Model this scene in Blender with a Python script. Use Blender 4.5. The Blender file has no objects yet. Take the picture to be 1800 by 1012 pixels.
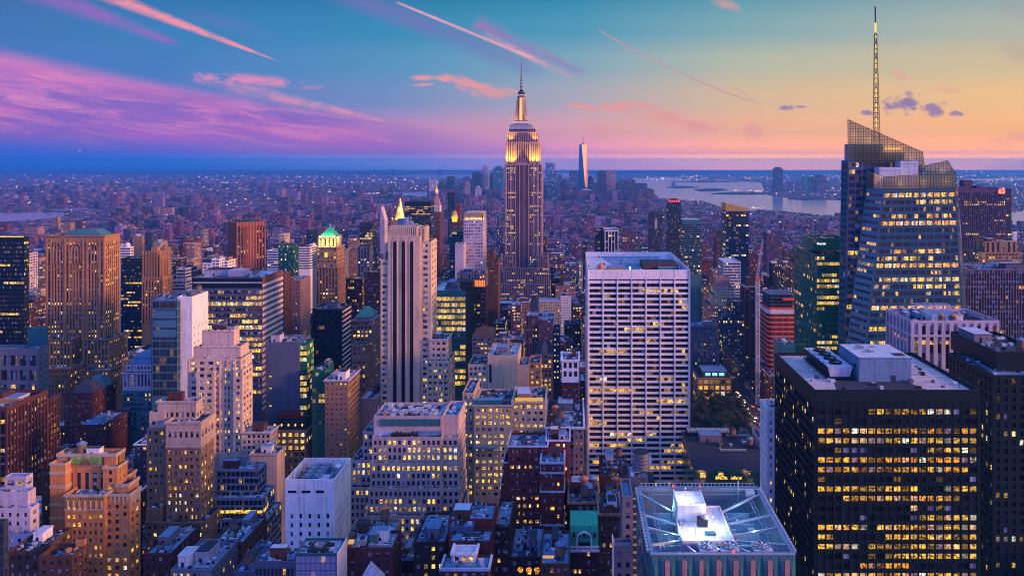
import bpy, math, random
import numpy as np
from mathutils import Vector
# ------------------------------------------------------------------ camera, sky, sun, exposure
F, CX, CY, CAM = 1300.0, 1010.0, 288.0, 260.0        # focal length / vanishing point of the avenues, metres of eye height
SUN_AZ, SUN_EL = math.radians(106), math.radians(13)
SC = bpy.context.scene
COL = SC.collection
cam = bpy.data.cameras.new("camera")
cam.sensor_width = 36; cam.lens = 36 * F / 1800
cam.shift_x = (900 - CX) / 1800
cam.shift_y = (CY - 506) / 1800
cam.clip_start = 1; cam.clip_end = 200000
co = bpy.data.objects.new("camera", cam); COL.objects.link(co)
co.location = (0, 0, CAM); co.rotation_euler = (math.pi / 2, 0, 0)
SC.camera = co
SC.view_settings.view_transform = 'Standard'; SC.view_settings.look = 'None'
SC.view_settings.exposure = 0.0; SC.view_settings.gamma = 1
SC.render.engine = 'CYCLES'
cy = SC.cycles
cy.use_denoising = True
try: cy.denoiser = 'OPENIMAGEDENOISE'; cy.denoising_prefilter = 'ACCURATE'
except Exception: pass
cy.max_bounces = 5; cy.diffuse_bounces = 1; cy.glossy_bounces = 2; cy.transparent_max_bounces = 12; cy.transmission_bounces = 3
cy.volume_bounces = 3
cy.sample_clamp_indirect = 4.0
cy.caustics_reflective = False; cy.caustics_refractive = False
cy.pixel_filter_type = 'BLACKMAN_HARRIS'; cy.filter_width = 1.1
SC.render.use_persistent_data = False

sun = bpy.data.lights.new("sun", 'SUN'); sun.energy = 5.6; sun.angle = math.radians(10); sun.color = (1.0, 0.42, 0.20)
so = bpy.data.objects.new("sun", sun); COL.objects.link(so)
sd = Vector((math.sin(SUN_AZ) * math.cos(SUN_EL), math.cos(SUN_AZ) * math.cos(SUN_EL), math.sin(SUN_EL)))
so.rotation_euler = (-sd).to_track_quat('-Z', 'Y').to_euler()
so.location = sd * 3000

def lin(c):
    return tuple(((v / 255) / 12.92 if v / 255 <= 0.04045 else ((v / 255 + 0.055) / 1.055) ** 2.4) for v in c)

class E:
    """tiny expression builder for shader math"""
    nt = None
    def __init__(s, v): s.v = v
    @staticmethod
    def op(o, *a, clamp=False):
        n = E.nt.nodes.new('ShaderNodeMath'); n.operation = o; n.use_clamp = clamp
        for i, x in enumerate(a):
            x = x.v if isinstance(x, E) else x
            if isinstance(x, (int, float)): n.inputs[i].default_value = x
            else: E.nt.links.new(x, n.inputs[i])
        return E(n.outputs[0])
    def __add__(s, o): return E.op('ADD', s, o)
    def __radd__(s, o): return E.op('ADD', o, s)
    def __sub__(s, o): return E.op('SUBTRACT', s, o)
    def __rsub__(s, o): return E.op('SUBTRACT', o, s)
    def __mul__(s, o): return E.op('MULTIPLY', s, o)
    def __rmul__(s, o): return E.op('MULTIPLY', o, s)
    def __truediv__(s, o): return E.op('DIVIDE', s, o)
def emax(a, b): return E.op('MAXIMUM', a, b)
def emin(a, b): return E.op('MINIMUM', a, b)
def sat(a): return E.op('ADD', a, 0.0, clamp=True)
def sstep(x, a, b):
    n = E.nt.nodes.new('ShaderNodeMapRange'); n.interpolation_type = 'SMOOTHSTEP'
    E.nt.links.new(x.v, n.inputs['Value']); n.inputs['From Min'].default_value = a; n.inputs['From Max'].default_value = b
    return E(n.outputs['Result'])
def mixc(f, a, b, blend='MIX'):
    n = E.nt.nodes.new('ShaderNodeMix'); n.data_type = 'RGBA'; n.blend_type = blend; n.clamp_factor = True
    for k, x in ((0, f), (6, a), (7, b)):
        x = x.v if isinstance(x, E) else x
        if isinstance(x, (int, float)): n.inputs[k].default_value = x
        elif isinstance(x, tuple): n.inputs[k].default_value = (*x[:3], 1)
        else: E.nt.links.new(x, n.inputs[k])
    return E(n.outputs[2])
def noise(vec, scale, detail=4, rough=0.55, dist=0.0):
    n = E.nt.nodes.new('ShaderNodeTexNoise'); n.inputs['Scale'].default_value = scale
    n.inputs['Detail'].default_value = detail; n.inputs['Roughness'].default_value = rough; n.inputs['Distortion'].default_value = dist
    if vec is not None: E.nt.links.new(vec.v, n.inputs['Vector'])
    return E(n.outputs['Fac'])
def comb(x, y, z=0.0):
    n = E.nt.nodes.new('ShaderNodeCombineXYZ')
    for i, a in enumerate((x, y, z)):
        a = a.v if isinstance(a, E) else a
        if isinstance(a, (int, float)): n.inputs[i].default_value = a
        else: E.nt.links.new(a, n.inputs[i])
    return E(n.outputs[0])
def ramp(x, stops, interp='LINEAR'):
    n = E.nt.nodes.new('ShaderNodeValToRGB'); cr = n.color_ramp; cr.interpolation = interp
    stops = sorted(stops)
    while len(cr.elements) > len(stops): cr.elements.remove(cr.elements[-1])
    while len(cr.elements) < len(stops): cr.elements.new(0.5)
    for e, (p, c) in zip(cr.elements, stops): e.position = min(max(p, 0), 1)
    for e, (p, c) in zip(cr.elements, stops): e.position = min(max(p, 0), 1); e.color = (*c[:3], 1)
    E.nt.links.new(x.v, n.inputs[0]); return E(n.outputs[0])

# --- world: a dusk sky, colours by compass direction and height, clouds and contrails by direction
W = bpy.data.worlds.new("World"); SC.world = W; W.use_nodes = True
nt = W.node_tree; nt.nodes.clear(); E.nt = nt
tc = nt.nodes.new('ShaderNodeTexCoord')
sp = nt.nodes.new('ShaderNodeSeparateXYZ'); nt.links.new(tc.outputs['Generated'], sp.inputs[0])
dx, dy, dz = (E(sp.outputs[i]) for i in range(3))
hor = E.op('SQRT', dx * dx + dy * dy + 1e-6)
wv = emax(dy, hor * 0.45)
V = dz / wv                                           # height above the horizon
U = dx / wv
az = E.op('ARCTAN2', dx, dy) * (1 / (2 * math.pi)) + 0.5
def azp(px): return math.atan((px - CX) / F) / (2 * math.pi) + 0.5
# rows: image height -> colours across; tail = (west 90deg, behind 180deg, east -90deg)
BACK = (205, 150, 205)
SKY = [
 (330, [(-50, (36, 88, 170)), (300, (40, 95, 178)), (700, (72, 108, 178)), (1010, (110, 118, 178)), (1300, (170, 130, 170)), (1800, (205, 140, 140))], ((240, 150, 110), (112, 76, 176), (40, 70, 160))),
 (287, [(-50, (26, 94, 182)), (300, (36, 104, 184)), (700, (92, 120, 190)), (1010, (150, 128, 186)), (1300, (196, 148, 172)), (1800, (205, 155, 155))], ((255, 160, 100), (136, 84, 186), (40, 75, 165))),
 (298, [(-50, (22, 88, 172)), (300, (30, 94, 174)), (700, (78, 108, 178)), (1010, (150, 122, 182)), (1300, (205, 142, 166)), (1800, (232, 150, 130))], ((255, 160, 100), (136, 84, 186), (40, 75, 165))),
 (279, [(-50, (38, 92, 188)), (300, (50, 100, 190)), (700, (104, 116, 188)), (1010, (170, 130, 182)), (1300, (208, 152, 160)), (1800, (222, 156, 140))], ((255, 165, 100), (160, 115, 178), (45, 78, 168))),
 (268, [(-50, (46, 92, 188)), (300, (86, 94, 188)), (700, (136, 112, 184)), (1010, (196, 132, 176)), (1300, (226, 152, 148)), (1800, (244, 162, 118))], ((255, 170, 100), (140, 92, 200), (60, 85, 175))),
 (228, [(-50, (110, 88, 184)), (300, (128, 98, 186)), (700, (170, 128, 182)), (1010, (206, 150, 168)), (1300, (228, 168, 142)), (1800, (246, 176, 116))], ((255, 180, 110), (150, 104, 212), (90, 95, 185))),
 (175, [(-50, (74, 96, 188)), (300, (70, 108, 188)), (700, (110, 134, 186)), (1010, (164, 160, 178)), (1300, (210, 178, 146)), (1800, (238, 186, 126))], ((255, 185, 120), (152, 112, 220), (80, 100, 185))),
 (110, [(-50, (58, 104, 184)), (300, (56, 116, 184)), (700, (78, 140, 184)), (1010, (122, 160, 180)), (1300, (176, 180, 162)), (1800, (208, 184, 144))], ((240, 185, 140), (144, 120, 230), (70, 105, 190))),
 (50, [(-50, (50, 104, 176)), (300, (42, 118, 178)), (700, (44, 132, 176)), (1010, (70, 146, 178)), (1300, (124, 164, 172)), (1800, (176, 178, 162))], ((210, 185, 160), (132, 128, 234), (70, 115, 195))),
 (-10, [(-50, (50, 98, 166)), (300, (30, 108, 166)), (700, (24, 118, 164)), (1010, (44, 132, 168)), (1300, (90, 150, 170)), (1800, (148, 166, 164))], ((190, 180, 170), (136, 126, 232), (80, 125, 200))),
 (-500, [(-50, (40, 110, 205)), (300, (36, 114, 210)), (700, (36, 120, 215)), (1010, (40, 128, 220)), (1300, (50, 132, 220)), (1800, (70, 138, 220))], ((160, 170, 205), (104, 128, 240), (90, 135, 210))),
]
SKY.sort(key=lambda r: -r[0])
HAZE_D, HAZE_TOP, HAZE_FAR, HAZE_C = 7.0e-5, 462.0, 31000.0, lin((44, 88, 168))
def behind_haze(c, py):
    """the sky seen through the haze layer: brightness beyond it that arrives as colour c"""
    v = (CY - py) / F
    T = math.exp(-HAZE_D * min(HAZE_FAR, (HAZE_TOP - CAM) / max(v, 1e-4)))
    return tuple(min(6.0, max(0.0, (a - h * (1 - T)) / T)) for a, h in zip(c, HAZE_C))
vs = [(CY - r[0]) / F for r in SKY]
rows = []
for py, cols, (cw, cb, ce) in SKY:
    st = [(azp(p), behind_haze(lin(c), py)) for p, c in cols]
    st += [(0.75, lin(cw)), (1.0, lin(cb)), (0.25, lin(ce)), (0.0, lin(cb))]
    rows.append(ramp(az, st))
sky = rows[0]
for i in range(1, len(rows)):
    sky = mixc(sstep(V, vs[i - 1], vs[i]), sky, rows[i])
ipx = U * F + CX                                       # direction expressed on the plane in front of the eye
ipy = CY - V * F
fx = comb(ipx * 0.0009, ipy * 0.0052 - ipx * 0.0007)   # streaky cloud grain, leaning down to the right
grain = noise(fx, 2.6, 6, 0.6, 0.4)
grain2 = noise(comb(ipx * 0.003, ipy * 0.013 - ipx * 0.0016), 3.0, 5, 0.6, 0.3)
grain3 = noise(comb(ipx * 0.011 + grain * 1.2, ipy * 0.034 - ipx * 0.006), 1.6, 6, 0.62, 0.8)
front = sstep(dy, 0.15, 0.4)
def layer(mask, col):
    global sky
    sky = mixc(sat(mask * front), sky, col)
def streak(p, q, w0, w1, soft=1.0, bend=0.0):
    (x0, y0), (x1, y1) = p, q
    L2 = (x1 - x0) ** 2 + (y1 - y0) ** 2; L = math.sqrt(L2)
    ax, ay = ipx - x0, ipy - y0
    t = (ax * ((x1 - x0) / L2)) + (ay * ((y1 - y0) / L2))
    d = (ax * (-(y1 - y0) / L)) + (ay * ((x1 - x0) / L))
    if bend: d = d - (t * (1 - t)) * bend
    tc_ = sat(t)
    wd = tc_ * (w1 - w0) + w0
    m = 1 - sstep(E.op('ABSOLUTE', d) / wd, 1 - soft, 1.0)
    ends = sstep(t, -0.02, 0.06) * (1 - sstep(t, 0.9, 1.03))
    return m * ends
def blob(x, y, rx, ry, tilt=0.0, soft=1.0):
    a = (ipx - x) / rx; b = (ipy - y - (ipx - x) * tilt) / ry
    return 1 - sstep(E.op('SQRT', a * a + b * b), 1 - soft, 1.0)
g1 = sstep(grain, 0.36, 0.66); g2 = sstep(grain2, 0.35, 0.62); g3 = sstep(grain3, 0.40, 0.60)
# the broad magenta band
top = ipy - (104 + ipx * 0.155)
bot = (236 + ipx * 0.052) - ipy
band = sstep(top, -6, 26) * sstep(bot, -26, 40) * (1 - sstep(ipx, 560, 900) * 0.85)
layer(band * (0.62 + 0.38 * g1), lin((150, 84, 190)))
layer(band * sstep(bot, 10, 100) * (0.15 + 0.6 * g1 + 0.25 * g3), lin((205, 108, 190)))
layer(streak((-60, 108), (470, 196), 44, 20) * (0.45 + 0.55 * g1), lin((232, 120, 184)))
layer(streak((120, 178), (720, 262), 30, 16) * g1 * 0.7, lin((218, 108, 190)))
layer(blob(330, 238, 190, 26, 0.03) * (0.3 + 0.7 * g1), lin((196, 92, 196)))
layer(blob(20, 190, 60, 12) * 0.8, lin((214, 84, 176)))
layer(blob(620, 258, 420, 22, 0.03) * (0.2 + 0.6 * g1), lin((186, 108, 190)))
layer(streak((290, 126), (690, 216), 26, 4, 1.0) * sstep(ipx, 300, 520) * (0.35 + 0.65 * g3) * 0.85, lin((236, 144, 176)))
layer(streak((340, 134), (570, 150), 17, 12) * g3, lin((228, 134, 180)))
layer(blob(820, 235, 330, 30, 0.02) * g1 * 0.55, lin((226, 146, 172)))
wisp = sstep(noise(comb(ipx * 0.0035, (ipy - ipx * 0.13) * 0.028), 1.7, 7, 0.68, 0.6), 0.42, 0.66)
layer(band * wisp * 0.7, lin((236, 136, 188)))
layer(band * (1 - wisp) * sstep(bot, 0, 70) * 0.45, lin((104, 84, 188)))
# contrails
layer(streak((40, -22), (320, 80), 34, 8) * (0.5 + 0.5 * g2) * 0.85, lin((150, 92, 182)))
layer(streak((150, -22), (484, 106), 18, 2.2, 0.8) * (0.45 + 0.55 * g3), lin((240, 142, 160)))
layer(blob(400, 45, 120, 26, 0.25) * g1 * 0.5, lin((128, 98, 184)))
layer(streak((560, -30), (960, 130), 34, 26, 1.0) * (0.35 + 0.65 * g1) * 0.85, lin((112, 108, 178)))
layer(streak((830, 40), (1030, 132), 26, 14, 1.0) * (0.4 + 0.6 * g3), lin((150, 118, 178)))
layer(streak((850, 58), (1010, 140), 8, 9, 1.0) * (.3 + .7 * g3), lin((214, 150, 176)))
layer(streak((696, 4), (944, 106), 3.2, 4.5, 0.8) * (0.6 + 0.4 * g2), lin((240, 166, 178)))
layer(streak((1050, 52), (1330, 182), 3.5, 3.0, 1.0, 34) * 0.6, lin((200, 138, 160)))
layer(streak((1292, 154), (1330, 180), 1.6, 1.2, 1.0) * 0.6, lin((178, 140, 160)))
# peach puffs and wisps
for x, y, rx, ry, t, a in ((742, 138, 22, 5, -.05, .9), (745, 149, 20, 3, -.05, .8), (782, 138, 14, 6, 0, .9), (826, 150, 38, 10, .22, .85), (872, 165, 40, 8, -.1, .7),
                           (1085, 188, 70, 9, -.05, .7), (1020, 186, 24, 5, 0, .5), (1160, 206, 46, 10, .08, .75), (1220, 222, 46, 10, .02, .7), (1325, 228, 18, 15, -.3, .7), (1052, 232, 16, 10, .1, .6),
                           (1580, 132, 14, 6, .4, .6), (1662, 158, 22, 6, .1, .4), (1760, 300, 60, 14, -.2, .3), (1280, 8, 30, 10, .4, .5), (1790, 245, 60, 12, -.1, .35)):
    bl = blob(x, y, rx * 2.0, ry * 2.2, t); layer(sstep(bl + (grain3 - 0.5) * 2.4, 0.15, 1.25) * sstep(bl, 0.0, 0.4) * a, lin((246, 150, 140)))
gp = noise(comb(ipx * 0.022, ipy * 0.03), 2.0, 6, 0.65, 0.3)
for x, y, rx, ry in ((1582, 186, 30, 15), (1600, 178, 18, 15), (1640, 192, 24, 13), (1524, 199, 14, 5), (1684, 199, 16, 6), (1380, 189, 18, 4), (1408, 188, 12, 3)):
    bl = blob(x, y, rx * 1.8, ry * 1.8); layer(sstep(bl + (gp - 0.5) * 2.6, 0.25, 0.95) * sstep(bl, 0.0, 0.35) * 0.9, lin((154, 116, 160)))
layer(blob(1785, 55, 60, 80, 0.3) * g1 * 0.55, lin((150, 128, 140)))
layer(blob(140.5, 266, 2.4, 2.4), (1.0, 0.95, 0.9))     # evening star
# dome brightness: extra gain added overhead and behind the eye to light building fronts
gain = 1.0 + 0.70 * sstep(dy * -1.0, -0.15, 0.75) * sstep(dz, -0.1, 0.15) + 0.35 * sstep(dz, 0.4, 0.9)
nish = nt.nodes.new('ShaderNodeTexSky'); nish.sky_type = 'NISHITA'; nish.sun_disc = False
nish.sun_elevation = SUN_EL; nish.sun_rotation = SUN_AZ; nish.air_density = 1.0; nish.dust_density = 1.5
bg1 = nt.nodes.new('ShaderNodeBackground'); bg2 = nt.nodes.new('ShaderNodeBackground')
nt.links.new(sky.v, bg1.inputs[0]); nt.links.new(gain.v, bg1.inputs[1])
nt.links.new(nish.outputs[0], bg2.inputs[0]); bg2.inputs[1].default_value = 0.0
add = nt.nodes.new('ShaderNodeAddShader'); nt.links.new(bg1.outputs[0], add.inputs[0]); nt.links.new(bg2.outputs[0], add.inputs[1])
wo = nt.nodes.new('ShaderNodeOutputWorld'); nt.links.new(add.outputs[0], wo.inputs[0])
bg2.inputs[1].default_value = 0.01
W.cycles.sampling_method = 'MANUAL'; W.cycles.sample_map_resolution = 512
# ------------------------------------------------------------------ materials
MATS = {}
def newmat(name):
    m = bpy.data.materials.new(name); m.use_nodes = True
    nt = m.node_tree; E.nt = nt
    b = nt.nodes['Principled BSDF']; MATS[name] = m
    return m, nt, b
def geo():
    return E(E.nt.nodes.new('ShaderNodeNewGeometry').outputs['Position'])
def sepv(v):
    s = E.nt.nodes.new('ShaderNodeSeparateXYZ'); E.nt.links.new(v.v, s.inputs[0]); return [E(o) for o in s.outputs]
def wall(name, col, rough=0.85, var=0.26, stain=0.34, metal=0.0, spec=0.3):
    """masonry: broad tone patches, rain streaks running down, fine grain"""
    m, nt, b = newmat(name)
    p = geo(); x, y, z = sepv(p)
    n1 = noise(p, 0.05, 3); n2 = noise(comb(x * 0.9, y * 0.9, z * 0.05), 1.0, 3); n3 = noise(p, 1.3, 2, 0.7); n4 = noise(comb(x * .35, y * .35, z * .8), 1.0, 2, 0.6)
    k = 1 + (n1 - 0.5) * (2 * var) + (n3 - 0.5) * (1.6 * var) + (n4 - 0.5) * (1.8 * var) - sstep(n2, 0.48, 0.72) * stain
    c = mixc(1.0, col, comb(k, k, k), 'MULTIPLY')
    nt.links.new(c.v, b.inputs['Base Color'])
    b.inputs['Roughness'].default_value = rough; b.inputs['Metallic'].default_value = metal
    b.inputs['Specular IOR Level'].default_value = spec
    return m
def glossy(name, col, rough=0.15, metal=0.0, spec=0.6, bump=0.0, scale=0.3):
    m, nt, b = newmat(name)
    p = geo(); n1 = noise(p, scale, 2)
    k = 0.8 + n1 * 0.4
    nt.links.new(mixc(1.0, col, comb(k, k, k), 'MULTIPLY').v, b.inputs['Base Color'])
    b.inputs['Roughness'].default_value = rough; b.inputs['Metallic'].default_value = metal
    b.inputs['Specular IOR Level'].default_value = spec
    if bump:
        bn = nt.nodes.new('ShaderNodeBump'); bn.inputs['Strength'].default_value = bump; bn.inputs['Distance'].default_value = 0.3
        nt.links.new(noise(p, scale * 0.7, 2).v, bn.inputs['Height']); nt.links.new(bn.outputs[0], b.inputs['Normal'])
    return m
def emis(name, col, s):
    m, nt, b = newmat(name)
    b.inputs['Base Color'].default_value = (0.02, 0.02, 0.02, 1)
    b.inputs['Emission Color'].default_value = (*col, 1); b.inputs['Emission Strength'].default_value = s
    m.cycles.emission_sampling = 'NONE'
    return m
def attr_node(nt, n):
    a = nt.nodes.new('ShaderNodeAttribute'); a.attribute_name = n; return a
def panemat(name, glass=(0.012, 0.018, 0.03), k=1.8, rough=0.12, spec=0.55, warm=1.0):
    """a pane: dark glass, drawn blind, or a lit room behind it; face attribute cell = lit, tone, blind, random"""
    m, nt, b = newmat(name)
    a = attr_node(nt, 'cell'); s = nt.nodes.new('ShaderNodeSeparateColor'); nt.links.new(a.outputs['Color'], s.inputs[0])
    lit, tone, blind = (E(s.outputs[i]) for i in range(3))
    p = geo(); x, y, z = sepv(p)
    n = noise(comb(x, y, z * 1.5), 0.75, 2, 0.6); nf = noise(p, 2.2, 1)
    room = sstep(n, 0.38, 0.58) * 0.85 + 0.06 + sstep(nf, 0.5, 0.7) * 0.3
    col = ramp(tone, [(0, (1.0, 0.30, 0.02)), (0.35, (1.0, 0.50, 0.045)), (0.7, (1.0, 0.60, 0.09)), (0.9, (1.0, 0.80, 0.40)), (1.0, (0.75, 0.9, 1.0))])
    base = mixc(blind, glass, (0.42, 0.43, 0.50))
    nt.links.new(base.v, b.inputs['Base Color'])
    nt.links.new(col.v, b.inputs['Emission Color'])
    nt.links.new((lit * room * k).v, b.inputs['Emission Strength'])
    b.inputs['Roughness'].default_value = rough
    b.inputs['Specular IOR Level'].default_value = spec
    bn = nt.nodes.new('ShaderNodeBump'); bn.inputs['Strength'].default_value = 0.12; bn.inputs['Distance'].default_value = 0.5
    nt.links.new(noise(p, 0.22, 1).v, bn.inputs['Height']); nt.links.new(bn.outputs[0], b.inputs['Normal'])
    m.cycles.emission_sampling = 'NONE'
    return m
PANE = panemat('pane_dark'); PANE_B = panemat('pane_blue', (0.008, 0.025, 0.05), rough=0.08, spec=0.5)
PANE_G = panemat('pane_green', (0.008, 0.085, 0.055), rough=0.08, spec=0.6, k=1.5)
PANE_K = panemat('pane_black', (0.004, 0.005, 0.008), rough=0.1, spec=0.2, k=1.35)
PANE_L = panemat('pane_lilac', (0.22, 0.24, 0.42), rough=0.1, spec=0.8)
for n_, c_ in dict(brick_orange=(.62, .25, .085), brown=(.11, .05, .032), tan=(.34, .20, .11), cream=(.52, .42, .30), white=(.82, .79, .84), lilac=(.48, .43, .55),
                   grey=(.18, .18, .23), bluegrey=(.085, .11, .19), darkbrown=(.045, .023, .02), red=(.17, .03, .028), redbrown=(.085, .028, .03), pink=(.36, .21, .20),
                   beige=(.47, .40, .38), navy=(.028, .042, .075), purple=(.10, .055, .12), copper=(.05, .26, .22), limestone=(.62, .48, .35), slate=(.04, .048, .07),
                   teal=(.05, .17, .20), gravel=(.55, .45, .47), tar=(.03, .036, .05), bluefelt=(.13, .25, .42), palefelt=(.48, .54, .66), rust=(.30, .10, .05)).items():
    wall(n_, c_)
wall('black', (.007, .019, .025), 0.5, 0.2, 0.0, spec=.12); wall('iron', (.028, .028, .036), 0.5, spec=.15); wall('verdigris', (.04, .42, .24), 0.7)
wall('gold', (.85, .55, .12), 0.35, metal=0.7); glossy('steel', (.35, .38, .45), 0.35, 0.7); glossy('bright_metal', (.62, .66, .74), 0.3, 0.6)
glossy('glass_blue', (.05, .11, .17), 0.08, 0, 0.9, 0.05); glossy('glass_green', (.012, .14, .085), 0.08, 0, 0.7, 0.05); glossy('glass_teal', (.03, .15, .17), 0.12, 0, 0.8, 0.05)
glossy('glass_sky', (.05, .15, .22), 0.15, 0, 0.7, 0.05); glossy('glass_dark', (.012, .014, .02), 0.08, 0, 0.5, 0.05); glossy('spandrel_blue', (.022, .10, .155), 0.18, 0, 0.45, .04); glossy('spandrel_pale', (.06, .18, .27), 0.3, 0, 0.35)
glossy('sunset_gold_tint', (.95, .55, .20), 0.45, 0.6); glossy('mirror_blue', (.30, .42, .58), 0.15, 1.0, bump=.05)
wall('water_tank_wood', (.20, .12, .08)); wall('roof_orange', (.50, .20, .10)); wall('wood', (.16, .09, .05))
LIT_Y = emis('lamp_yellow', (1, .55, .08), 3.0); LIT_O = emis('lamp_orange', (1, .32, .04), 3.0); LIT_W = emis('lamp_white', (1, .9, .8), 4.0)
LIT_S = emis('lamp_soft', (1, .48, .07), .8); LIT_R = emis('lamp_red', (1, .03, .02), 4.0); LIT_C = emis('lamp_cyan', (.25, .8, 1.0), 1.2); LIT_V = emis('lamp_violet', (.8, .2, 1.0), 3.0)
def M(n): return MATS[n] if isinstance(n, str) else n

# ------------------------------------------------------------------ mesh builder
class MB:
    def __init__(s): s.v, s.f, s.m, s.a, s.any = [], [], [], [], False
    def poly(s, pts, mi=0, cell=None):
        n = len(s.v); s.v += [tuple(p) for p in pts]; s.f.append(tuple(range(n, n + len(pts)))); s.m.append(mi)
        s.a.append(cell or (0, 0, 0, 0)); s.any = s.any or cell is not None
    def box(s, x0, x1, y0, y1, z0, z1, mi=0, top=None, bottom=False, cell=None):
        t = mi if top is None else top
        s.poly([(x0, y0, z0), (x1, y0, z0), (x1, y0, z1), (x0, y0, z1)], mi, cell)
        s.poly([(x1, y0, z0), (x1, y1, z0), (x1, y1, z1), (x1, y0, z1)], mi, cell)
        s.poly([(x1, y1, z0), (x0, y1, z0), (x0, y1, z1), (x1, y1, z1)], mi, cell)
        s.poly([(x0, y1, z0), (x0, y0, z0), (x0, y0, z1), (x0, y1, z1)], mi, cell)
        s.poly([(x0, y0, z1), (x1, y0, z1), (x1, y1, z1), (x0, y1, z1)], t, cell)
        if bottom: s.poly([(x0, y0, z0), (x0, y1, z0), (x1, y1, z0), (x1, y0, z0)], mi, cell)
    def lathe(s, cx, cy, prof, n=16, mi=0, ph=0.0, sq=1.0):
        rings = []
        for r, z in prof:
            rings.append([(cx + r * math.cos(ph + 2 * math.pi * i / n), cy + sq * r * math.sin(ph + 2 * math.pi * i / n), z) for i in range(n)])
        for a, b in zip(rings, rings[1:]):
            for i in range(n):
                j = (i + 1) % n; s.poly([a[i], a[j], b[j], b[i]], mi)
        if prof[-1][0] > 1e-3: s.poly(rings[-1], mi)
    def bar(s, p, q, r, mi=0, n=4):
        p, q = Vector(p), Vector(q); d = (q - p).normalized()
        u = d.cross(Vector((0, 0, 1)));
        if u.length < 1e-3: u = Vector((1, 0, 0))
        u.normalize(); w = d.cross(u)
        k = [(u * math.cos(2 * math.pi * (i + .5) / n) + w * math.sin(2 * math.pi * (i + .5) / n)) * r for i in range(n)]
        for i in range(n):
            j = (i + 1) % n; s.poly([p + k[i], p + k[j], q + k[j], q + k[i]], mi)
        s.poly([p + x for x in k][::-1], mi); s.poly([q + x for x in k], mi)
    def prism(s, base, z0, z1, mi=0, top=None):
        n = len(base)
        for i in range(n):
            j = (i + 1) % n
            s.poly([(*base[i], z0), (*base[j], z0), (*base[j], z1), (*base[i], z1)], mi)
        s.poly([(*p, z1) for p in base], mi if top is None else top)
    def pyramid(s, x0, x1, y0, y1, z0, z1, mi=0, k=0.0):
        cx, cy_ = (x0 + x1) / 2, (y0 + y1) / 2
        b = [(x0, y0), (x1, y0), (x1, y1), (x0, y1)]
        t = [(cx + (x - cx) * k, cy_ + (y - cy_) * k) for x, y in b]
        for i in range(4):
            j = (i + 1) % 4
            if k: s.poly([(*b[i], z0), (*b[j], z0), (*t[j], z1), (*t[i], z1)], mi)
            else: s.poly([(*b[i], z0), (*b[j], z0), (cx, cy_, z1)], mi)
        if k: s.poly([(*p, z1) for p in t], mi)
    def build(s, name, mats, parent=None, smooth=False):
        me = bpy.data.meshes.new(name)
        o0 = parent_loc(parent)
        vv = [(x - o0[0], y - o0[1], z - o0[2]) for x, y, z in s.v] if any(o0) else s.v
        me.from_pydata(vv, [], s.f)
        for m in (mats if isinstance(mats, (list, tuple)) else [mats]): me.materials.append(M(m))
        me.polygons.foreach_set('material_index', s.m)
        if smooth: me.polygons.foreach_set('use_smooth', [True] * len(s.f))
        if s.any:
            at = me.attributes.new('cell', 'FLOAT_COLOR', 'FACE')
            at.data.foreach_set('color', [c for a in s.a for c in a])
        o = bpy.data.objects.new(name, me); COL.objects.link(o)
        if parent is not None: o.parent = parent
        return o
_wl = {}
def parent_loc(p):
    if p is None: return (0, 0, 0)
    return _wl.get(p.name, (0, 0, 0))
def tag(o, label=None, cat=None, group=None, kind=None):
    if label: o['label'] = label
    if cat: o['category'] = cat
    if group: o['group'] = group
    if kind: o['kind'] = kind
    return o
def empty(name, loc):
    o = bpy.data.objects.new(name, None); COL.objects.link(o); o.location = loc; _wl[o.name] = tuple(loc)
    o.empty_display_size = 5; return o

def X(px, Y): return (px - CX) / F * Y
def Z(py, Y): return CAM - (py - CY) / F * Y
def P(px, py, Y): return Vector((X(px, Y), Y, Z(py, Y)))

# ------------------------------------------------------------------ facades
ST = {
 'punch': dict(bay=3.2, fl=3.6, wf=.46, hf=.52, rec=.35, lit=.19, coh=.2, blind=.18),
 'small': dict(bay=2.6, fl=3.4, wf=.42, hf=.46, rec=.3, lit=.14, coh=.2, blind=.18),
 'grid':  dict(bay=2.6, fl=3.5, wf=.60, hf=.60, rec=.4, lit=.22, coh=.4, blind=.15),
 'pair':  dict(bay=4.6, fl=3.6, wf=.66, hf=.50, rec=.3, lit=.20, coh=.2, sub=2, blind=.2),
 'ribbon': dict(bay=6.0, fl=3.7, wf=.985, hf=.50, rec=.25, lit=.16, coh=.7, sub=3, blind=.08),
 'glass': dict(bay=2.4, fl=3.7, wf=.93, hf=.66, rec=.08, lit=.12, coh=.6, blind=.05),
 'pier':  dict(bay=3.0, fl=3.6, wf=.52, hf=.60, rec=.5, lit=.18, coh=.3, vert=True, blind=.15),
 'blank': None,
}
class Lit:
    def __init__(s, rng, p, coh, blind, tone=(.25, .75)):
        s.r, s.p, s.coh, s.bl, s.tone = rng, p, coh, blind, tone; s.row = None; s.prev = None
    def start(s):
        s.rowp = min(.95, s.p * s.r.choice((0.1, 0.4, 0.7, 1.0, 1.4, 2.4))); s.prev = None; s.rt = s.r.uniform(*s.tone)
    def cell(s):
        r = s.r
        if s.prev is not None and r.random() < s.coh: on = s.prev
        else: on = r.random() < s.rowp
        s.prev = on
        if on:
            t = s.rt + r.uniform(-.12, .12)
            if r.random() < .09: t = .93
            return (r.choice((.25, .5, .8, 1.0, 1.2)) * r.uniform(.8, 1.1), min(max(t, 0), .94), 0.0 if r.random() < .8 else .5, r.random())
        if r.random() < s.bl: return (0, .5, r.uniform(.35, 1.0), r.random())
        if r.random() < .06: return (r.uniform(.05, .25), r.uniform(.2, .9), 0, r.random())
        return (0, .5, r.random() * .06, r.random())

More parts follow.
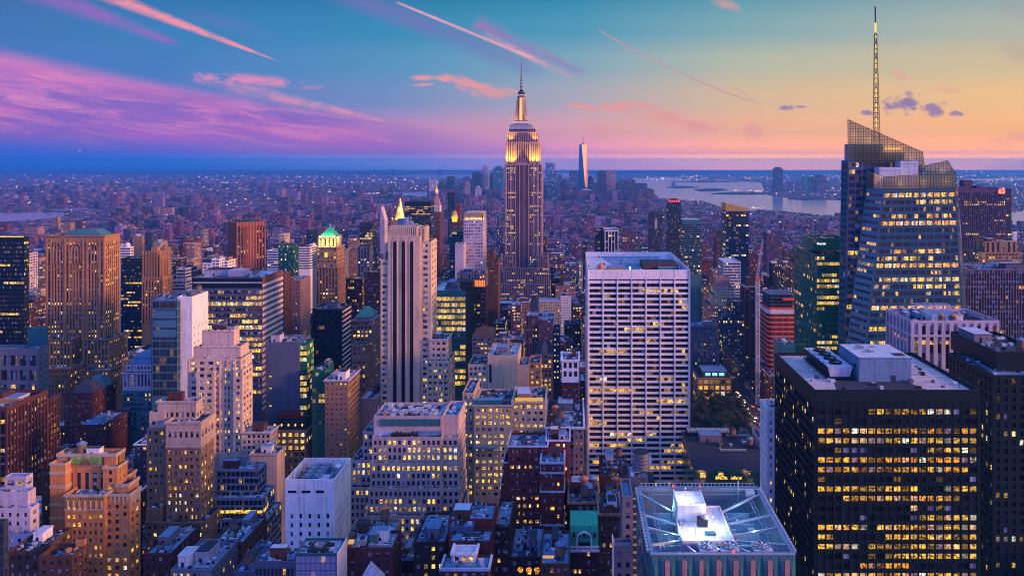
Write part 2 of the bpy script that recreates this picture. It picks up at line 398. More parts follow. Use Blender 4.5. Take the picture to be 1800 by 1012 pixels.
def facade(mb, A, B, C, D, sp, rng, wi=0, si=1, pi=2, panes=None, zlow=-1e9, reveal=True):
    """A,B,C,D = bottom-left, bottom-right, top-right, top-left seen from outside"""
    A, B, C, D = map(Vector, (A, B, C, D))
    if sp is None:
        mb.poly([A, B, C, D], wi); return
    n = (B - A).cross(D - A)
    if n.length < 1e-6: return
    n.normalize()
    L = ((B - A).length + (C - D).length) / 2; H = ((D - A).length + (C - B).length) / 2
    em = sp.get('em', .4); tm = sp.get('tm', 1.0); bm = sp.get('bm', 0.0)
    nx = sp.get('nx') or max(1, round((L - 2 * em) / sp['bay'])); fl = sp['fl']
    ny = sp.get('ny') or int((H - tm - bm) / fl)
    if sp.get('ny'): fl = (H - tm - bm) / ny
    else: ny = min(ny, int((max(A.z, D.z) - tm - zlow) / fl))
    if ny < 1 or L < 1.2:
        mb.poly([A, B, C, D], wi); return
    AB, DC = B - A, C - D
    def Q(s, t, dep=0.0):
        p = A + AB * s; q = D + DC * s; r = p + (q - p) * t
        return r - n * dep if dep else r
    bw = (L - 2 * em) / nx / L; e = em / L; wf, hf, rec = sp['wf'], sp['hf'], sp['rec']
    vert = sp.get('vert'); sub = sp.get('sub', 1); lg = Lit(rng, sp['lit'], sp['coh'], sp['blind'], sp.get('tone', (.25, .75)))
    skip = sp.get('skip'); gap = sp.get('gap')
    def quad(s0, s1, t0, t1, mi, dep=0.0, cell=None):
        mb.poly([Q(s0, t0, dep), Q(s1, t0, dep), Q(s1, t1, dep), Q(s0, t1, dep)], mi, cell)
    cols = [(e + (i + .5 - wf / 2) * bw, e + (i + .5 + wf / 2) * bw) for i in range(nx)]
    t_top = 1 - tm / H
    tb = t_top - ny * fl / H
    if t_top < 1: quad(0, 1, t_top, 1, wi)
    if tb > 1e-5: quad(0, 1, 0, tb, wi)
    if vert:
        edge = [0] + [c for ab in cols for c in ab] + [1]
        for i in range(0, len(edge), 2): quad(edge[i], edge[i + 1], tb, t_top, wi)
        for s0, s1 in cols:
            mb.poly([Q(s0, tb), Q(s0, tb, rec), Q(s0, t_top, rec), Q(s0, t_top)], wi)
            mb.poly([Q(s1, tb, rec), Q(s1, tb), Q(s1, t_top), Q(s1, t_top, rec)], wi)
            mb.poly([Q(s0, tb), Q(s1, tb), Q(s1, tb, rec), Q(s0, tb, rec)], wi)
    prev = t_top
    for j in range(ny):
        t1 = t_top - (j + (1 - hf) * .45) * fl / H; t0 = t1 - hf * fl / H
        lg.start()
        if not vert and prev - t1 > 1e-6: quad(0, 1, t1, prev, wi)
        if not vert:
            edge = [0] + [c for ab in cols for c in ab] + [1]
            for i in range(0, len(edge), 2):
                if edge[i + 1] - edge[i] > 1e-5: quad(edge[i], edge[i + 1], t0, t1, wi)
        for i, (s0, s1) in enumerate(cols):
            if vert: quad(s0, s1, t1, prev, si, rec)
            elif reveal:
                mb.poly([Q(s0, t0), Q(s1, t0), Q(s1, t0, rec), Q(s0, t0, rec)], wi)
                mb.poly([Q(s0, t1, rec), Q(s1, t1, rec), Q(s1, t1), Q(s0, t1)], wi)
                mb.poly([Q(s0, t0), Q(s0, t0, rec), Q(s0, t1, rec), Q(s0, t1)], wi)
                mb.poly([Q(s1, t0, rec), Q(s1, t0), Q(s1, t1), Q(s1, t1, rec)], wi)
            dep = rec if (reveal or vert) else 0.0
            qs = []
            for k in range(sub):
                a = s0 + (s1 - s0) * k / sub; b = s0 + (s1 - s0) * (k + 1) / sub
                ce = lg.cell()
                if sp['blind'] > .09 and reveal and rng.random() < .38:
                    tm_ = t1 - (t1 - t0) * rng.choice((.25, .35, .5, .65)); br = rng.uniform(.45, 1.0)
                    qs.append(([Q(a, t0, dep), Q(b, t0, dep), Q(b, tm_, dep), Q(a, tm_, dep)], ce))
                    qs.append(([Q(a, tm_, dep), Q(b, tm_, dep), Q(b, t1, dep), Q(a, t1, dep)], (ce[0] * .35, ce[1], br, ce[3])))
                else: qs.append(([Q(a, t0, dep), Q(b, t0, dep), Q(b, t1, dep), Q(a, t1, dep)], ce))
            if panes is not None: panes.append((qs, n))
            else:
                for q, c in qs: mb.poly(q, pi, c)
        prev = t0
    if vert:
        for s0, s1 in cols:
            if prev - tb > 1e-6: quad(s0, s1, tb, prev, si, rec)
    elif prev - tb > 1e-6: quad(0, 1, tb, prev, wi)

# ------------------------------------------------------------------ buildings
MAINS = []
class Bld:
    def __init__(s, name, label, short, Y, vb=1012, cat='building', group=None, win=False, pane=None, seed=None, px=None):
        s.name, s.short, s.Y, s.vb, s.win = name, short, Y, vb, win
        s.pane = pane or PANE; s.rng = random.Random(seed if seed is not None else label)
        s.panes = []; s.foot = []; s.label, s.cat, s.group = label, cat, group
        s.root = None; s.px0 = px; s.last = None; s.walls = []; s.rects = []
        MAINS.append(s)
    def _root(s, x, y):
        if s.root is None:
            s.root = empty(s.name, (x, y, 0)); tag(s.root, s.label, s.cat, s.group)
    def spec(s, st, over):
        b = ST[st]
        if b is None: return None
        d = dict(b); d.update(over); return d
    def box(s, x0, x1, yt, Y=None, xb=None, d=None, yb=None, st='punch', sd=None, wall='tan', sp='slate', roof='tar', name='tower', par=1.2, clut=0,
            cor=None, sover=None, zlow=None, ztop=None, **over):
        Y = Y or s.Y
        X0, X1, z1 = X(x0, Y), X(x1, Y), Z(yt, Y)
        z0 = 0.0 if yb is None else Z(yb, Y)
        if d is None:
            if xb is None: d = min(max((X1 - X0) * .8, 12), 40)
            else:
                e = x1 if x1 < CX else x0
                d = max(4.0, Y * (e - CX) / (xb - CX) - Y)
        return s.wbox(X0, X1, Y, Y + d, z0, z1, st, sd, wall, sp, roof, name, par, clut, cor, sover, zlow, **over)
    def wbox(s, X0, X1, Y0, Y1, z0, z1, st='punch', sd=None, wall='tan', sp='slate', roof='tar', name='tower', par=1.2, clut=0, cor=None, sover=None, zlow=None, **over):
        s._root((X0 + X1) / 2, (Y0 + Y1) / 2)
        if zlow is None: zlow = Z(min(s.vb, 1030) + 14, Y0)
        f = s.spec(st, over); so_ = dict(over); so_.update(sover or {})
        for k in ('nx',):
            if k in so_ and (not sover or k not in sover): so_.pop(k)
        g = s.spec(sd or st, so_)
        mb = MB(); pn = s.panes if s.win else None
        rv = Y0 < 800
        facade(mb, (X0, Y0, z0), (X1, Y0, z0), (X1, Y0, z1), (X0, Y0, z1), f, s.rng, panes=pn, zlow=zlow, reveal=rv)
        right = X1 < 25; left = X0 > -25
        facade(mb, (X1, Y0, z0), (X1, Y1, z0), (X1, Y1, z1), (X1, Y0, z1), g if right else None, s.rng, panes=pn, zlow=zlow, reveal=rv)
        facade(mb, (X0, Y1, z0), (X0, Y0, z0), (X0, Y0, z1), (X0, Y1, z1), g if left else None, s.rng, panes=pn, zlow=zlow, reveal=rv)
        mb.poly([(X1, Y1, z0), (X0, Y1, z0), (X0, Y1, z1), (X1, Y1, z1)], 0)
        t = .45; zr = z1 - par
        i0, i1, j0, j1 = X0 + t, X1 - t, Y0 + t, Y1 - t
        ro = MB()
        if par > 0 and i1 > i0 and j1 > j0:
            for a, b, c, e in (((X0, Y0), (X1, Y0), (i1, j0), (i0, j0)), ((X1, Y0), (X1, Y1), (i1, j1), (i1, j0)), ((X1, Y1), (X0, Y1), (i0, j1), (i1, j1)), ((X0, Y1), (X0, Y0), (i0, j0), (i0, j1))):
                mb.poly([(*a, z1), (*b, z1), (*c, z1), (*e, z1)], 0)
                mb.poly([(*e, z1), (*c, z1), (*c, zr), (*e, zr)], 0)
            ro.poly([(i0, j0, zr), (i1, j0, zr), (i1, j1, zr), (i0, j1, zr)])
        else:
            zr = z1; ro.poly([(X0, Y0, z1), (X1, Y0, z1), (X1, Y1, z1), (X0, Y1, z1)])
        w = mb.build(name, [wall, sp, s.pane], s.root)
        ro.build('roof', roof, s.root)
        if cor: s.ledge(X0, X1, Y0, Y1, z1 + .15, *((cor,) if isinstance(cor, str) else cor))
        s.last = (X0, X1, Y0, Y1, z0, z1, zr)
        s.foot.append((X0, X1, Y0, Y1, z1))
        if clut: s.clutter(clut)
        s.debris(s.last)
        return s.last
    def debris(s, reg):
        X0, X1, Y0, Y1, z0, z1, zr = reg; r = s.rng; A = (X1 - X0) * (Y1 - Y0)
        if A < 60 or Y0 > 950: return
        mb = MB()
        for _ in range(int(min(48 if Y0 < 460 else 26, 5 + A / (16 if Y0 < 460 else 28)))):
            w, d, h = r.uniform(.4, 1.9), r.uniform(.4, 1.6), r.uniform(.25, 1.3); x = r.uniform(X0 + .7, X1 - .8 - w); y = r.uniform(Y0 + .7, Y1 - .8 - d)
            mb.box(x, x + w, y, y + d, zr, zr + h, r.choice((0, 1, 1, 2)))
        for _ in range(int(min(7, 2 + A / 120))):
            x = r.uniform(X0 + 1, X1 - 2); y = r.uniform(Y0 + 1, Y1 - 1.5); q = min(X1 - 1, x + r.uniform(2, 9)); mb.bar((x, y, zr + .35), (q, y, zr + .35), .13, 1); mb.bar((q, y, zr + .35), (q, min(Y1 - .8, y + r.uniform(1, 5)), zr + .35), .13, 1)
        for _ in range(3):
            x = r.uniform(X0 + 1, X1 - 1); y = r.uniform(Y0 + 1, Y1 - 1); mb.bar((x, y, zr), (x, y, zr + r.uniform(1.2, 3)), .07, 2)
        w = .9; mb.poly([(X0 + (X1 - X0) * r.uniform(.1, .4), Y0 + 1, zr + .02), (X0 + (X1 - X0) * r.uniform(.5, .9), Y0 + 1, zr + .02), (X0 + (X1 - X0) * r.uniform(.5, .9), Y1 - 1.5, zr + .02), (X0 + (X1 - X0) * r.uniform(.1, .4), Y1 - 1.5, zr + .02)], r.choice((3, 4)))
        tag(s.part('roof_clutter', mb, ['iron', 'palefelt', 'bluegrey', 'slate', 'bluefelt']), kind='stuff')
    def part(s, name, mb, mats, smooth=False, label=None):
        o = mb.build(name, mats, s.root, smooth)
        if label: o['label'] = label
        return o
    def ledge(s, X0, X1, Y0, Y1, z, mat='white', out=.7, h=.9, name='cornice'):
        mb = MB(); o = out
        for a in ((X0 - o, X1 + o, Y0 - o, Y0 + .15), (X1 - .15, X1 + o, Y0 + .15, Y1 + o), (X0 - o, X0 + .15, Y0 + .15, Y1 + o)):
            mb.box(*a, z - h, z, 0, bottom=True)
        s.part(name, mb, mat)
    def pbox(s, x0, x1, yt, yb, Y, d, mat, name, top=None, proud=0.0):
        mb = MB(); mb.box(X(x0, Y), X(x1, Y), Y - proud, Y + d, Z(yb, Y), Z(yt, Y), 0, top=1 if top else None, bottom=True)
        s._root((X(x0, Y) + X(x1, Y)) / 2, Y + d / 2)
        return s.part(name, mb, [mat, top or mat])
    def tank(s, x, y, z, r=2.2, h=3.6, legs=3.0, mat='water_tank_wood', cone='slate'):
        mb = MB()
        if legs:
            for sx in (-1, 1):
                for sy in (-1, 1): mb.bar((x + sx * r * .62, y + sy * r * .62, z), (x + sx * r * .62, y + sy * r * .62, z + legs), .16, 2)
            mb.bar((x - r * .62, y - r * .62, z + .4), (x + r * .62, y - r * .62, z + legs - .3), .1, 2); mb.bar((x + r * .62, y - r * .62, z + .4), (x - r * .62, y - r * .62, z + legs - .3), .1, 2)
            mb.box(x - r * .8, x + r * .8, y - r * .8, y + r * .8, z + legs - .25, z + legs, 2, bottom=True)
        mb.lathe(x, y, [(r, z + legs), (r * .95, z + legs + h)], 14, 0)
        mb.lathe(x, y, [(r * 1.06, z + legs + h - .05), (0.01, z + legs + h + r * .65)], 14, 1)
        s.part('water_tank', mb, [mat, cone, 'iron'])
    def clutter(s, n, region=None):
        X0, X1, Y0, Y1, z0, z1, zr = region or s.last
        r = s.rng; W_, D_ = X1 - X0, Y1 - Y0
        if W_ < 7 or D_ < 6: return
        placed = []
        for k in range(n):
            kind = r.choice(('bulkhead', 'unit', 'unit', 'duct', 'tank', 'fan', 'rail')) if k else 'bulkhead'
            for _ in range(8):
                w = {'bulkhead': r.uniform(.22, .42) * W_, 'unit': r.uniform(2, 4.5), 'duct': r.uniform(.2, .5) * W_, 'tank': 4.6, 'fan': 2.6, 'rail': r.uniform(.2, .5) * W_}[kind]
                dd = {'bulkhead': r.uniform(.25, .45) * D_, 'unit': r.uniform(2, 3.5), 'duct': 1.0, 'tank': 4.6, 'fan': 2.6, 'rail': 1.5}[kind]
                w = min(w, W_ - 2.4); dd = min(dd, D_ - 2.4)
                x = r.uniform(X0 + 1, X1 - 1 - w); y = r.uniform(Y0 + 1.2, Y1 - 1 - dd)
                if all(x > b or x + w < a or y > d2 or y + dd < c for a, b, c, d2 in placed): break
            else: continue
            placed.append((x - .3, x + w + .3, y - .3, y + dd + .3))
            mb = MB()
            if kind == 'bulkhead':
                h = r.uniform(3, 5.5); mb.box(x, x + w, y, y + dd, zr, zr + h, 0, top=1)
                mb.box(x - .2, x + w + .2, y - .2, y + dd + .2, zr + h - .35, zr + h - .02, 0, bottom=True)
                mb.box(x + w * .3, x + w * .3 + 1.1, y - .06, y + .1, zr + .01, zr + 2.2, 2)
                s.part('bulkhead', mb, [r.choice(('tan', 'grey', 'brown', 'bluegrey', 'lilac', 'white', 'redbrown')), r.choice(('bluefelt', 'palefelt', 'tar')), 'black'])
            elif kind == 'unit':
                h = r.uniform(1.4, 2.6); mb.box(x, x + w, y, y + dd, zr + .4, zr + h, 0, bottom=True)
                for q in (x + .2, x + w - .5): mb.box(q, q + .3, y + .3, y + dd - .3, zr, zr + .42, 1)
                mb.lathe(x + w / 2, y + dd / 2, [(min(w, dd) * .36, zr + h), (min(w, dd) * .36, zr + h + .35)], 10, 1)
                s.part('air_conditioner', mb, [r.choice(('bright_metal', 'palefelt', 'bluefelt', 'steel')), 'iron'])
            elif kind == 'duct':
                mb.box(x, x + w, y, y + .9, zr + .5, zr + 1.4, 0, bottom=True); mb.box(x, x + .9, y + .9, min(Y1 - 1, y + 4), zr + .5, zr + 1.4, 0, bottom=True)
                for q in np.linspace(x + .3, x + w - .5, 4): mb.box(q, q + .15, y + .2, y + .7, zr, zr + .55, 0)
                s.part('duct', mb, 'bright_metal')
            elif kind == 'tank': s.tank(x + 2.3, y + 2.3, zr, r.uniform(1.7, 2.4), r.uniform(3, 4), r.uniform(2, 4), cone=r.choice(('slate', 'roof_orange', 'bluefelt')))
            elif kind == 'fan':
                mb.lathe(x + 1.3, y + 1.3, [(1.0, zr), (1.0, zr + 1.2), (1.25, zr + 1.3), (1.25, zr + 1.6), (.3, zr + 1.9)], 12, 0)
                s.part('exhaust_fan', mb, 'bright_metal')
            else:
                for q in (0, .5, 1): mb.bar((x + w * q, y, zr), (x + w * q, y, zr + 1.8), .09)
                mb.bar((x, y, zr + 1.75), (x + w, y, zr + 1.75), .1); mb.bar((x, y, zr + .9), (x + w, y, zr + .9), .07)
                s.part('pipe_rack', mb, 'palefelt')
    def finish(s):
        if not s.panes: return
        ps = []
        for qs, n in s.panes:
            c = Vector(); k = 0
            for q, _ in qs:
                for p in q: c += Vector(p); k += 1
            c /= k
            v = c - Vector((0, 0, CAM)); d = v.length
            ar = sum(((Vector(q[1]) - Vector(q[0])).cross(Vector(q[3]) - Vector(q[0]))).length for q, _ in qs)
            px = CX + c.x / c.y * F; py = CY - (c.z - CAM) / c.y * F
            vis = -10 < px < 1810 and py < min(s.vb, 1012) + 3
            ps.append(((ar * abs(v.dot(n)) / d ** 3 if vis else 0) * (.999 + .002 * s.rng.random()), qs))
        ps.sort(key=lambda a: -a[0])
        for sc_, qs in ps[:100]:
            if sc_ <= 0: continue
            mb = MB()
            for q, c in qs: mb.poly(q, 0, c)
            mb.build('window', s.pane, s.root)
        rest = ps[100:]
        if rest:
            mb = MB()
            for _, qs in rest:
                for q, c in qs: mb.poly(q, 0, c)
            tag(mb.build('window_field', s.pane, s.root), kind='stuff')
def text_mesh(name, cu):
    t = bpy.data.objects.new(name + '_curve', cu); COL.objects.link(t); bpy.context.view_layer.update()
    me = bpy.data.meshes.new_from_object(t.evaluated_get(bpy.context.evaluated_depsgraph_get())); me.name = name
    bpy.data.objects.remove(t); o = bpy.data.objects.new(name, me); COL.objects.link(o); return o
def pt_light(name, loc, power, col, r=1.0, kind='POINT', rot=None, spot=None, parent=None):
    l = bpy.data.lights.new(name, kind); l.energy = power; l.color = col
    l.shadow_soft_size = r
    if kind == 'SPOT': l.spot_size = spot; l.spot_blend = .6
    o = bpy.data.objects.new(name, l); COL.objects.link(o); 
    if rot is not None: o.rotation_euler = Vector(rot).to_track_quat('-Z', 'Y').to_euler()
    o.location = loc
    return o
# ------------------------------------------------------------------ the west (right) side
def dish(b, name, x, y, z, mat='bright_metal'):
    mb = MB(); mb.bar((x, y, z), (x, y, z + 2), .12); mb.lathe(x, y, [(.2, z + 2), (1.1, z + 2.4), (1.5, z + 3.0)], 10); b.part(name, mb, mat)

# --- black slab with gravel roof
b = Bld('office_tower', 'black office slab with rows of golden windows under a pale gravel roof', 'the black gravel-roofed slab', 256, win=True, pane=PANE_K)
OFF = dict(bay=2.87, fl=3.33, wf=.80, hf=.56, rec=.35, lit=.50, coh=.84, blind=.07, tone=(.1, .5), em=.9, tm=6.0)
x0, x1, y0, y1, z0, z1, zr = b.box(1432, 1723, 685, 256, xb=1362, st='grid', wall='black', roof='gravel', par=1.3, sover=dict(lit=.10, coh=.1, blind=.0, tone=(.5, .94)), **OFF)
mb = MB()
for a in ((x0 - .12, x1 + .12, y0 - .14, y0 - .02), (x0 - .14, x0 - .02, y0 - .02, y1)): mb.box(*a, z1 - 4.6, z1 + .05, 0, bottom=True)
for i in range(21):
    q = x0 + .9 + (x1 - x0 - 1.8) * i / 20; mb.box(q - .09, q + .09, y0 - .12, y0 - .01, z1 - 120, z1 - 4.6, 0)
for i in range(18):
    q = y0 + .9 + (y1 - y0 - 1.8) * i / 17; mb.box(x0 - .12, x0 - .01, q - .09, q + .09, z1 - 120, z1 - 4.6, 0)
b.part('fascia', mb, 'black')
mb = MB(); 
for a in ((x0 + .5, x1 - .5, y0 + .5, y0 + .9), (x0 + .5, x0 + .9, y0 + .9, y1 - .5), (x1 - .9, x1 - .5, y0 + .9, y1 - .5), (x0 + .5, x1 - .5, y1 - .5, y1 - .46)): mb.box(*a, zr, zr + .8, 0)
b.part('roof_kerb', mb, 'iron')
mb = MB(); mb.box(X(1510, 270), X(1602, 270), 270, 290, zr, Z(628, 270), 0, top=1)
mb.box(X(1510, 270) - .15, X(1602, 270) + .15, 269.85, 290.1, Z(628, 270) - .5, Z(628, 270) - .05, 0, bottom=True)
ph = b.part('plant_room', mb, ['bluefelt', 'palefelt'])
xa, xb_ = X(1510, 270), X(1602, 270)
mb = MB(); mb.box(xa + 12, xa + 13.4, 269.8, 270.05, zr + .05, zr + 2.3); mb.build('door', 'slate', b.root).parent = ph
mb = MB(); mb.box(xa - .12, xa + .05, 273, 275, zr + 4.4, zr + 5.6); mb.build('vent', 'iron', b.root).parent = ph
mb = MB(); mb.box(xb_ - 5, xb_ - 1, 272, 276, Z(628, 270), Z(628, 270) + .12); mb.build('hatch', 'iron', b.root).parent = ph
for o in ph.children: o.matrix_parent_inverse.identity()
mb = MB()
r_ = random.Random(4); pz = Z(628, 270)
for i in range(9):
    q = xa + 2.5 + r_.random() * 8; w = 276 + r_.random() * 10
    mb.box(q, q + r_.uniform(.6, 2.2), w, w + r_.uniform(.5, 1.4), pz, pz + r_.uniform(.25, .7))
b.part('roof_unit', mb, 'steel')
# cooling unit with a row of four fans and slanted ends, on rails
ux0, ux1, uy0, uy1 = X(1455, 272), X(1499, 272), 272, 300
mb = MB(); zt_ = zr + 4.9; zb_ = zr + 1.2
mb.poly([(ux0 + 1, uy0 + .4, zb_), (ux1 - 1, uy0 + .4, zb_), (ux1, uy0, zt_), (ux0, uy0, zt_)], 0)
mb.poly([(ux1 - 1, uy0 + .4, zb_), (ux1 - 1, uy1, zb_), (ux1, uy1, zt_), (ux1, uy0, zt_)], 0)
mb.poly([(ux0 + 1, uy1, zb_), (ux0 + 1, uy0 + .4, zb_), (ux0, uy0, zt_), (ux0, uy1, zt_)], 1)
mb.poly([(ux1 - 1, uy1, zb_), (ux0 + 1, uy1, zb_), (ux0, uy1, zt_), (ux1, uy1, zt_)], 0)
mb.poly([(ux0, uy0, zt_), (ux1, uy0, zt_), (ux1, uy1, zt_), (ux0, uy1, zt_)], 0)
for i in range(7):
    q = uy0 + 2 + i * 4; mb.bar((ux0 + .5, q, zr), (ux0 + .9, q, zb_ + .5), .14, 1); mb.bar((ux1 - .5, q, zr), (ux1 - .9, q, zb_ + .5), .14, 1)
mb.box(ux0 - .4, ux1 + .6, uy0 - .4, uy1, zb_ - .35, zb_ - .1, 1, bottom=True)
cu = b.part('cooling_unit', mb, ['palefelt', 'iron'])
for i in range(4):
    mb = MB(); fy = uy0 + 5 + i * 6; fx_ = (ux0 + ux1) / 2
    mb.lathe(fx_, fy, [(2.3, zt_), (2.3, zt_ + .8), (2.0, zt_ + .8), (2.0, zt_ + .2)], 18, 0)
    for k in range(6):
        a = k * math.pi / 3; mb.poly([(fx_, fy, zt_ + .45), (fx_ + 2 * math.cos(a), fy + 2 * math.sin(a), zt_ + .35), (fx_ + 2 * math.cos(a + .5), fy + 2 * math.sin(a + .5), zt_ + .55)], 1)
    mb.box(ux0 + .3, ux0 + 1.6, fy - 1, fy + 1, zt_, zt_ + .9, 2)
    o = mb.build('fan', ['iron', 'steel', 'palefelt'], b.root); o.parent = cu
for q, w in ((x1 - 3, y0 + 8), (x0 + 10, y1 - 2), (x0 + 27, y0 + 3)):
    mb = MB(); mb.bar((q, w, zr), (q, w, zr + 2.6), .1); b.part('vent_pipe', mb, 'iron')

# --- tower with floodlit white roof core and fans (bottom right of centre)
b = Bld('glass_tower', 'glass tower with floodlit white roof core, steel roof braces and large fans', 'the floodlit roof tower', 186, win=False, pane=PANE_G)
X0, X1, Y0, Y1 = X(1143, 186), X(1398, 186), 186, 225
zt = Z(972, 186); fl_ = zt - 7.0
b._root((X0 + X1) / 2, 205)
mb = MB(); 
for a, c in (((X0, Y0), (X1, Y0)), ((X0, Y1), (X0, Y0)), ((X1, Y0), (X1, Y1))):
    n_ = 17 if a[0] != c[0] else 12
    for i in range(n_):
        p = Vector((a[0] + (c[0] - a[0]) * i / n_, a[1] + (c[1] - a[1]) * i / n_)); q = Vector((a[0] + (c[0] - a[0]) * (i + 1) / n_, a[1] + (c[1] - a[1]) * (i + 1) / n_))
        nn = Vector((q.y - p.y, p.x - q.x)).normalized()
        for j in range(11):
            za, zb = zt - 9.0 * j, zt - 9.0 * (j + 1); zm = (za + zb) / 2; md = (p + q) / 2 + nn * .55
            ce = (0, 0, 0, 0)
            pts = [(p.x, p.y, zb), (q.x, q.y, zb), (q.x, q.y, za), (p.x, p.y, za)]; ap = (md.x, md.y, zm)
            for k in range(4): mb.poly([pts[k], pts[(k + 1) % 4], ap], 0)
        if i % 2 == 0 and i:
            e_ = nn * .62; h_ = (q - p).normalized() * .62
            for j in range(3):
                za = zt - 1 - 9 * j; zb = za - 6.5
                c_ = p + e_
                mb.poly([(c_.x - h_.x, c_.y - h_.y, zb + .9), (c_.x, c_.y, zb), (c_.x + h_.x, c_.y + h_.y, zb + .9), (c_.x + h_.x, c_.y + h_.y, za - .9), (c_.x, c_.y, za), (c_.x - h_.x, c_.y - h_.y, za - .9)], 1)
mb.poly([(X1, Y1, 0), (X0, Y1, 0), (X0, Y1, zt), (X1, Y1, zt)], 2)
for a in ((X0, X1, Y0, Y0 + .1), (X0, X0 + .1, Y0, Y1), (X1 - .1, X1, Y0, Y1)): mb.box(a[0] + .02, a[1] - .02, a[2] + .02, a[3] - .02, 0, zt - 99, 2)
b.part('curtain_wall', mb, ['glass_teal', 'pink', 'glass_dark'])
mb = MB(); t = 1.6
for a in ((X0, X1, Y0, Y0 + t * .5), (X0, X1, Y1 - t, Y1), (X0, X0 + t * .55, Y0 + t * .5, Y1 - t), (X1 - t * .55, X1, Y0 + t * .5, Y1 - t)):
    mb.box(*a, fl_, zt, 0, top=1)
b.part('parapet', mb, ['steel', 'bluefelt'])
mb = MB()
for sx, xx in ((1, X0), (-1, X1)):
    for k in range(22):
        q = Y0 + 1.5 + k * 1.68; xq = xx - sx * .75
        mb.box(min(xq, xq + sx * .6), max(xq, xq + sx * .6), q, q + 1.0, zt - .6, zt + .12, 0, bottom=True)
for k in range(30):
    q = X0 + 1.2 + k * 1.18; mb.box(q, q + .14, Y1 - .3, Y1 - .1, zt, zt + 1.0, 0)
mb.box(X0 + 1, X1 - 1, Y1 - .26, Y1 - .14, zt + .9, zt + 1.0, 0, bottom=True)
mb.box(X0, X1, Y0 - .25, Y0 - .02, zt - .28, zt + .03, 0, bottom=True)
b.part('roof_edge', mb, 'bright_metal')
mb = MB(); mb.poly([(X0, Y0, fl_), (X1, Y0, fl_), (X1, Y1, fl_), (X0, Y1, fl_)]); b.part('roof', mb, 'bluefelt')
mb = MB()                                              # window washing track
ti = 3.2
for d_ in (0, .9):
    x_a, x_b, y_a, y_b = X0 + ti + d_, X1 - ti - d_, Y0 + 3.4 + d_, Y1 - 2.2 - d_
    for p, q in (((x_a, y_a), (x_a, y_b)), ((x_b, y_a), (x_b, y_b)), ((x_a, y_b), (x_b, y_b))): mb.bar((*p, zt - 1.2), (*q, zt - 1.2), .16)
for k in range(9):
    q = Y0 + 4 + k * 4.0
    mb.bar((X0 + ti, q, fl_), (X0 + ti, q, zt - 1.2), .12); mb.bar((X1 - ti, q, fl_), (X1 - ti, q, zt - 1.2), .12)
b.part('track', mb, 'steel')
cx0, cx1 = X(1202, 186 * 1.03), X(1295, 186 * 1.03)
mb = MB(); cz = zt - 1.6; mb.box(cx0, cx1, 194, 214, fl_ - .01, cz, 0, top=1)
for a in ((cx0, cx1, 194, 194.3), (cx0, cx0 + .3, 194.3, 213.7), (cx1 - .3, cx1, 194.3, 213.7), (cx0, cx1, 213.7, 214)): mb.box(*a, cz + .004, cz + .7, 1)
core = b.part('roof_core', mb, ['lilac', 'white'])
mb = MB(); mb.box(cx0 + .3, cx0 + 8.2, 205.5, 214.6, cz, cz + 4.6, 0, top=1)
for a in ((cx0 + .3, cx0 + 8.2, 205.5, 205.8), (cx0 + .3, cx0 + .6, 205.8, 214.6), (cx0 + 7.9, cx0 + 8.2, 205.8, 214.6)): mb.box(*a, cz + 4.604, cz + 5.1, 1)
b.part('penthouse', mb, ['lilac', 'white'])
mb = MB(); mb.box(cx0 + 5.6, cx0 + 8.2, 202.5, 205, cz, cz + 2.0, 0); mb.lathe(cx0 + 7.6, 203.6, [(1.0, cz + 2), (1.1, cz + 2.3), (.5, cz + 3)], 10, 1)
b.part('air_conditioner', mb, ['iron', 'steel'])
mb = MB(); mb.box(cx0 + 6.8, cx0 + 9.6, 198, 199.6, cz, cz + .5); b.part('hatch', mb, 'glass_teal')
mb = MB(); mb.box(cx0 + .7, cx0 + 1.5, 203.5, 204.5, cz, cz + 1); b.part('vent', mb, 'steel')
for k, (fxp) in enumerate((1245, 1283, 1341)):         # large fans along the front
    fx_ = X(fxp, 189.5); mb = MB(); fy = 190.4; s_ = 2.35; zf = zt - .5
    mb.box(fx_ - s_, fx_ + s_, fy - s_, fy + s_, zf - 1.2, zf, 0, top=2, bottom=True)
    mb.lathe(fx_, fy, [(2.1, zf), (2.1, zf + .5), (1.9, zf + .5), (1.9, zf + .1)], 20, 1)
    for i in range(7):
        a = i * 2 * math.pi / 7 + k
        mb.poly([(fx_ + .3 * math.cos(a), fy + .3 * math.sin(a), zf + .3), (fx_ + 1.8 * math.cos(a), fy + 1.8 * math.sin(a), zf + .22), (fx_ + 1.8 * math.cos(a + .45), fy + 1.8 * math.sin(a + .45), zf + .42)], 3)
    mb.lathe(fx_, fy, [(.45, zf + .1), (.45, zf + .55)], 10, 1)
    for sx in (-1, 1): mb.bar((fx_ + sx * 2, fy + 2, fl_), (fx_ + sx * 2, fy + 2, zf - 1), .15, 1)
    b.part('fan', mb, ['bright_metal', 'steel', 'palefelt', 'white'])
r_ = random.Random(9)
def brace(p_, q_, w_):
    m_ = MB(); m_.bar(p_, q_, w_); b.part('roof_brace', m_, 'bright_metal')
for xx, sgn in ((cx0, -1), (cx1, 1)):
    xe = X0 + .9 if sgn < 0 else X1 - .9
    for q, w in ((196, 191), (198.5, 200), (205, 207), (212, 220)):
        brace((xx, q, cz - .4), (xe, w, zt - .5), .36)
        brace((xx, q, cz - 3), (xe, w - 1.5, zt - 4.5), .14)
for q, w in ((cx0 + 1, X0 + 12), (cx0 + 5, X0 + 17), (cx1 - 5, X1 - 15), (cx1 - 1, X1 - 10), (cx0 + 8, X0 + 19)): brace((q, 194, cz - .5), (w, Y0 + .6, zt - .6), .32)
mb = MB()
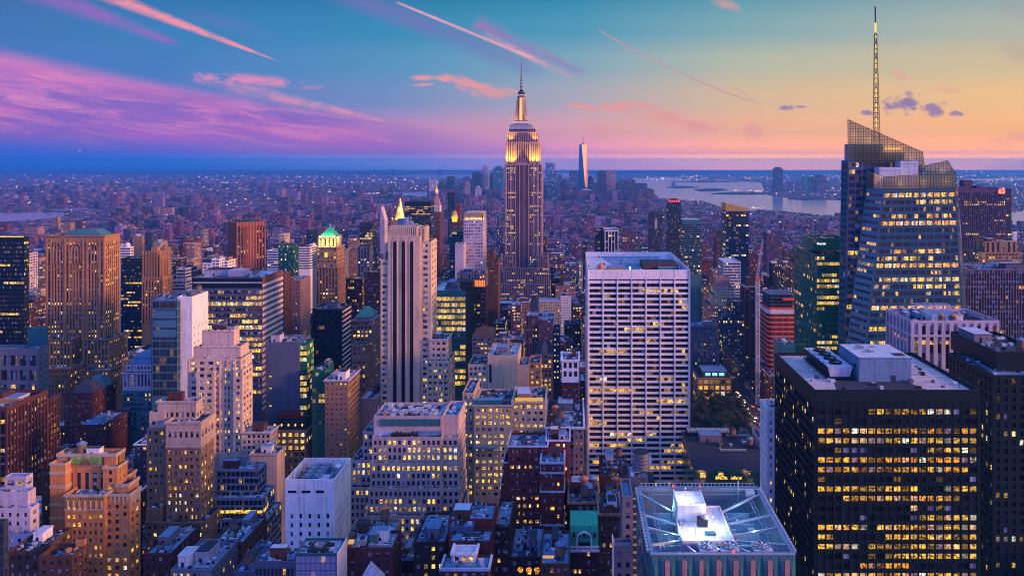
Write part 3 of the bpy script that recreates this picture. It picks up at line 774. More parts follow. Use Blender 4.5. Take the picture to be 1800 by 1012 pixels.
for q in (192, 198.5, 205, 211, 217.5):
    for xa_, xc in ((X0 + ti + 1, cx0 - .1), (cx1 + .1, X1 - ti - 1)):
        mb = MB(); mb.box(xa_, xc, q, q + .3, fl_, fl_ + 2.2, 0); b.part('roof_curb', mb, 'bright_metal')
mb = MB()
for _ in range(26):
    sx = r_.random() < .5
    q = r_.uniform(X0 + 5, cx0 - 2.5) if sx else r_.uniform(cx1 + .5, X1 - 6); w = r_.uniform(193, 219); a = r_.uniform(.6, 2.0)
    mb.box(q, q + a, w, w + r_.uniform(.5, 1.8), fl_, fl_ + r_.uniform(.5, 2.4))
b.part('roof_unit', mb, 'palefelt')
mb = MB()                                              # gantry
gx = X(1300, 219)
for q in (gx, gx + 6.8): mb.bar((q, 221, zt - 3), (q, 221, zt + 3.4), .13)
mb.bar((gx, 221, zt + .8), (gx + 6.8, 221, zt + .8), .1); mb.box(gx + 2.2, gx + 4.8, 220, 222, zt - 1.5, zt + .4, 0)
b.part('gantry', mb, 'bright_metal')
for q, w, c in ((X0 + 11, Y1 - .5, LIT_R), (X0 + 19, Y1 - .5, LIT_R), (X0 + 21, Y0 + .3, LIT_R)):
    mb = MB(); mb.lathe(q, w, [(.22, zt), (.25, zt + .3), (.01, zt + .6)], 8); b.part('warning_lamp', mb, c)
b.foot.append((X0, X1, Y0, Y1, zt))
for q, w, pw in ((cx0 + 9.5, 202, 700), (cx0 + 4, 197.5, 500), (cx0 + 3, 209, 420)):
    zz = cz + 3.4 if w < 205 else cz + 8.2
    mb = MB(); mb.bar((q, w, zz - 3.2), (q, w, zz - .2), .07); b.part('lamp_post', mb, 'steel')
    pt_light('roof_lamp', (q, w, zz), pw * 2.2, (.68, .85, 1.0), .5).parent = None
for q, w in ((X0 + 8, 200), (X1 - 7, 200), (X0 + 8, 214), (X1 - 7, 213), (cx0 + 7, 190)):
    pt_light('roof_lamp', (q, w, zt - .6), 950, (.26, .66, 1.0), .4)

# --- faceted crystal tower with slanted glass crown and lattice spire
b = Bld('crystal_tower', 'faceted blue glass skyscraper with slanted crown and tall lattice spire', 'the faceted glass skyscraper', 560, vb=640, win=True, pane=PANE_B)
b._root(X(1600, 600), 600)
CG = dict(ST['glass'], nx=10, sub=3, fl=5.35, wf=.82, hf=.58, rec=.25, lit=.40, coh=.62, blind=.02, em=1.0, tm=2.5, tone=(.12, .55))
def low(a, c):                                          # extend an edge to the street
    a, c = Vector(a), Vector(c); k = a.z / (a.z - c.z); return a + (c - a) * k
f0, f1 = P(1553, 332, 560), P(1680, 330, 560); f2, f3 = P(1698, 640, 560), P(1517, 640, 560)
g0, g3 = P(1523, 330, 580), P(1484, 640, 580)
mb = MB()
facade(mb, low(f0, f3), low(f1, f2), f1, f0, CG, b.rng, panes=b.panes, zlow=Z(660, 560))
b.part('front_face', mb, ['spandrel_blue', 'spandrel_blue', PANE_B])
mb = MB(); facade(mb, low(g0, g3), low(f0, f3), f0, g0, dict(CG, nx=5, sub=1, lit=.14, hf=.42, wf=.9), b.rng, panes=b.panes, zlow=Z(660, 560))
b.part('slanted_facet', mb, ['spandrel_pale', 'spandrel_pale', PANE_B])
h1, h2 = P(1684, 330, 590), P(1706, 640, 590)
mb = MB(); mb.poly([low(f1, f2), low(h1, h2), h1, f1]); mb.poly([f0, f1, h1, g0 + Vector((0, 10, 0))]); b.part('side_face', mb, ['glass_blue'])
a0, a1, a2, a3 = P(1491, 252, 586), P(1629, 300, 586), P(1632, 640, 586), P(1484, 640, 586)
a1 = Vector((a1.x, 586, a0.z))
mb = MB(); r0 = P(1491, 252, 586); r0b = Vector((r0.x - 2.5, 594, r0.z)); r3b = Vector((a3.x - 2.5, 594, a3.z))
A_, D_ = low(a0, a3), a0
facade(mb, A_, low(P(1600, 290, 586), P(1602, 640, 586)), Vector((X(1600, 586), 586, Z(282, 586))), Vector((a0.x, 586, Z(282, 586))), dict(CG, nx=9, sub=2, lit=.10, em=.6, tm=1.0), b.rng, panes=b.panes, zlow=Z(660, 586))
b.part('rear_face', mb, ['glass_blue', 'glass_blue', PANE_B])
mb = MB(); facade(mb, low(r0b, r3b), A_, Vector((a0.x, 586, Z(282, 586))), Vector((r0b.x, 594, Z(282, 586))), dict(CG, nx=2, sub=1, lit=.05), b.rng, panes=b.panes, zlow=Z(660, 586))
b.part('side_face', mb, ['spandrel_blue', 'glass_blue', PANE_B])
mb = MB()                                              # stepped solid core behind the crown glass
for xa_, xc, yt_, Ya in ((1494, 1552, 253, 592), (1552, 1590, 268, 592.5), (1590, 1622, 290, 593)):
    mb.box(X(xa_, Ya), X(xc, Ya) - .02, Ya, 604 + (xa_ > 1500) * 12, Z(640, Ya), Z(yt_, Ya), 0)
b.part('core', mb, ['glass_blue'])
mb = MB(); mb.box(X(1555, 592), X(1584, 592), 591.6, 591.98, Z(263, 592), Z(260, 592)); b.part('lit_band', mb, LIT_Y)
m, nt_, bs = newmat('crown_glass')
bs.inputs['Base Color'].default_value = (.5, .42, .28, 1); bs.inputs['Roughness'].default_value = .3
tl = nt_.nodes.new('ShaderNodeBsdfTranslucent'); tl.inputs['Color'].default_value = (.95, .80, .50, 1); tp_ = nt_.nodes.new('ShaderNodeBsdfTransparent'); tp_.inputs['Color'].default_value = (.95, .9, .8, 1)
m1 = nt_.nodes.new('ShaderNodeMixShader'); m2 = nt_.nodes.new('ShaderNodeMixShader'); m1.inputs[0].default_value = .8; m2.inputs[0].default_value = .62
nt_.links.new(bs.outputs[0], m1.inputs[1]); nt_.links.new(tl.outputs[0], m1.inputs[2]); nt_.links.new(m1.outputs[0], m2.inputs[1]); nt_.links.new(tp_.outputs[0], m2.inputs[2])
nt_.links.new(m2.outputs[0], nt_.nodes['Material Output'].inputs[0])
def lattice(poly, du, dv, r, name):
    """a glass screen in the plane Y = const: pane sheet plus a square grid of bars clipped to the outline"""
    Yc = poly[0].y; mb = MB()
    pts = [(p.x, p.z) for p in poly]
    def cut(fixed, ax):
        out = []
        for i in range(len(pts)):
            p, q = pts[i], pts[(i + 1) % len(pts)]
            if (p[ax] - fixed) * (q[ax] - fixed) < 0:
                t = (fixed - p[ax]) / (q[ax] - p[ax]); out.append(p[1 - ax] + (q[1 - ax] - p[1 - ax]) * t)
        return sorted(out)
    xs = [p[0] for p in pts]; zs = [p[1] for p in pts]
    x = min(xs) + du
    while x < max(xs):
        c = cut(x, 0)
        if len(c) >= 2: mb.box(x - r, x + r, Yc - .2, Yc + .1, c[0], c[-1], 0)
        x += du
    z = min(zs) + dv
    while z < max(zs):
        c = cut(z, 1)
        if len(c) >= 2: mb.box(c[0], c[-1], Yc - .25, Yc + .05, z - r, z + r, 0, bottom=True)
        z += dv
    for i in range(len(poly)): mb.bar(poly[i], poly[(i + 1) % len(poly)], r * 1.6, 0)
    b.part(name + '_grid', mb, 'iron')
    mb = MB(); mb.poly(poly); mb.poly([p + Vector((0, .12, 0)) for p in poly][::-1]); b.part(name, mb, m)
lattice([P(1491, 281.5, 585.9), P(1626, 281.5, 585.9) + Vector((0, 0, -9)), P(1622, 267, 585.9), P(1490, 210, 585.9)], 2.1, 2.1, .11, 'crown_screen')
lattice([P(1626, 330, 584), P(1683, 330, 584), P(1680, 305, 584), P(1666, 282, 584), P(1626, 291, 584)], 2.1, 2.1, .11, 'crown_screen')
lattice([P(1554, 331.5, 560.4), P(1679.6, 329.6, 560.4), P(1678.6, 304, 560.4), P(1553, 311, 560.4)], 2.1, 2.1, .10, 'crown_screen')
mb = MB(); mb.poly([P(1523, 329.5, 579.8), P(1553, 331.6, 560.5), P(1553, 311, 560.5), P(1523, 298, 579.8)]); b.part('crown_screen', mb, m)
mb = MB()
for k in range(9):
    t = k / 8; p = P(1523, 329.5, 579.7).lerp(P(1553, 331.6, 560.4), t); q = P(1523, 298, 579.7).lerp(P(1553, 311, 560.4), t); mb.bar(p, q, .14)
for k in range(6):
    t = k / 5; p = P(1523, 329.5, 579.7).lerp(P(1523, 298, 579.7), t); q = P(1553, 331.6, 560.4).lerp(P(1553, 311, 560.4), t); mb.bar(p, q, .14)
b.part('crown_screen_grid', mb, 'iron')
for xa_, xc, yt_, yb_, Ya in ((1546, 1583, 294, 310, 570), (1583, 1614, 283, 312, 572)):
    mb = MB(); mb.box(X(xa_, Ya), X(xc, Ya), Ya, Ya + 10, Z(yb_ + 22, Ya), Z(yt_, Ya), 0, top=1); mb.box(X(xa_, Ya) - .1, X(xc, Ya) + .1, Ya - .08, Ya + .02, Z(yt_ + 6, Ya), Z(yt_ + 5, Ya), 1); b.part('plant_room', mb, ['palefelt', 'bluefelt'])
mb = MB()
for i in range(40):
    q = 1556 + 3 * i; mb.bar(P(q, 311 - i * .17, 566), P(q, 311 - i * .17 - 1.6, 566), .1)
b.part('railing', mb, 'steel')
sx, sy, sz0, sz1 = X(1541, 606), 606, Z(250, 606), Z(60, 606)
mb = MB(); ml = MB(); n_ = 22
def sp_r(t): return 2.1 * (1 - t) + .8 * t
prevr = None
for i in range(n_ + 1):
    t = i / n_; z = sz0 + (sz1 - sz0) * t; r = sp_r(t)
    ring = [Vector((sx - t * .9 + r * c, sy + r * s_, z)) for c, s_ in ((1, 1), (-1, 1), (-1, -1), (1, -1))]
    for k in range(4): mb.bar(ring[k], ring[(k + 1) % 4], .16)
    if prevr:
        for k in range(4):
            mb.bar(prevr[k], ring[k], .22); mb.bar(prevr[k], ring[(k + 1) % 4], .15)
        c0 = sum(prevr, Vector()) / 4; c1 = sum(ring, Vector()) / 4
        if i % 3 != 0: ml.bar(c0.lerp(c1, .1), c0.lerp(c1, .8), .7)
    prevr = ring
c0 = sum(prevr, Vector()) / 4
mb.bar(c0, (c0.x - .3, c0.y, Z(12, 606)), .55, 0, 8); ml.bar((c0.x, c0.y, c0.z + 1), (c0.x - .1, c0.y, c0.z + 9), .62, 0, 8)
spire = b.part('spire', mb, 'iron')
o = ml.build('spire_light', emis('spire_glow', (1, .62, .10), 1.5), b.root); o.parent = spire
b.foot.append((X(1484, 580), X(1706, 580), 560, 640, 250))
for px_, py_, yy in ((1498, 238, 588.6), (1525, 246, 588.6), (1560, 258, 588.6), (1600, 278, 588.6), (1580, 322, 563), (1620, 320, 563), (1660, 318, 563), (1655, 300, 586)): pt_light('crown_lamp', (X(px_, yy), yy, Z(py_, yy)), 160, (1, .68, .28), .8)

# --- green glass block with a lit name sign
b = Bld('office_tower', 'dark green glass office block with white rooftop name sign', 'the green glass block', 620, vb=612, win=True, pane=PANE_G)
x0, x1, y0, y1, z0, z1, zr = b.box(1435, 1490, 447, xb=1396, st='glass', wall='glass_green', roof='slate', lit=.68, coh=.85, tone=(.5, .7), fl=4.7, bay=2.2, hf=.55, sover=dict(lit=.06, coh=.2))
b.box(1430, 1490, 419, 632, d=30, yb=440, st='blank', wall='glass_green', name='crown_block', roof='tar', par=2)
cu = bpy.data.curves.new('sign', 'FONT'); cu.body = 'MetLife'; cu.size = 2.5; cu.extrude = .15; cu.materials.append(emis('sign_white', (1, .92, 1), 1.6))
o = text_mesh('name_sign', cu); o.parent = b.root
o.location = Vector((X(1436, 631.5), 631.4, Z(430, 631.5))) - b.root.location; o.rotation_euler = (math.pi / 2, 0, 0)

# --- white block with tall window strips and plant on the roof
b = Bld('office_tower', 'pale concrete block with tall dark window strips and crowded plant roof', 'the pale strip-windowed block', 400, vb=640, win=True, pane=PANE_K)
x0, x1, y0, y1, z0, z1, zr = b.box(1602, 1757, 563, xb=1557, st='pier', wall='lilac', sp='slate', roof='tar', par=3, bay=4.4, fl=8.2, wf=.52, hf=.94, rec=.9, lit=.12, tm=1.6, em=.5, coh=.5)
mb = MB()
for z_ in (Z(590, 400), ): mb.box(x0 - .1, x1 + .1, y0 - .12, y0 + .95, z_ - .6, z_ + .6, 0, bottom=True); mb.box(x0 - .12, x0 + .95, y0 + .96, y1, z_ - .6, z_ + .6, 0, bottom=True)
b.part('band_course', mb, 'lilac')
mb = MB(); r_ = random.Random(2)
for i in range(33): 
    q = x0 + .6 + i * 1.42
    if r_.random() < .75: mb.box(q, q + 1.2, y0 + .80, y0 + .86, Z(606, 400), Z(599, 400), 0, cell=(r_.uniform(.5, 1.1), .3, 0, .3))
for i in range(22):
    q = y0 + 1 + i * 1.8
    if r_.random() < .8: mb.box(x0 + .80, x0 + .86, q, q + 1.4, Z(606, 400), Z(601, 400), 0, cell=(r_.uniform(.5, 1.1), .2, 0, .3))
b.part('lit_floor', mb, PANE)
for k in range(6):
    q = x0 + 5 + k * 3.0; w = 418 + (k % 2) * 8
    mb = MB(); mb.box(q, q + 2.4, w, w + 6, zr + .6, zr + 3.6, 0, top=1, bottom=True); mb.box(q + .2, q + 2.2, w + .5, w + 5.5, zr, zr + .6, 2); b.part('air_conditioner', mb, ['bluefelt', 'palefelt', 'iron'])
for q, w in ((x0 + 21, 410), (x0 + 27, 409), (x0 + 33, 416)): b.tank(q, w, zr, 2.0, 2.6, 1.2, cone='roof_orange')
mb = MB()
for i in range(7):
    q = x0 + 16 + i * 3.4; mb.bar((q, 424, zr), (q, 424, zr + 5.4), .14); mb.bar((q, 424, zr + 5.4), (q, 436, zr + 5.4), .14); mb.bar((q, 436, zr), (q, 436, zr + 5.4), .14)
for w in (424, 430, 436): mb.bar((x0 + 16, w, zr + 5.4), (x0 + 36.4, w, zr + 5.4), .2)
b.part('pipe_rack', mb, 'palefelt'); b.clutter(6)

# --- dark tower at the right edge
b = Bld('office_tower', 'dark bronze tower with stepped penthouse beside the black gravel-roofed slab', 'the dark bronze tower', 330, win=True, pane=PANE_K)
x0, x1, y0, y1, z0, z1, zr = b.box(1746, 1860, 659, xb=1668, st='grid', wall='black', sp='black', roof='slate', par=.6, bay=3.4, fl=3.9, wf=.5, hf=.6, lit=.10, coh=.35, blind=.04, tone=(.3, .94), sover=dict(lit=.06))
b.wbox(x0 + 6, x1, y0 + 8, y1 + 10, zr, zr + 9, st='blank', wall='black', roof='tar', name='penthouse', par=1.5)
b.clutter(4)
# --- narrow white building
b = Bld('narrow_tower', 'narrow pale blue building wedged against the black gravel-roofed slab', 'the narrow pale building', 310, vb=900, win=True)
b.box(1348, 1385, 716, xb=1336, st='punch', wall='white', roof='palefelt', par=1.4, bay=3.2, fl=3.6, wf=.3, hf=.5, lit=.04, sover=dict(bay=3.4))
# --- low glass-fronted building with shingled slope
b = Bld('low_building', 'low building with sloping shingled roof above a green glass gallery', 'the shingle-sloped low building', 465, vb=852, win=False, pane=PANE_G)
x0, x1, y0, y1, z0, z1, zr = b.box(1219, 1346, 826, d=50, st='glass', wall='glass_green', roof='tar', fl=4.2, bay=3.6, hf=.8, wf=.9, lit=.06, par=.2)
mb = MB(); zs = Z(797, 475); mb.poly([(x0, y0 + .5, z1), (x1, y0 + .5, z1), (x1, y0 + 9, zs), (x0, y0 + 9, zs)]); mb.poly([(x0, y0 + .5, z1), (x0, y0 + 9, zs), (x0, y0 + 9, z1)]); mb.poly([(x1, y0 + .5, z1), (x1, y0 + 9, z1), (x1, y0 + 9, zs)])
for i in range(60):
    q = x0 + (x1 - x0) * i / 60
    for j in range(5):
        w = j / 5 + (i % 2) * .06; mb.box(q, q + .55, y0 + .5 + 8.5 * w, y0 + .9 + 8.5 * w, z1 + (zs - z1) * w, z1 + (zs - z1) * w + .35, 0)
b.part('sloped_roof', mb, 'slate')
mb = MB(); mb.box(x0, x1, y0 + 9.02, y1, z1 - .2, zs, 0, top=1); b.part('roof_block', mb, ['grey', 'tar'])
mb = MB(); r_ = random.Random(5); q = X(1258, 465)
for k in range(14):
    w = r_.uniform(.6, 1.2)
    if k not in (6, 7): mb.box(q, q + w, y0 - .12, y0 - .02, Z(842, 465), Z(837, 465) + r_.uniform(-.3, .3), cell=(1.1, .35, 0, 0))
    q += w + .25
b.part('lit_room', mb, PANE)
b.clutter(11, (x0, x1, y0 + 10, y1, z0, zs, zs))
mb = MB()
for i in range(26):
    q = x0 + 3 + i * 1.25; mb.box(q, q + .6, y1 - 8, y1 - 2, zs + 2.0, zs + 3.2, 0, bottom=True)
mb.box(x0 + 2, x0 + 37, y1 - 9, y1 - 1, zs, zs + 2, 1); b.part('cooling_unit', mb, ['palefelt', 'iron'])

# --- construction tower in red netting, hoist mast, brown slab
b = Bld('construction_tower', 'unfinished round-cornered tower in red netting with a white safety skirt', 'the red construction tower', 805, vb=660)
b._root(X(1372, 820), 820)
xa, xb_, ztop = X(1350, 805), X(1400, 805), Z(512, 805)
base = [(xa + 3, 805), (xb_, 805), (xb_, 837), (xa - .2, 841), (xa - .2, 810)]
def inset(pl, k):
    cx_ = sum(p[0] for p in pl) / len(pl); cy_ = sum(p[1] for p in pl) / len(pl)
    return [(cx_ + (x - cx_) * k, cy_ + (y - cy_) * k) for x, y in pl]
mb = MB(); mc = MB(); ms = MB(); zf = 0; k = 0; fl_ = 5.1
wall('red_net', (.9, .2, .14), .8); wall('red_floor', (.16, .03, .025)); wall('skirt_net', (.62, .66, .80)); wall('orange_net', (.85, .10, .03))
while zf < Z(553, 805):
    mb.prism(inset(base, 1.0), zf, zf + 1.7, 0); ms.prism(inset(base, .95), zf + 1.7, zf + fl_, 0); zf += fl_
b.part('floor_slab', mb, 'red_net'); b.part('infill', ms, 'red_floor')
mb = MB()
for px_ in (1364, 1376, 1388):
    mb.bar((X(px_, 804.2), 804.2, 0), (X(px_, 804.2), 804.2, Z(553, 805)), .28)
b.part('hoist_rail', mb, 'pink')
mb = MB(); zc = zf
mb.prism(inset(base, 1.05), zc, zc + 4.6, 0); b.part('safety_skirt', mb, 'skirt_net')
mb = MB(); mb.prism(inset(base, 1.04), zc + 4.7, zc + 6.4, 0); b.part('warning_net', mb, 'orange_net')
mb = MB(); z_ = zc + 6.4
for k in range(4):
    mb.prism(inset(base, .97), z_ + 3.2, z_ + 3.6, 0)
    for p in inset(base, .93): mb.bar((*p, z_), (*p, z_ + 3.3), .4, 0)
    mb.prism(inset(base, .8), z_, z_ + 3.2, 1); z_ += 3.6
b.part('open_floor', mb, ['bluegrey', 'slate'])
mb = MB(); mb.prism([(X(1376, 805), 804.5), (xb_, 804.5), (xb_, 825), (X(1376, 805), 825)], z_ - 6.2, z_ - 3.8, 0); b.part('orange_panel', mb, 'orange_net')
mb = MB(); r_ = random.Random(3)
for k in range(34):
    q = r_.uniform(xa, xb_ - 1); w = r_.uniform(807, 832); h = r_.uniform(1, 5); mb.bar((q, w, z_), (q, w, z_ + h), .16)
    if k % 2: mb.bar((q, w, z_ + h * .8), (q + r_.uniform(2, 5), w, z_ + h * .8), .14)
b.part('formwork', mb, 'bluefelt')
b.foot.append((xa, xb_, 805, 841, z_))
b = Bld('tower_crane', 'pale lattice hoist mast and raised crane jib beside the red construction tower', 'the crane mast', 800, vb=650, cat='crane')
mx = X(1332, 799); b._root(mx, 799); mb = MB(); mz = Z(492, 799); r = 1.8; z = 0
while z < mz:
    q = [(mx + r * c, 799 + r * s_, z) for c, s_ in ((1, 1), (-1, 1), (-1, -1), (1, -1))]; q2 = [(p[0], p[1], z + 2.8) for p in q]
    for k in range(4): mb.bar(q[k], q2[k], .26); mb.bar(q[k], q2[(k + 1) % 4], .16); mb.bar(q[k], q[(k + 1) % 4], .16)
    z += 2.8
b.part('mast', mb, 'skirt_net')
mb = MB(); mb.box(mx - 2.2, mx + 2.2, 797, 802, mz, mz + 3.4); b.part('cab', mb, 'orange_net')
mb = MB(); A_ = Vector((mx - .5, 799, mz + 3)); B_ = P(1341, 421, 799)
for k in range(14):
    p, q = A_.lerp(B_, k / 14), A_.lerp(B_, (k + 1) / 14); w = 1.3 * (1 - .6 * k / 14)
    for o_ in ((-w, 0), (w, 0), (0, 1.5 * w)): mb.bar(p + Vector((o_[0], o_[1], 0)), q + Vector((o_[0], o_[1], 0)), .2)
    mb.bar(p + Vector((-w, 0, 0)), q + Vector((w, 0, 0)), .14); mb.bar(p + Vector((w, 0, 0)), q + Vector((-w, 0, 0)), .14)
b.part('jib', mb, 'lilac')
b = Bld('brown_tower', 'slim brown slab with a pale ledge beside the crane mast', 'the slim brown slab', 890, vb=665)
b.box(1308, 1328, 503, xb=1301, st='pier', wall='redbrown', sp='black', bay=5.4, wf=.45, lit=.02, name='lower_shaft', cor='lilac')
b.box(1314, 1327, 488, 893, d=15, yb=503, st='blank', wall='redbrown', name='upper_shaft')
b = Bld('brown_building', 'dark ribbed lower building at the foot of the red construction tower', 'the ribbed lower building', 772, vb=705)
b.box(1352, 1372, 664, xb=1320, st='ribbon', wall='redbrown', roof='pink', lit=.10, bay=3, hf=.4, tone=(0, .2))
b.clutter(4)
b = Bld('teal_block', 'small teal plant block with glowing edge beside the green glass block', 'the small teal block', 500, vb=640)
b.box(1374, 1398, 606, d=20, st='blank', wall='glass_teal', roof='bluefelt'); b.clutter(2)

# --- white banded slab (the big one in the centre)
b = Bld('office_tower', 'broad white-framed slab with seven columns of wide dark windows', 'the broad white-framed slab', 520, vb=858, win=True, pane=PANE_K)
x0, x1, y0, y1, z0, z1, zr = b.box(1033, 1213, 474, d=105, st='ribbon', wall='white', roof='palefelt', par=3.6, nx=7, fl=3.88, wf=.90, hf=.62, rec=.7, em=.7, tm=9.0, sub=4, lit=.18, coh=.72, blind=.01, tone=(.2, .65), sover=dict(nx=9, em=1.5))
mb = MB()
for i in range(8):
    q = x0 + .7 + (x1 - x0 - 1.4) * i / 7; mb.box(q - .28, q + .28, y0 - .45, y0 + .1, 0, z1 - 6.2, 0)
for q in (x0 + .02, x1 - .35): mb.box(q, q + .33, y0 - .6, y0 + .1, 0, z1 + .05, 0)
for i in range(1, 7):
    q = x0 + .7 + (x1 - x0 - 1.4) * i / 7; mb.box(q - .06, q + .06, y0 - .03, y0, z1 - 6.1, z1 - .1, 1)
mb.box(x0 + .4, x1 - .4, y0 - .06, y0 - .01, z1 - 7.6, z1 - 6.6, 1)
b.part('pier', mb, ['white', 'slate'])
mb = MB(); mb.box(x0 + 15, x0 + 27, y0 + 18, y0 + 32, zr, zr + 2.6, 0, top=1); b.part('plant_room', mb, ['tan', 'bluefelt'])
mb = MB(); mb.box(x0 + 52, x0 + 66, y0 + 22, y0 + 40, zr, zr + 2.2, 0, top=1); b.part('plant_room', mb, ['teal', 'bluefelt'])
mb = MB(); mb.lathe(x0 + 10, y0 + 20, [(2.6, zr), (2.6, zr + 3.4), (.1, zr + 6)], 12); b.part('water_tank', mb, 'roof_orange')
b.clutter(7)
mb = MB(); mb.lathe(x0 + 30, y0 + 3, [(.35, zr), (.35, zr + 4.2), (.6, zr + 4.2), (.6, zr + 5.2)], 8); b.part('roof_lamp_stand', mb, LIT_W)

# --- far-right towers
b = Bld('striped_building', 'low wide block with close-set pale fins and glowing orange floor lines', 'the pale-finned block', 600, vb=606)
wall('fin_mauve', (.22, .15, .20)); b.box(1696, 1830, 473, d=40, st='pier', wall='fin_mauve', sp='black', roof='tar', bay=2.15, wf=.74, hf=.6, fl=4.0, lit=.07, coh=.85, tone=(.05, .4), tm=.8); b.clutter(6)
b = Bld('tan_building', 'tan stone building with tall arched bays in front of the purple slab', 'the tan arched building', 800, vb=475)
b.box(1720, 1796, 443, st='grid', wall='tan', bay=3.6, lit=.12, name='base', d=30)
b.box(1731, 1788, 424, 804, d=22, st='pier', wall='tan', sp='darkbrown', bay=6, wf=.4, hf=.8, fl=6, lit=.03, clut=2)
b = Bld('purple_tower', 'dark purple slab with glowing red rooftop numerals', 'the dark purple slab', 1000, vb=440)
b.box(1674, 1768, 331, st='pier', wall='purple', sp='black', bay=2.6, wf=.6, lit=.07, coh=.75, d=40, tm=6, tone=(.3, .7))
b.box(1768, 1778, 331.6, 1003, d=36, st='glass', wall='navy', name='dark_corner', lit=.05); 
mb = MB(); q, w, v_ = b.foot[0][0], b.foot[0][1], b.foot[0][4]
mb.box(q + 20, q + 32, 1008, 1020, v_ - 1.2, v_ + 11, 0); mb.box(q + 5, q + 22, 1006, 1018, v_ - 1.2, v_ + 2, 0); mb.box(q + 36, q + 44, 1006, 1018, v_ - 1.2, v_ + 4, 0); b.part('plant_room', mb, 'purple')
mb = MB(); mb.box(X(1754, 999), X(1767.5, 999), 999.2, 999.9, Z(341.5, 999), Z(330.5, 999)); b.part('sign_board', mb, emis('sign_dark_red', (.5, .01, .01), .5))
cu = bpy.data.curves.new('sign', 'FONT'); cu.body = '65'; cu.size = 9.2; cu.extrude = .2; cu.offset = .12; cu.materials.append(emis('sign_red', (1, .12, .06), 5))
o = text_mesh('numeral_sign', cu); o.parent = b.root; o.location = Vector((X(1755, 999), 998.9, Z(340, 999))) - b.root.location; o.rotation_euler = (math.pi / 2, 0, 0)

# --- mid-distance, right of centre
def simple(name, label, short, Y, vb, x0, x1, yt, xb=None, d=None, cat='building', clut=0, **k):
    b = Bld(name, label, short, Y, vb, cat); b.box(x0, x1, yt, xb=xb, d=d, **k)
    if clut: b.clutter(clut)
    return b
b = simple('dark_tower', 'dark tower with slanted golden crown and scattered white window lights', 'the slanted gold-crowned tower', 1100, 455, 1276, 1316, 371, d=34, st='glass', wall='navy', lit=.09, coh=.1, tone=(.5, 1), bay=3.5, par=.5)
q = b.last; mb = MB(); a, c, e, f, _, zt, _ = q
zl, zr_ = Z(357, 1100), Z(366, 1100)
mb.poly([(a, e, zt), (c, e, zt), (c, e, zr_), (a, e, zl)]); mb.poly([(c, e, zt), (c, f, zt), (c, f, zr_), (c, e, zr_)]); mb.poly([(a, f, zt), (a, e, zt), (a, e, zl), (a, f, zl)]); mb.poly([(a, e, zl), (c, e, zr_), (c, f, zr_), (a, f, zl)]); mb.poly([(c, f, zt), (a, f, zt), (a, f, zl), (c, f, zr_)])
b.part('crown', mb, 'gold')
b = simple('dark_tower', 'slim dark tower topped by small red lights', 'the slim red-lit tower', 1250, 445, 1174, 1197, 355, d=26, st='ribbon', wall='navy', sp='black', bay=4, lit=.03, clut=0)
a, c, e, f, _, zt, _ = b.last; mb = MB()
for k in range(5): mb.lathe(a + 3 + k * 4, e + 3, [(1.0, zt), (1.0, zt + 2.2), (.1, zt + 3)], 6)
b.part('warning_lamp', mb, LIT_R); b.wbox(a + 5, c - 6, e + 6, f - 4, zt - 1.2, zt + 5, st='blank', wall='navy', name='crown')
b = simple('dark_tower', 'stepped dark tower with pale inset beside the slim red-lit tower', 'the stepped dark tower', 1350, 445, 1142, 1158, 378, d=30, st='small', wall='navy', lit=.05)
b.box(1146, 1165, 372, 1356, d=24, st='small', wall='slate', name='upper', lit=.05); b.pbox(1151, 1155, 385, 402, 1349.6, .3, 'lilac', 'panel')
simple('glass_block', 'dull green glass block with pale flat cap', 'the pale-capped green block', 1200, 470, 1200, 1233, 386, d=34, st='glass', wall='teal', roof='palefelt', lit=.05, par=.3, tm=7, coh=.2, tone=(.5, 1))
b = simple('black_building', 'black building with five white vertical fins', 'the white-finned black building', 900, 441, 1063, 1087, 405, d=38, st='pier', wall='white', sp='black', nx=4, wf=.84, bay=4, lit=.06, sd='blank', tm=1.2, em=.5)
a, c, e, f, _, zt, _ = b.last; mb = MB(); mb.box(a - .15, a - .02, e + .6, f, 0, zt - 1); b.part('side_cladding', mb, 'black')
b.box(1046, 1062.4, 405.5, 902, d=36, st='glass', wall='black', sp='black', name='dark_wing', lit=.02)
simple('purple_block', 'small plum coloured block beside the white-finned black building', 'the plum block', 1000, 441, 1094, 1110, 402, d=20, st='small', wall='purple')
simple('blue_block', 'small blue-grey block with rows of windows beside the plum block', 'the blue-grey block', 1010, 441, 1111, 1128, 410, d=20, st='grid', wall='bluegrey')
simple('banded_tower', 'teal and white banded glass tower behind the stepped cream building', 'the teal banded tower', 960, 520, 1272, 1302, 460, xb=1262, st='ribbon', wall='palefelt', lit=.03, bay=5, roof='palefelt', sp='teal')
b = Bld('stepped_building', 'stepped cream building with square top beside the broad white-framed slab', 'the stepped cream building', 900, 600)
b.box(1258, 1283, 487, 912, d=14, yb=520, st='blank', wall='pink', name='crown')
b.box(1257, 1290, 505, 908, d=22, yb=540, st='small', wall='cream', name='upper_tier', cor='cream', bay=2.6)
b.box(1252, 1295, 519, 904, d=30, st='small', wall='cream', name='middle_tier', bay=2.6)
b.box(1244, 1300, 536, 900, d=36, st='small', wall='pink', name='base', lit=.15, bay=2.6)
b = Bld('ribbed_tower', 'blue-grey ribbed tower with flat cap beside the broad white-framed slab', 'the ribbed blue-grey tower', 838, 668)
b.box(1215, 1258, 573, d=26, st='pier', wall='bluegrey', sp='navy', roof='teal', bay=3.4, wf=.4, lit=.02, clut=2)
b.box(1258, 1264, 600, 840, d=22, st='blank', wall='bluegrey', name='shoulder')
b = Bld('dark_building', 'dark setback building with white lit windows beside the slim brown slab', 'the dark setback building', 842, 662)
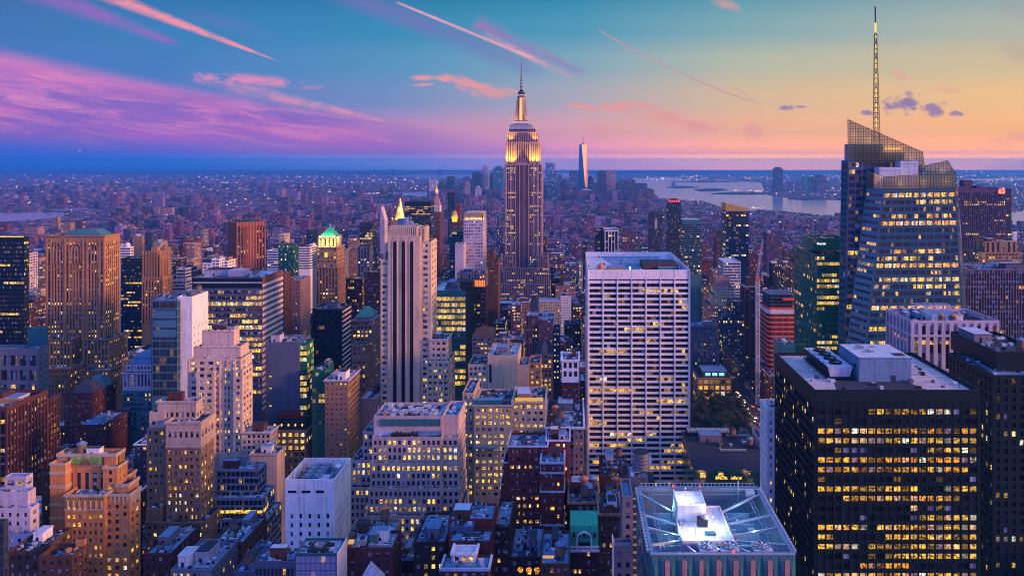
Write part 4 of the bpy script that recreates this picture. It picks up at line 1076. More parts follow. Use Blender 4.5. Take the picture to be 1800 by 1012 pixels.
b.box(1284, 1309, 530, 846, d=22, st='grid', wall='navy', name='tower', lit=.10, coh=.4, tone=(.6, .9), clut=2)
b.box(1270, 1309, 556, 842, d=30, st='grid', wall='navy', name='base', lit=.14, coh=.4, tone=(.6, .9))
b = Bld('hotel_building', 'stone building with glowing orange window rows facing the dark park trees', 'the glowing stone building', 800, 706)
b.box(1226, 1286, 664, d=30, st='grid', wall='tan', sp='slate', roof='slate', bay=5.6, fl=6.4, wf=.66, hf=.62, lit=.8, coh=.5, tone=(.2, .5), cor='tan', blind=.0)
a, c, e, f, _, zt, _ = b.last; mb = MB(); mb.box(a + 6, c - 4, e + 3, f - 2, zt - 1.2, zt + 6.4, 0, top=1); b.part('attic', mb, ['slate', 'bluefelt'])
mb = MB()
for k in range(3): mb.box(a + 9 + k * 7.5, a + 14.5 + k * 7.5, e + 2.85, e + 3.02, zt + 1.6, zt + 4.8)
b.part('skylight', mb, LIT_C)
# ------------------------------------------------------------------ the great spired tower
b = Bld('spired_skyscraper', 'tallest setback skyscraper with golden lit crown and needle spire', 'the tall spired skyscraper', 1230, vb=520, win=False)
ES = dict(bay=2.9, fl=3.7, wf=.55, hf=.55, rec=.6, lit=.15, coh=.55, tone=(.4, .8), blind=.04, em=.3)
wall('spire_stone', (.44, .26, .25)); wall('spire_spandrel', (.11, .06, .08)); wall('spire_fin', (.52, .38, .40), .5)
def eb(x0, x1, yt, Y, d, yb, nm, **k):
    o = dict(ES); o.update(k); return b.box(x0, x1, yt, Y, d=d, yb=yb, st='pier', wall='spire_stone', sp='spire_spandrel', roof='slate', name=nm, zlow=0, **o)
eb(880, 967, 498, 1216, 60, None, 'base', lit=.3)
eb(884, 964, 470, 1219, 56, 500, 'base_tier', lit=.26); eb(883, 901, 449, 1222, 40, 472, 'wing'); eb(946, 963, 449, 1222, 40, 472, 'wing')
eb(887, 953, 289, 1230, 42, 470, 'shaft'); b.foot.append((X(887, 1230), X(953, 1230), 1230, 1275, 320))
mb = MB()
for px_ in (889, 897, 905.5, 913, 921, 929, 937, 945, 951): mb.box(X(px_, 1229) - .45, X(px_, 1229) + .45, 1229.2, 1230.1, Z(470, 1229), Z(289, 1229), 0)
b.part('steel_fin', mb, 'spire_fin')
mb = MB(); mb.box(X(907, 1229), X(931, 1229), 1229.62, 1229.9, Z(470, 1229), Z(291, 1229), 0); o = b.part('centre_recess', mb, 'spire_spandrel')
cr = eb(889, 949, 250, 1233, 38, 290, 'crown_tier', lit=.02); eb(892, 945, 233, 1236, 34, 251, 'crown_tier', lit=.02); eb(895, 941, 226, 1239, 30, 234, 'crown_tier', lit=.02)
mb = MB()
for px_ in (891, 899, 907, 931, 939, 947): mb.box(X(px_, 1232) - .9, X(px_, 1232) + .9, 1232.2, 1233.1, Z(290, 1232), Z(250, 1232))
b.part('crown_pier', mb, 'spire_stone')
mx = X(916.5, 1252)
mb = MB(); mb.box(mx - 18, mx + 18, 1236, 1268, Z(226, 1239) - 1, Z(219, 1239), 0); mb.box(mx - 19, mx + 19, 1235, 1269, Z(222, 1239), Z(221, 1239), 0); b.part('deck', mb, 'steel')
mb = MB(); z0 = Z(219, 1252)
mb.box(mx - 12.5, mx + 12.5, 1240, 1264, z0 - .5, Z(214, 1252), 0)
mb.lathe(mx, 1252, [(12, Z(214, 1252)), (9.8, Z(205, 1252)), (8.2, Z(190, 1252)), (7.4, Z(175, 1252)), (7.0, Z(171, 1252))], 8, 0, math.pi / 8)
mb.lathe(mx, 1252, [(6.6, Z(171, 1252)), (6.6, Z(166, 1252)), (5.6, Z(163, 1252)), (3.4, Z(160, 1252)), (1.5, Z(156.5, 1252))], 12, 1)
b.part('mooring_mast', mb, ['spire_stone', 'slate'])
mb = MB()
for sgn in (-1, 1): mb.poly([(mx + sgn * 5, 1241.2, Z(214, 1252)), (mx + sgn * 11.6, 1241.2, Z(214, 1252)), (mx + sgn * 7.2, 1244.4, Z(176, 1252)), (mx + sgn * 5, 1244.4, Z(172, 1252))][::sgn], 0)
b.part('mast_wing', mb, 'spire_stone')
mb = MB()
for k in range(11):
    z_ = Z(212 - k * 3.6, 1252); yy = 1240.1 + k * .38; mb.box(mx - 2.3, mx + 2.3, yy - .6, yy, z_, z_ + 2.7)
b.part('lit_window_strip', mb, emis('mast_glow', (1, .62, .12), 1.25))
mb = MB(); mb.lathe(mx, 1252, [(7.4, Z(168.5, 1252)), (7.4, Z(167.5, 1252))], 12); mb.box(mx - 12.8, mx + 12.8, 1239.6, 1239.9, Z(216.4, 1252), Z(215.2, 1252)); b.part('light_ring', mb, emis('ring_glow', (1, .65, .75), 1.3))
mb = MB(); z_ = Z(157, 1252); zt = Z(102, 1252)
for k in range(20):
    t0, t1 = k / 20, (k + 1) / 20; r0 = 2.3 * (1 - t0) ** 1.1 + .25
    mb.lathe(mx, 1252, [(r0, z_ + (zt - z_) * t0), (r0 * .92, z_ + (zt - z_) * (t0 + .028)), (r0 * .55, z_ + (zt - z_) * (t0 + .03)), (r0 * .55, z_ + (zt - z_) * t1)], 8, k % 2)
sp_ = b.part('antenna', mb, ['lilac', 'redbrown'])
FY = (1, .60, .05)
for px_ in (893, 901, 935, 943):
    pt_light('flood_lamp', (X(px_, 1225), 1226.5, Z(291, 1225)), 170000, FY, 1.5, 'SPOT', (0, .16, 1), math.radians(70))
for px_ in (897, 941): pt_light('flood_lamp', (X(px_, 1229), 1229, Z(252, 1229)), 80000, FY, 1.5, 'SPOT', (0, .2, 1), math.radians(80))
for px_ in (905, 929): pt_light('flood_lamp', (X(px_, 1234), 1235, Z(219, 1234)), 26000, FY, 1.5, 'SPOT', (.1 if px_ < 917 else -.1, .25, 1), math.radians(70))
for y_ in (1238, 1258): pt_light('flood_lamp', (X(952, 1230) + 5, y_, Z(291, 1230)), 110000, FY, 1.5, 'SPOT', (-.2, 0, 1), math.radians(80))

# ------------------------------------------------------------------ limestone shaft with three dark strips
b = Bld('office_tower', 'pale limestone tower with three dark window strips up its blank shaft', 'the limestone strip tower', 550, vb=722, win=True)
LS = dict(bay=4.4, fl=4.35, wf=.62, hf=.48, rec=.4, lit=.18, coh=.15, blind=.22, sub=2, em=.5, tone=(.4, .75))
b.box(682, 738, 415, 550, d=22, st='blank', wall='limestone', name='shaft', roof='tar')
mb = MB(); x_, y_, z_ = X(682, 550), 549.9, 0
zt = Z(421, 550)
for px_ in (694, 708.8, 723.4):
    xx = X(px_, 550); mb.box(xx - 1.3, xx + 1.3, 549.86, 549.96, 60, zt - 3, 0); mb.poly([(xx - 1.3, 549.86, zt - 3), (xx + 1.3, 549.86, zt - 3), (xx, 549.86, zt + .4)], 0)  # strips drawn wider than the glass, taking in the shadow beside it
b.part('window_strip', mb, 'glass_dark')
mb = MB()
for px_ in (694, 708.8, 723.4):
    for sx in (-1.7, 1.7): mb.box(X(px_, 550) + sx - .22, X(px_, 550) + sx + .22, 549.6, 549.98, 60, zt - 1)
for px_ in (694, 708.8, 723.4): mb.poly([(X(px_, 550) - 1.6, 549.7, zt - 1), (X(px_, 550) + 1.6, 549.7, zt - 1), (X(px_, 550), 549.7, zt + 3.2)])
b.part('rib', mb, 'limestone')
b.box(683, 733, 399, 552, d=18, yb=416, st='pier', wall='limestone', sp='grey', bay=1.5, fl=2.6, wf=.4, hf=.5, lit=0, name='crown', tm=.8, roof='tar', blind=.6)
mb = MB(); a, c, e, f, zb, zt, zr = b.last
for k in range(18): mb.lathe(a + 1 + k * (c - a - 2) / 17, e + .1, [(.5, zt), (.5, zt + .7), (.05, zt + 1.3)], 6)
b.part('crest', mb, 'limestone')
for k, (p0, p1, y1_) in enumerate(((700, 716, 384), (716, 724, 390), (706, 732, 395))):
    mb = MB(); mb.box(X(p0, 560), X(p1, 560), 558 + k * 2.5, 564 + k * 2, zr - .2, Z(y1_, 560), 0, top=1); b.part('plant_room', mb, ['bluefelt', 'palefelt'])
mb = MB()
for p0, p1, y1_ in ((695, 727, 396), (712, 724, 383)):
    for q in np.linspace(X(p0, 556), X(p1, 556), 5): mb.bar((q, 556, zr), (q, 556, Z(y1_, 556) + 1), .18)
    mb.bar((X(p0, 556), 556, Z(y1_, 556)), (X(p1, 556), 556, Z(y1_, 556)), .22)
b.part('pipe_rack', mb, 'bright_metal')
b.box(734, 747, 399.5, 554, d=16, yb=430, st='pier', wall='limestone', bay=2, wf=.4, lit=0, name='crown')
b.box(676, 683.5, 428, 552, d=18, st='pier', wall='limestone', sp='slate', bay=3, wf=.6, fl=4.3, lit=.04, name='wing', tm=6)
b.box(669, 682.5, 456, 551, d=18, st='pair', wall='limestone', name='wing', **{**LS, 'nx': 1, 'wf': .72, 'em': .6})
b.box(737, 758, 424, 551.5, d=22, st='pair', wall='limestone', name='wing', **{**LS, 'nx': 1, 'wf': .52, 'em': 1.2}, sover=dict(nx=3))
b.box(755, 786, 596, 549, d=20, st='pair', wall='limestone', name='shoulder', **LS, cor='lilac', clut=2)
b.box(750, 790, 634, 546, d=26, st='pair', wall='limestone', name='base', **LS)
b.box(744, 754, 424.5, 572, d=9, st='pair', wall='limestone', name='rear_wing', **LS)

# ------------------------------------------------------------------ stepped pale building (centre, near)
b = Bld('stepped_block', 'wide pale stone block in even stepped tiers with glass-banded penthouse', 'the wide stepped stone block', 372, win=True)
SB = dict(bay=2.42, fl=3.75, wf=.56, hf=.62, rec=.45, lit=.3, coh=.4, blind=.08, tone=(.4, .75), em=.35)
L_ = 'limestone'; wall('warm_stone', (.48, .38, .37))
def tb(x0, x1, yt, Y, d, yb=None, nm='tier', st='grid', **k):
    o = dict(SB); o.update(k); return b.box(x0, x1, yt, Y, d=d, yb=yb, st=st, wall='warm_stone', name=nm, roof=('bluefelt' if 'pent' in nm else 'tar'), **o)  # tier roofs set dark to strengthen the shadow at each setback
tb(657, 778, 731, 380, 22, None, 'penthouse', 'blank'); a, c, e, f, zb, zt, zr = b.last
mb = MB(); 
mb.box(X(668, 380), X(774, 380), e - .3, e - .02, Z(748, 380), Z(736, 380), 0)
for k in range(9): q = X(668, 380) + k * (X(774, 380) - X(668, 380)) / 8; mb.box(q - .12, q + .12, e - .42, e - .01, Z(748, 380), Z(736, 380), 1)
b.part('glass_band', mb, ['glass_teal', 'steel'])
mb = MB(); r_ = random.Random(8)
for k in range(16): q = a + 1 + r_.random() * (c - a - 5); w = r_.uniform(e + 1, f - 4); mb.box(q, q + r_.uniform(1, 4), w, w + r_.uniform(1, 3), zr, zr + r_.uniform(.6, 2))
b.part('roof_unit', mb, 'palefelt')
mb = MB()
for k in range(12):
    q = a + 1.5 + k * (c - a - 3) / 11; mb.bar((q, e + 2, zr), (q, e + 2, zt + 1.4), .12); mb.bar((q, e + 2, zt + 1.4), (q + (2 if k % 2 else -2), e + 12, zt + 1.6), .15)
mb.bar((a + 1.5, e + 2, zt + 1.4), (c - 1.5, e + 2, zt + 1.4), .15); b.part('roof_rail', mb, 'bright_metal')
for k in range(5):
    mb = MB(); q = a + 9 + k * 5.2; mb.lathe(q, e + 8, [(1.9, zr), (1.9, zr + 1.7), (1.5, zr + 1.7), (1.4, zr + 1.2)], 16); b.part('fan', mb, 'bright_metal')
mb = MB(); mb.lathe(a + 5, e + 4, [(2.0, zr), (2.0, zr + 1.6), (.1, zr + 2.4)], 14); b.part('water_tank', mb, 'roof_orange')
b.pbox(657, 686, 754, 766, 379.4, 4, 'palefelt', 'lower_penthouse'); b.pbox(735, 776, 757, 766, 379.5, 4, 'bluefelt', 'lower_penthouse')
mb = MB()
for k in range(7): mb.box(X(689, 379) + k * 2, X(689, 379) + k * 2 + 1.3, 377.5, 379.4, Z(767, 379), Z(761 - (k * 7 % 4), 379))
b.part('roof_unit', mb, 'iron')
tb(778.5, 806, 730, 381, 24, None, 'side_penthouse', 'blank')
tb(654, 776, 768, 375, 24); tb(776.5, 806, 768, 377.5, 24)
tb(651, 776, 813, 371, 24); tb(776.5, 807, 813, 374, 24)
tb(648, 776, 858, 367, 24); tb(776.5, 808, 858, 370, 24)
tb(640, 809, 906, 362, 30, None, 'base')
tb(638, 656.5, 758, 386, 20, nm='wing'); tb(617, 653, 808, 384, 20, nm='wing'); tb(615, 650, 856, 380, 20, nm='wing')
b.foot.append((X(615, 370), X(812, 370), 362, 406, 130))

# ------------------------------------------------------------------ white blank slab
b = Bld('white_slab', 'blank white slab with slit windows and blue cooling units on its sunken roof', 'the blank white slab', 330, vb=985, win=True)
x0, x1, y0, y1, z0, z1, zr = b.box(501, 588, 842, xb=617, st='punch', wall='white', roof='rust', par=4.5, bay=4.0, fl=4.0, wf=.30, hf=.56, rec=.5, lit=.06, coh=.1, blind=.1, tm=14.5, em=1.0, sover=dict(bay=3.2, lit=.05, wf=.22), zlow=60)
mb = MB()
for p0, p1 in ((506, 521), (530, 546), (555, 570)): mb.box(X(p0, 330), X(p1, 330), y0 - .06, y0 - .01, Z(866, 330), Z(861.5, 330))
b.part('vent', mb, 'black')
for k in range(2):
    mb = MB(); q = x0 + 6 + k * 4.4; mb.box(q, q + 4, y0 + 4, y0 + 20, zr + .5, zr + 3.6, 0, top=1); 
    for j in range(4): mb.lathe(q + 2, y0 + 6 + j * 4, [(1.5, zr + 3.6), (1.5, zr + 4.1), (1.3, zr + 4.1), (1.2, zr + 3.7)], 12, 2)
    for s_ in (0, 3.6): mb.box(q + s_, q + s_ + .3, y0 + 4.5, y0 + 19.5, zr, zr + .5, 2)
    b.part('cooling_unit', mb, ['glass_teal', 'bluefelt', 'steel'])
mb = MB(); mb.box(x1 - 8.5, x1 - 4, y0 + 3, y0 + 8, zr, zr + 3.4, 0, top=1); b.part('bulkhead', mb, ['pink', 'palefelt'])
mb = MB(); mb.lathe(x1 - 3.2, y0 + 15, [(1.7, zr), (1.7, zr + 4.4), (.2, zr + 5.8)], 14); b.part('water_tank', mb, 'bright_metal')
mb = MB(); mb.bar((x0 + 1, y0 + 9, z1), (x0 + 3.4, y0 + 2, z1 - 2), .25); mb.bar((x0 + 8, y0 + 22, z1), (x0 + 14, y0 + 17, z1 + .6), .2); b.part('roof_boom', mb, 'skirt_net')

# ------------------------------------------------------------------ lilac glass block at the bottom, low neighbours
b = Bld('glass_block', 'small lilac glass block with tiled roof and one sunken roof fan', 'the small lilac glass block', 270, win=False, pane=PANE_L)
x0, x1, y0, y1, z0, z1, zr = b.box(518, 592, 972, xb=609, st='glass', wall='spandrel_blue', roof='palefelt', par=1.0, lit=0, blind=.0, bay=1.9, fl=2.6, wf=.95, hf=.93, sd='blank', zlow=40)
mb = MB(); mb.box(x1 + .02, x1 + .2, y0, y1, 40, z1, 0)
for k in range(12): mb.box(x1 + .2, x1 + .26, y0, y1, z1 - 2.6 * (k + 1), z1 - 2.6 * (k + 1) + .12, 1)
b.part('side_cladding', mb, ['white', 'lilac'])
mb = MB(); mb.box(x0 + 3.6, x0 + 10, y0 + 2.5, y1 - 2.5, zr, zr + .9, 0); mb.lathe((x0 * 2 + 13.6) / 2, (y0 + y1) / 2, [(1.8, zr + .9), (1.8, zr + 1.5), (1.5, zr + 1.5), (1.4, zr + 1)], 14, 1); b.part('roof_vent', mb, ['iron', 'steel'])
mb = MB()
for k in range(1, 11): mb.box(x0 + k * 1.4, x0 + k * 1.4 + .08, y0 + .5, y1 - .5, zr, zr + .05)
b.part('roof_joint', mb, 'bluefelt')
b = Bld('low_building', 'low grey hall with a round glowing lattice window along its front', 'the low lattice-windowed hall', 290, win=True)
x0, x1, y0, y1, z0, z1, zr = b.box(446, 519, 986, d=10, st='glass', wall='bluegrey', roof='bluefelt', lit=.55, tone=(.1, .4), bay=1.6, fl=3.4, wf=.7, hf=.8, tm=2.5, zlow=40, clut=6)
b = Bld('brick_building', 'brown brick building with pipe-crowded roof behind the small lilac glass block', 'the pipe-roofed brick building', 300, win=True)
b.box(610, 690, 962, 290, d=14, st='punch', wall='redbrown', roof='bluefelt', name='front_block', lit=.1, tone=(.3, .8), clut=7, zlow=40)
b.box(612, 694, 936, 305, xb=706, st='punch', wall='tan', roof='bluefelt', lit=.06, name='rear_block', sd='punch'); b.clutter(6)
mb = MB(); mb.box(X(610, 291), X(619, 291), 292, 294, Z(958, 291), Z(954, 291)); b.part('lit_skylight', mb, LIT_S); 
a, c, e, f, zb, zt, zr = b.foot[0] + (0, 0); b.tank(X(655, 294), 296.5, Z(962, 290) - 1.2, 2.3, 3.6, .6, mat='teal', cone='bluefelt')
b = Bld('obelisk_roof', 'white pyramid roof tip poking up at the bottom edge', 'the white pyramid tip', 240)
b._root(X(646, 240), 243); mb = MB(); mb.box(X(628, 240), X(666, 240), 240, 247, 0, Z(1030, 240)); mb.pyramid(X(628, 240) - .2, X(666, 240) + .2, 239.8, 247.2, Z(1030, 240), Z(986, 243)); b.part('pyramid_roof', mb, 'lilac'); b.foot.append((X(628, 240), X(666, 240), 240, 247, 128))
b = Bld('dark_building', 'small dark-roofed building with one timber water tank and lit windows', 'the dark tank-roofed building', 300, win=True)
b.box(727, 783, 952, d=26, st='punch', wall='darkbrown', roof='bluefelt', lit=.25, tone=(.5, .8), clut=4, zlow=40); a, c, e, f, zb, zt, zr = b.last; b.tank(a + 5, e + 8, zr, 2.4, 3.4, 1.0, mat='glass_teal', cone='bluefelt')
b = Bld('red_building', 'red brick block with stepped blue roofs and a white dormer house', 'the white-dormer brick block', 270, win=True)
b.box(776, 858, 998, d=9, st='punch', wall='redbrown', roof='bluefelt', name='front_block', lit=.1, zlow=40, cor='palefelt', par=.6)
b.box(790, 862, 950, 283, d=9, st='blank', wall='redbrown', roof='bluefelt', name='middle_block', par=.6); b.box(788, 867, 912, 295, d=14, st='blank', wall='red', roof='bluefelt', name='rear_block', par=.8); b.clutter(5)
b.box(791, 832, 925, 290, d=10, st='blank', wall='bluegrey', roof='bluefelt', name='bulkhead', par=.4)
b.box(795, 836, 971, 275, d=6, st='grid', wall='white', roof='palefelt', name='dormer', bay=2.4, fl=2.6, lit=.45, wf=.6, hf=.6, par=.2, cor='white')
b.pbox(812, 838, 963, 967, 279.8, .5, 'lamp_soft', 'lit_window')
b = Bld('brown_building', 'narrow brown building with a roof garden beside the white-dormer brick block', 'the roof-garden building', 300, win=True)
x0, x1, y0, y1, z0, z1, zr = b.box(867, 896, 926, d=26, st='pair', wall='darkbrown', roof='pink', lit=.15, tone=(.5, .8), zlow=40, bay=3.2)
m, nt_, bs = newmat('leaf'); n1 = noise(geo(), 0.7, 3); nt_.links.new(ramp(n1, [(.3, (.010, .028, .012)), (.55, (.022, .055, .020)), (.75, (.05, .09, .03))]).v, bs.inputs['Base Color']); bs.inputs['Roughness'].default_value = .6
mb = MB(); r_ = random.Random(6)
for k in range(240):
    q, w = r_.uniform(x0 + .6, x1 - .6), r_.choice((r_.uniform(y0 + .6, y0 + 2.5), r_.uniform(y1 - 6, y1 - 1))); h = zr + r_.uniform(0, 1.3)
    d = [Vector((r_.uniform(-.4, .4), r_.uniform(-.4, .4), r_.uniform(-.3, .4))) for _ in range(4)]; mb.poly([Vector((q, w, h)) + v for v in d])
b.part('roof_plant', mb, 'leaf')

# ------------------------------------------------------------------ red brick with white ledges, terrace block, gable, ornate
b = Bld('red_building', 'dark red brick building with white ledges and blue-lit stepped roofs', 'the white-ledged red brick building', 352, win=True)
RB = dict(bay=3.1, fl=3.7, wf=.55, hf=.44, rec=.3, lit=.22, coh=.3, blind=.32, sub=2, tone=(.4, .75), em=.5)
b.box(893, 962, 783, 352, d=18, st='pair', wall='red', roof='bluefelt', name='main_block', cor=('palefelt', .5, .8), **RB)
b.box(885, 893.5, 812, 353, d=14, st='blank', wall='red', name='shoulder', cor=('palefelt', .4, .6)); b.box(880, 886, 850, 354, d=12, st='blank', wall='red', name='shoulder', cor=('palefelt', .4, .6))
b.box(960, 1001, 773, 358, d=16, st='pair', wall='red', roof='palefelt', name='rear_wing', cor=('palefelt', .5, .7), **RB); b.clutter(4)
b.box(951, 991, 812, 341, d=14, st='pair', wall='red', roof='bluefelt', name='wing', cor=('palefelt', .6, .8), **RB); b.clutter(2)
for yy, pp in ((829, 952), (862, 951), (921, 951), (945, 951)):
    b.ledge(X(951, 341), X(991, 341), 341, 355, Z(yy, 341), 'palefelt', .55, .7)
b.pbox(966, 984, 756, 772, 366, 5, 'bluegrey', 'bulkhead', 'palefelt')
b = Bld('terrace_building', 'pinkish terrace building with white cornice and pipe-crowded roof', 'the pinkish terrace building', 430, vb=860, win=True)
b.box(958, 1026, 750, d=50, st='punch', wall='pink', roof='tar', cor=('white', .8, 1.2), lit=.05, bay=4, fl=4.2, wf=.4); b.clutter(14)
b.box(1008, 1027, 760, 428, d=20, st='punch', wall='pink', name='wing', lit=.04)
b = Bld('ornate_building', 'narrow brick front with turquoise mansard and white arched window', 'the turquoise mansard front', 310, win=True)
x0, x1, y0, y1, z0, z1, zr = b.box(1002, 1052, 962, d=16, st='pair', wall='redbrown', roof='tar', lit=.22, bay=3, fl=3.6, zlow=40, tone=(.3, .9))
mb = MB(); zt = Z(928, 310); mb.poly([(x0, y0 + .3, z1), (x1, y0 + .3, z1), (x1, y0 + 2.6, zt), (x0, y0 + 2.6, zt)]); mb.poly([(x1, y0 + .3, z1), (x1, y1, z1), (x1, y1, zt), (x1, y0 + 2.6, zt)]); mb.poly([(x0, y1, z1), (x0, y0 + .3, z1), (x0, y0 + 2.6, zt), (x0, y1, zt)]); mb.poly([(x0, y0 + 2.6, zt), (x1, y0 + 2.6, zt), (x1, y1, zt), (x0, y1, zt)]); b.part('mansard', mb, 'verdigris')
mb = MB(); mxx = (x0 + x1) / 2
pts = [(mxx + 3.0 * math.cos(a), Z(958, 309) + 2.2 + 3.0 * math.sin(a)) for a in np.linspace(0, math.pi, 13)]
for p, q in zip(pts, pts[1:]): mb.bar((p[0], y0 - .3, p[1]), (q[0], y0 - .3, q[1]), .42)
for sx in (-3, 3): mb.bar((mxx + sx, y0 - .3, Z(966, 309)), (mxx + sx, y0 - .3, Z(958, 309) + 2.2), .42)
mb.box(x0 - .5, x1 + .5, y0 - .8, y0 - .02, Z(968, 310), Z(965, 310), 0, bottom=True); mb.box(x0 - .3, x1 + .3, y0 - .5, y0 - .02, Z(961, 310), Z(958.5, 310), 0, bottom=True)
for k in range(12): q = x0 + .6 + k * (x1 - x0 - 1.2) / 11; mb.box(q - .22, q + .22, y0 - .45, y0 - .03, Z(965, 310), Z(961, 310))
b.part('arch', mb, 'white')
mb = MB(); mb.box(mxx - 2.5, mxx + 2.5, y0 - .16, y0 - .03, Z(965, 310), Z(952, 310)); b.part('arched_window', mb, 'glass_dark')
mb = MB()
for k in range(5): q = x0 + 1.6 + k * (x1 - x0 - 3.2) / 4; mb.box(q - .5, q + .5, y0 + .55, y0 + 1.4, Z(945, 310), Z(938, 310), 0)
b.part('dormer_window', mb, 'glass_dark')
b = Bld('brown_building', 'brown brick building with flat cluttered roof behind the turquoise mansard front', 'the cluttered brown building', 335, win=True)
b.box(1000, 1053, 882, d=22, st='punch', wall='redbrown', roof='bluegrey', cor='tan', lit=.06); b.clutter(4); a, c, e, f, zb, zt, zr = b.last
b.tank(a + 7, e + 14, zr, 2.3, 3.6, 2.6, cone='roof_orange'); b.tank(c - 2.6, e + 16, zr, 2.2, 3.0, 2.4, mat='slate', cone='bluefelt')
b = Bld('red_slab', 'windowless red brick slab with little rooftop crown in front of the white-framed slab', 'the windowless red slab', 420)
b.box(1056, 1106, 836, d=30, st='blank', wall='red', roof='tar', clut=2); b.box(1060, 1100, 868, 405, d=14, st='blank', wall='redbrown', name='lower_block', roof='tar', clut=3)
b.box(1072, 1094, 824, 424, d=14, yb=838, st='grid', wall='brown', name='crown', lit=.0, bay=2.6, fl=3)
b = Bld('arched_gable_building', 'brown brick building with curved arched gable and pairs of windows', 'the arched-gable building', 322, win=True)
x0, x1, y0, y1, z0, z1, zr = b.box(1053, 1091, 902, d=20, st='pair', wall='brown', roof='tar', lit=.08, bay=3.3, fl=3.7, zlow=40, cor='tan')
mb = MB(); mxx = (x0 + x1) / 2; pts = [(mxx + 3.4 * math.cos(a), z1 + 3.4 * math.sin(a)) for a in np.linspace(0, math.pi, 13)]
mb.poly([(p[0], y0 + .2, p[1]) for p in pts][::-1]); mb.poly([(p[0], y0 + 1.2, p[1]) for p in pts])
for p, q in zip(pts, pts[1:]): mb.poly([(p[0], y0 + .2, p[1]), (p[0], y0 + 1.2, p[1]), (q[0], y0 + 1.2, q[1]), (q[0], y0 + .2, q[1])]); mb.bar((p[0], y0, p[1]), (q[0], y0, q[1]), .3)
b.part('arched_gable', mb, 'brown'); b.clutter(3)
b = Bld('narrow_tower', 'narrow grey building with ledge-striped side beside the floodlit roof tower', 'the ledge-striped grey building', 244, win=True)
b.box(1094, 1113, 872, 244, d=14, st='punch', wall='grey', roof='bluefelt', lit=.03, bay=3.2, zlow=40)
b.box(1079, 1113, 958, 238, d=5, st='punch', wall='bluegrey', roof='bluefelt', lit=.05, bay=3, name='lower_block', zlow=40, clut=2)
mb = MB()
for k in range(16): z_ = Z(878, 246) - k * 2.55; mb.box(X(1113, 244) + .05, X(1122, 246), 246, 246.7, z_, z_ + .45, 0, bottom=True)
b.part('side_ledge', mb, 'palefelt')
mb = MB(); mb.box(X(1113, 244) + .02, X(1122, 247), 246.8, 257, 0, Z(874, 246)); b.part('side_block', mb, 'slate')
mb = MB(); q = X(1079, 238) - .35
mb.box(q, q + .3, 237.9, 243, 40, Z(952, 238)); b.part('white_edge', mb, 'white')
b = Bld('grey_building', 'plain grey shaft carrying a large round open water tank', 'the round-tank grey shaft', 262)
x0, x1, y0, y1, z0, z1, zr = b.box(1107, 1139, 838, d=12, st='blank', wall='bluegrey', roof='palefelt', clut=0, par=.8)
tx = X(1127, 270); mb = MB(); zz = Z(826, 270); zt = Z(793, 270); r = 2.95
mb.lathe(tx, 270, [(r, zz), (r, zt), (r - .25, zt), (r - .3, zt - 1.6)], 26, 0); mb.lathe(tx, 270, [(r - .35, zt - 2.0), (.1, zt - .6)], 20, 1)
for k in range(8):
    a = k * math.pi / 4; mb.bar((tx + 2.3 * math.cos(a), 270 + 2.3 * math.sin(a), zr - 2), (tx + 2.3 * math.cos(a), 270 + 2.3 * math.sin(a), zz + .1), .16, 2)
for z_ in np.linspace(zz + .4, zt - .1, 6): mb.lathe(tx, 270, [(r + .05, z_), (r + .05, z_ + .14)], 26, 2)
b.part('water_tank', mb, ['steel', 'roof_orange', 'iron'])
mb = MB(); mb.box(tx - 2.6, tx + 2.6, 267.4, 272.6, zr - 1, zr + .2); b.part('tank_base', mb, 'iron')
mb = MB(); mb.box(x1 - .5, x1 + 4, 275, 284, 0, Z(846, 275), 0, top=1); b.part('side_block', mb, ['iron', 'tar'])
mb = MB()
for k in range(8): mb.bar((x1 + .3, 274.5, zr - 5 - k * .0), (x1 + 3, 276 + k, zr + 1), .1)
b.part('pipe_rack', mb, 'bright_metal')

# ------------------------------------------------------------------ cream blocks, centre
b = Bld('cream_building', 'cream office block with many golden windows and teal roof strip', 'the cream golden-windowed block', 430, vb=865, win=True)
CB = dict(bay=3.4, fl=3.75, wf=.60, hf=.50, rec=.3, lit=.42, coh=.45, blind=.3, sub=2, tone=(.35, .75), em=.5)
b.box(833, 900, 712, 430, d=32, st='pair', wall='cream', roof='tar', **CB, cor='cream'); b.box(900.5, 958, 706, 433, d=30, st='pair', wall='cream', roof='tar', name='wing', **CB, cor='cream'); b.clutter(9)
b.box(813, 832.5, 690, 437, d=28, st='pair', wall='cream', roof='tar', name='wing', **CB)
b.pbox(833, 882, 703, 712, 431, 5, 'glass_teal', 'glass_strip', 'bluefelt'); b.pbox(905, 955, 699, 705, 436, .6, 'lamp_soft', 'lit_window')
mb = MB(); mb.box(X(833, 429), X(874, 429), 427.6, 430, Z(788, 429), Z(785, 429)); b.part('ledge', mb, 'bluefelt')
b = Bld('white_building', 'off-white stepped block with one blank windowless wall and teal rooftop', 'the off-white blank-walled block', 500, vb=705, win=True)
b.box(857, 910, 624, d=34, st='blank', wall='cream', roof='palefelt', clut=5); b.box(823, 856.5, 640, 501, d=26, st='pair', wall='cream', roof='tar', name='wing', **{**CB, 'lit': .3}); b.box(910.5, 929, 641, 502, d=20, st='blank', wall='cream', name='wing')
b.box(929.5, 950, 637, 504, d=20, st='punch', wall='tan', name='wing', lit=.25)
b.pbox(860, 864, 640, 672, 499.8, .3, 'glass_dark', 'window_strip')
b = Bld('gabled_building', 'pinkish building with steep dark roof and single pointed gable', 'the pointed-gable building', 560, vb=690, win=True)
x0, x1, y0, y1, z0, z1, zr = b.box(941, 971, 621, d=24, st='grid', wall='pink', roof='tar', par=0, lit=.22, bay=3.2)
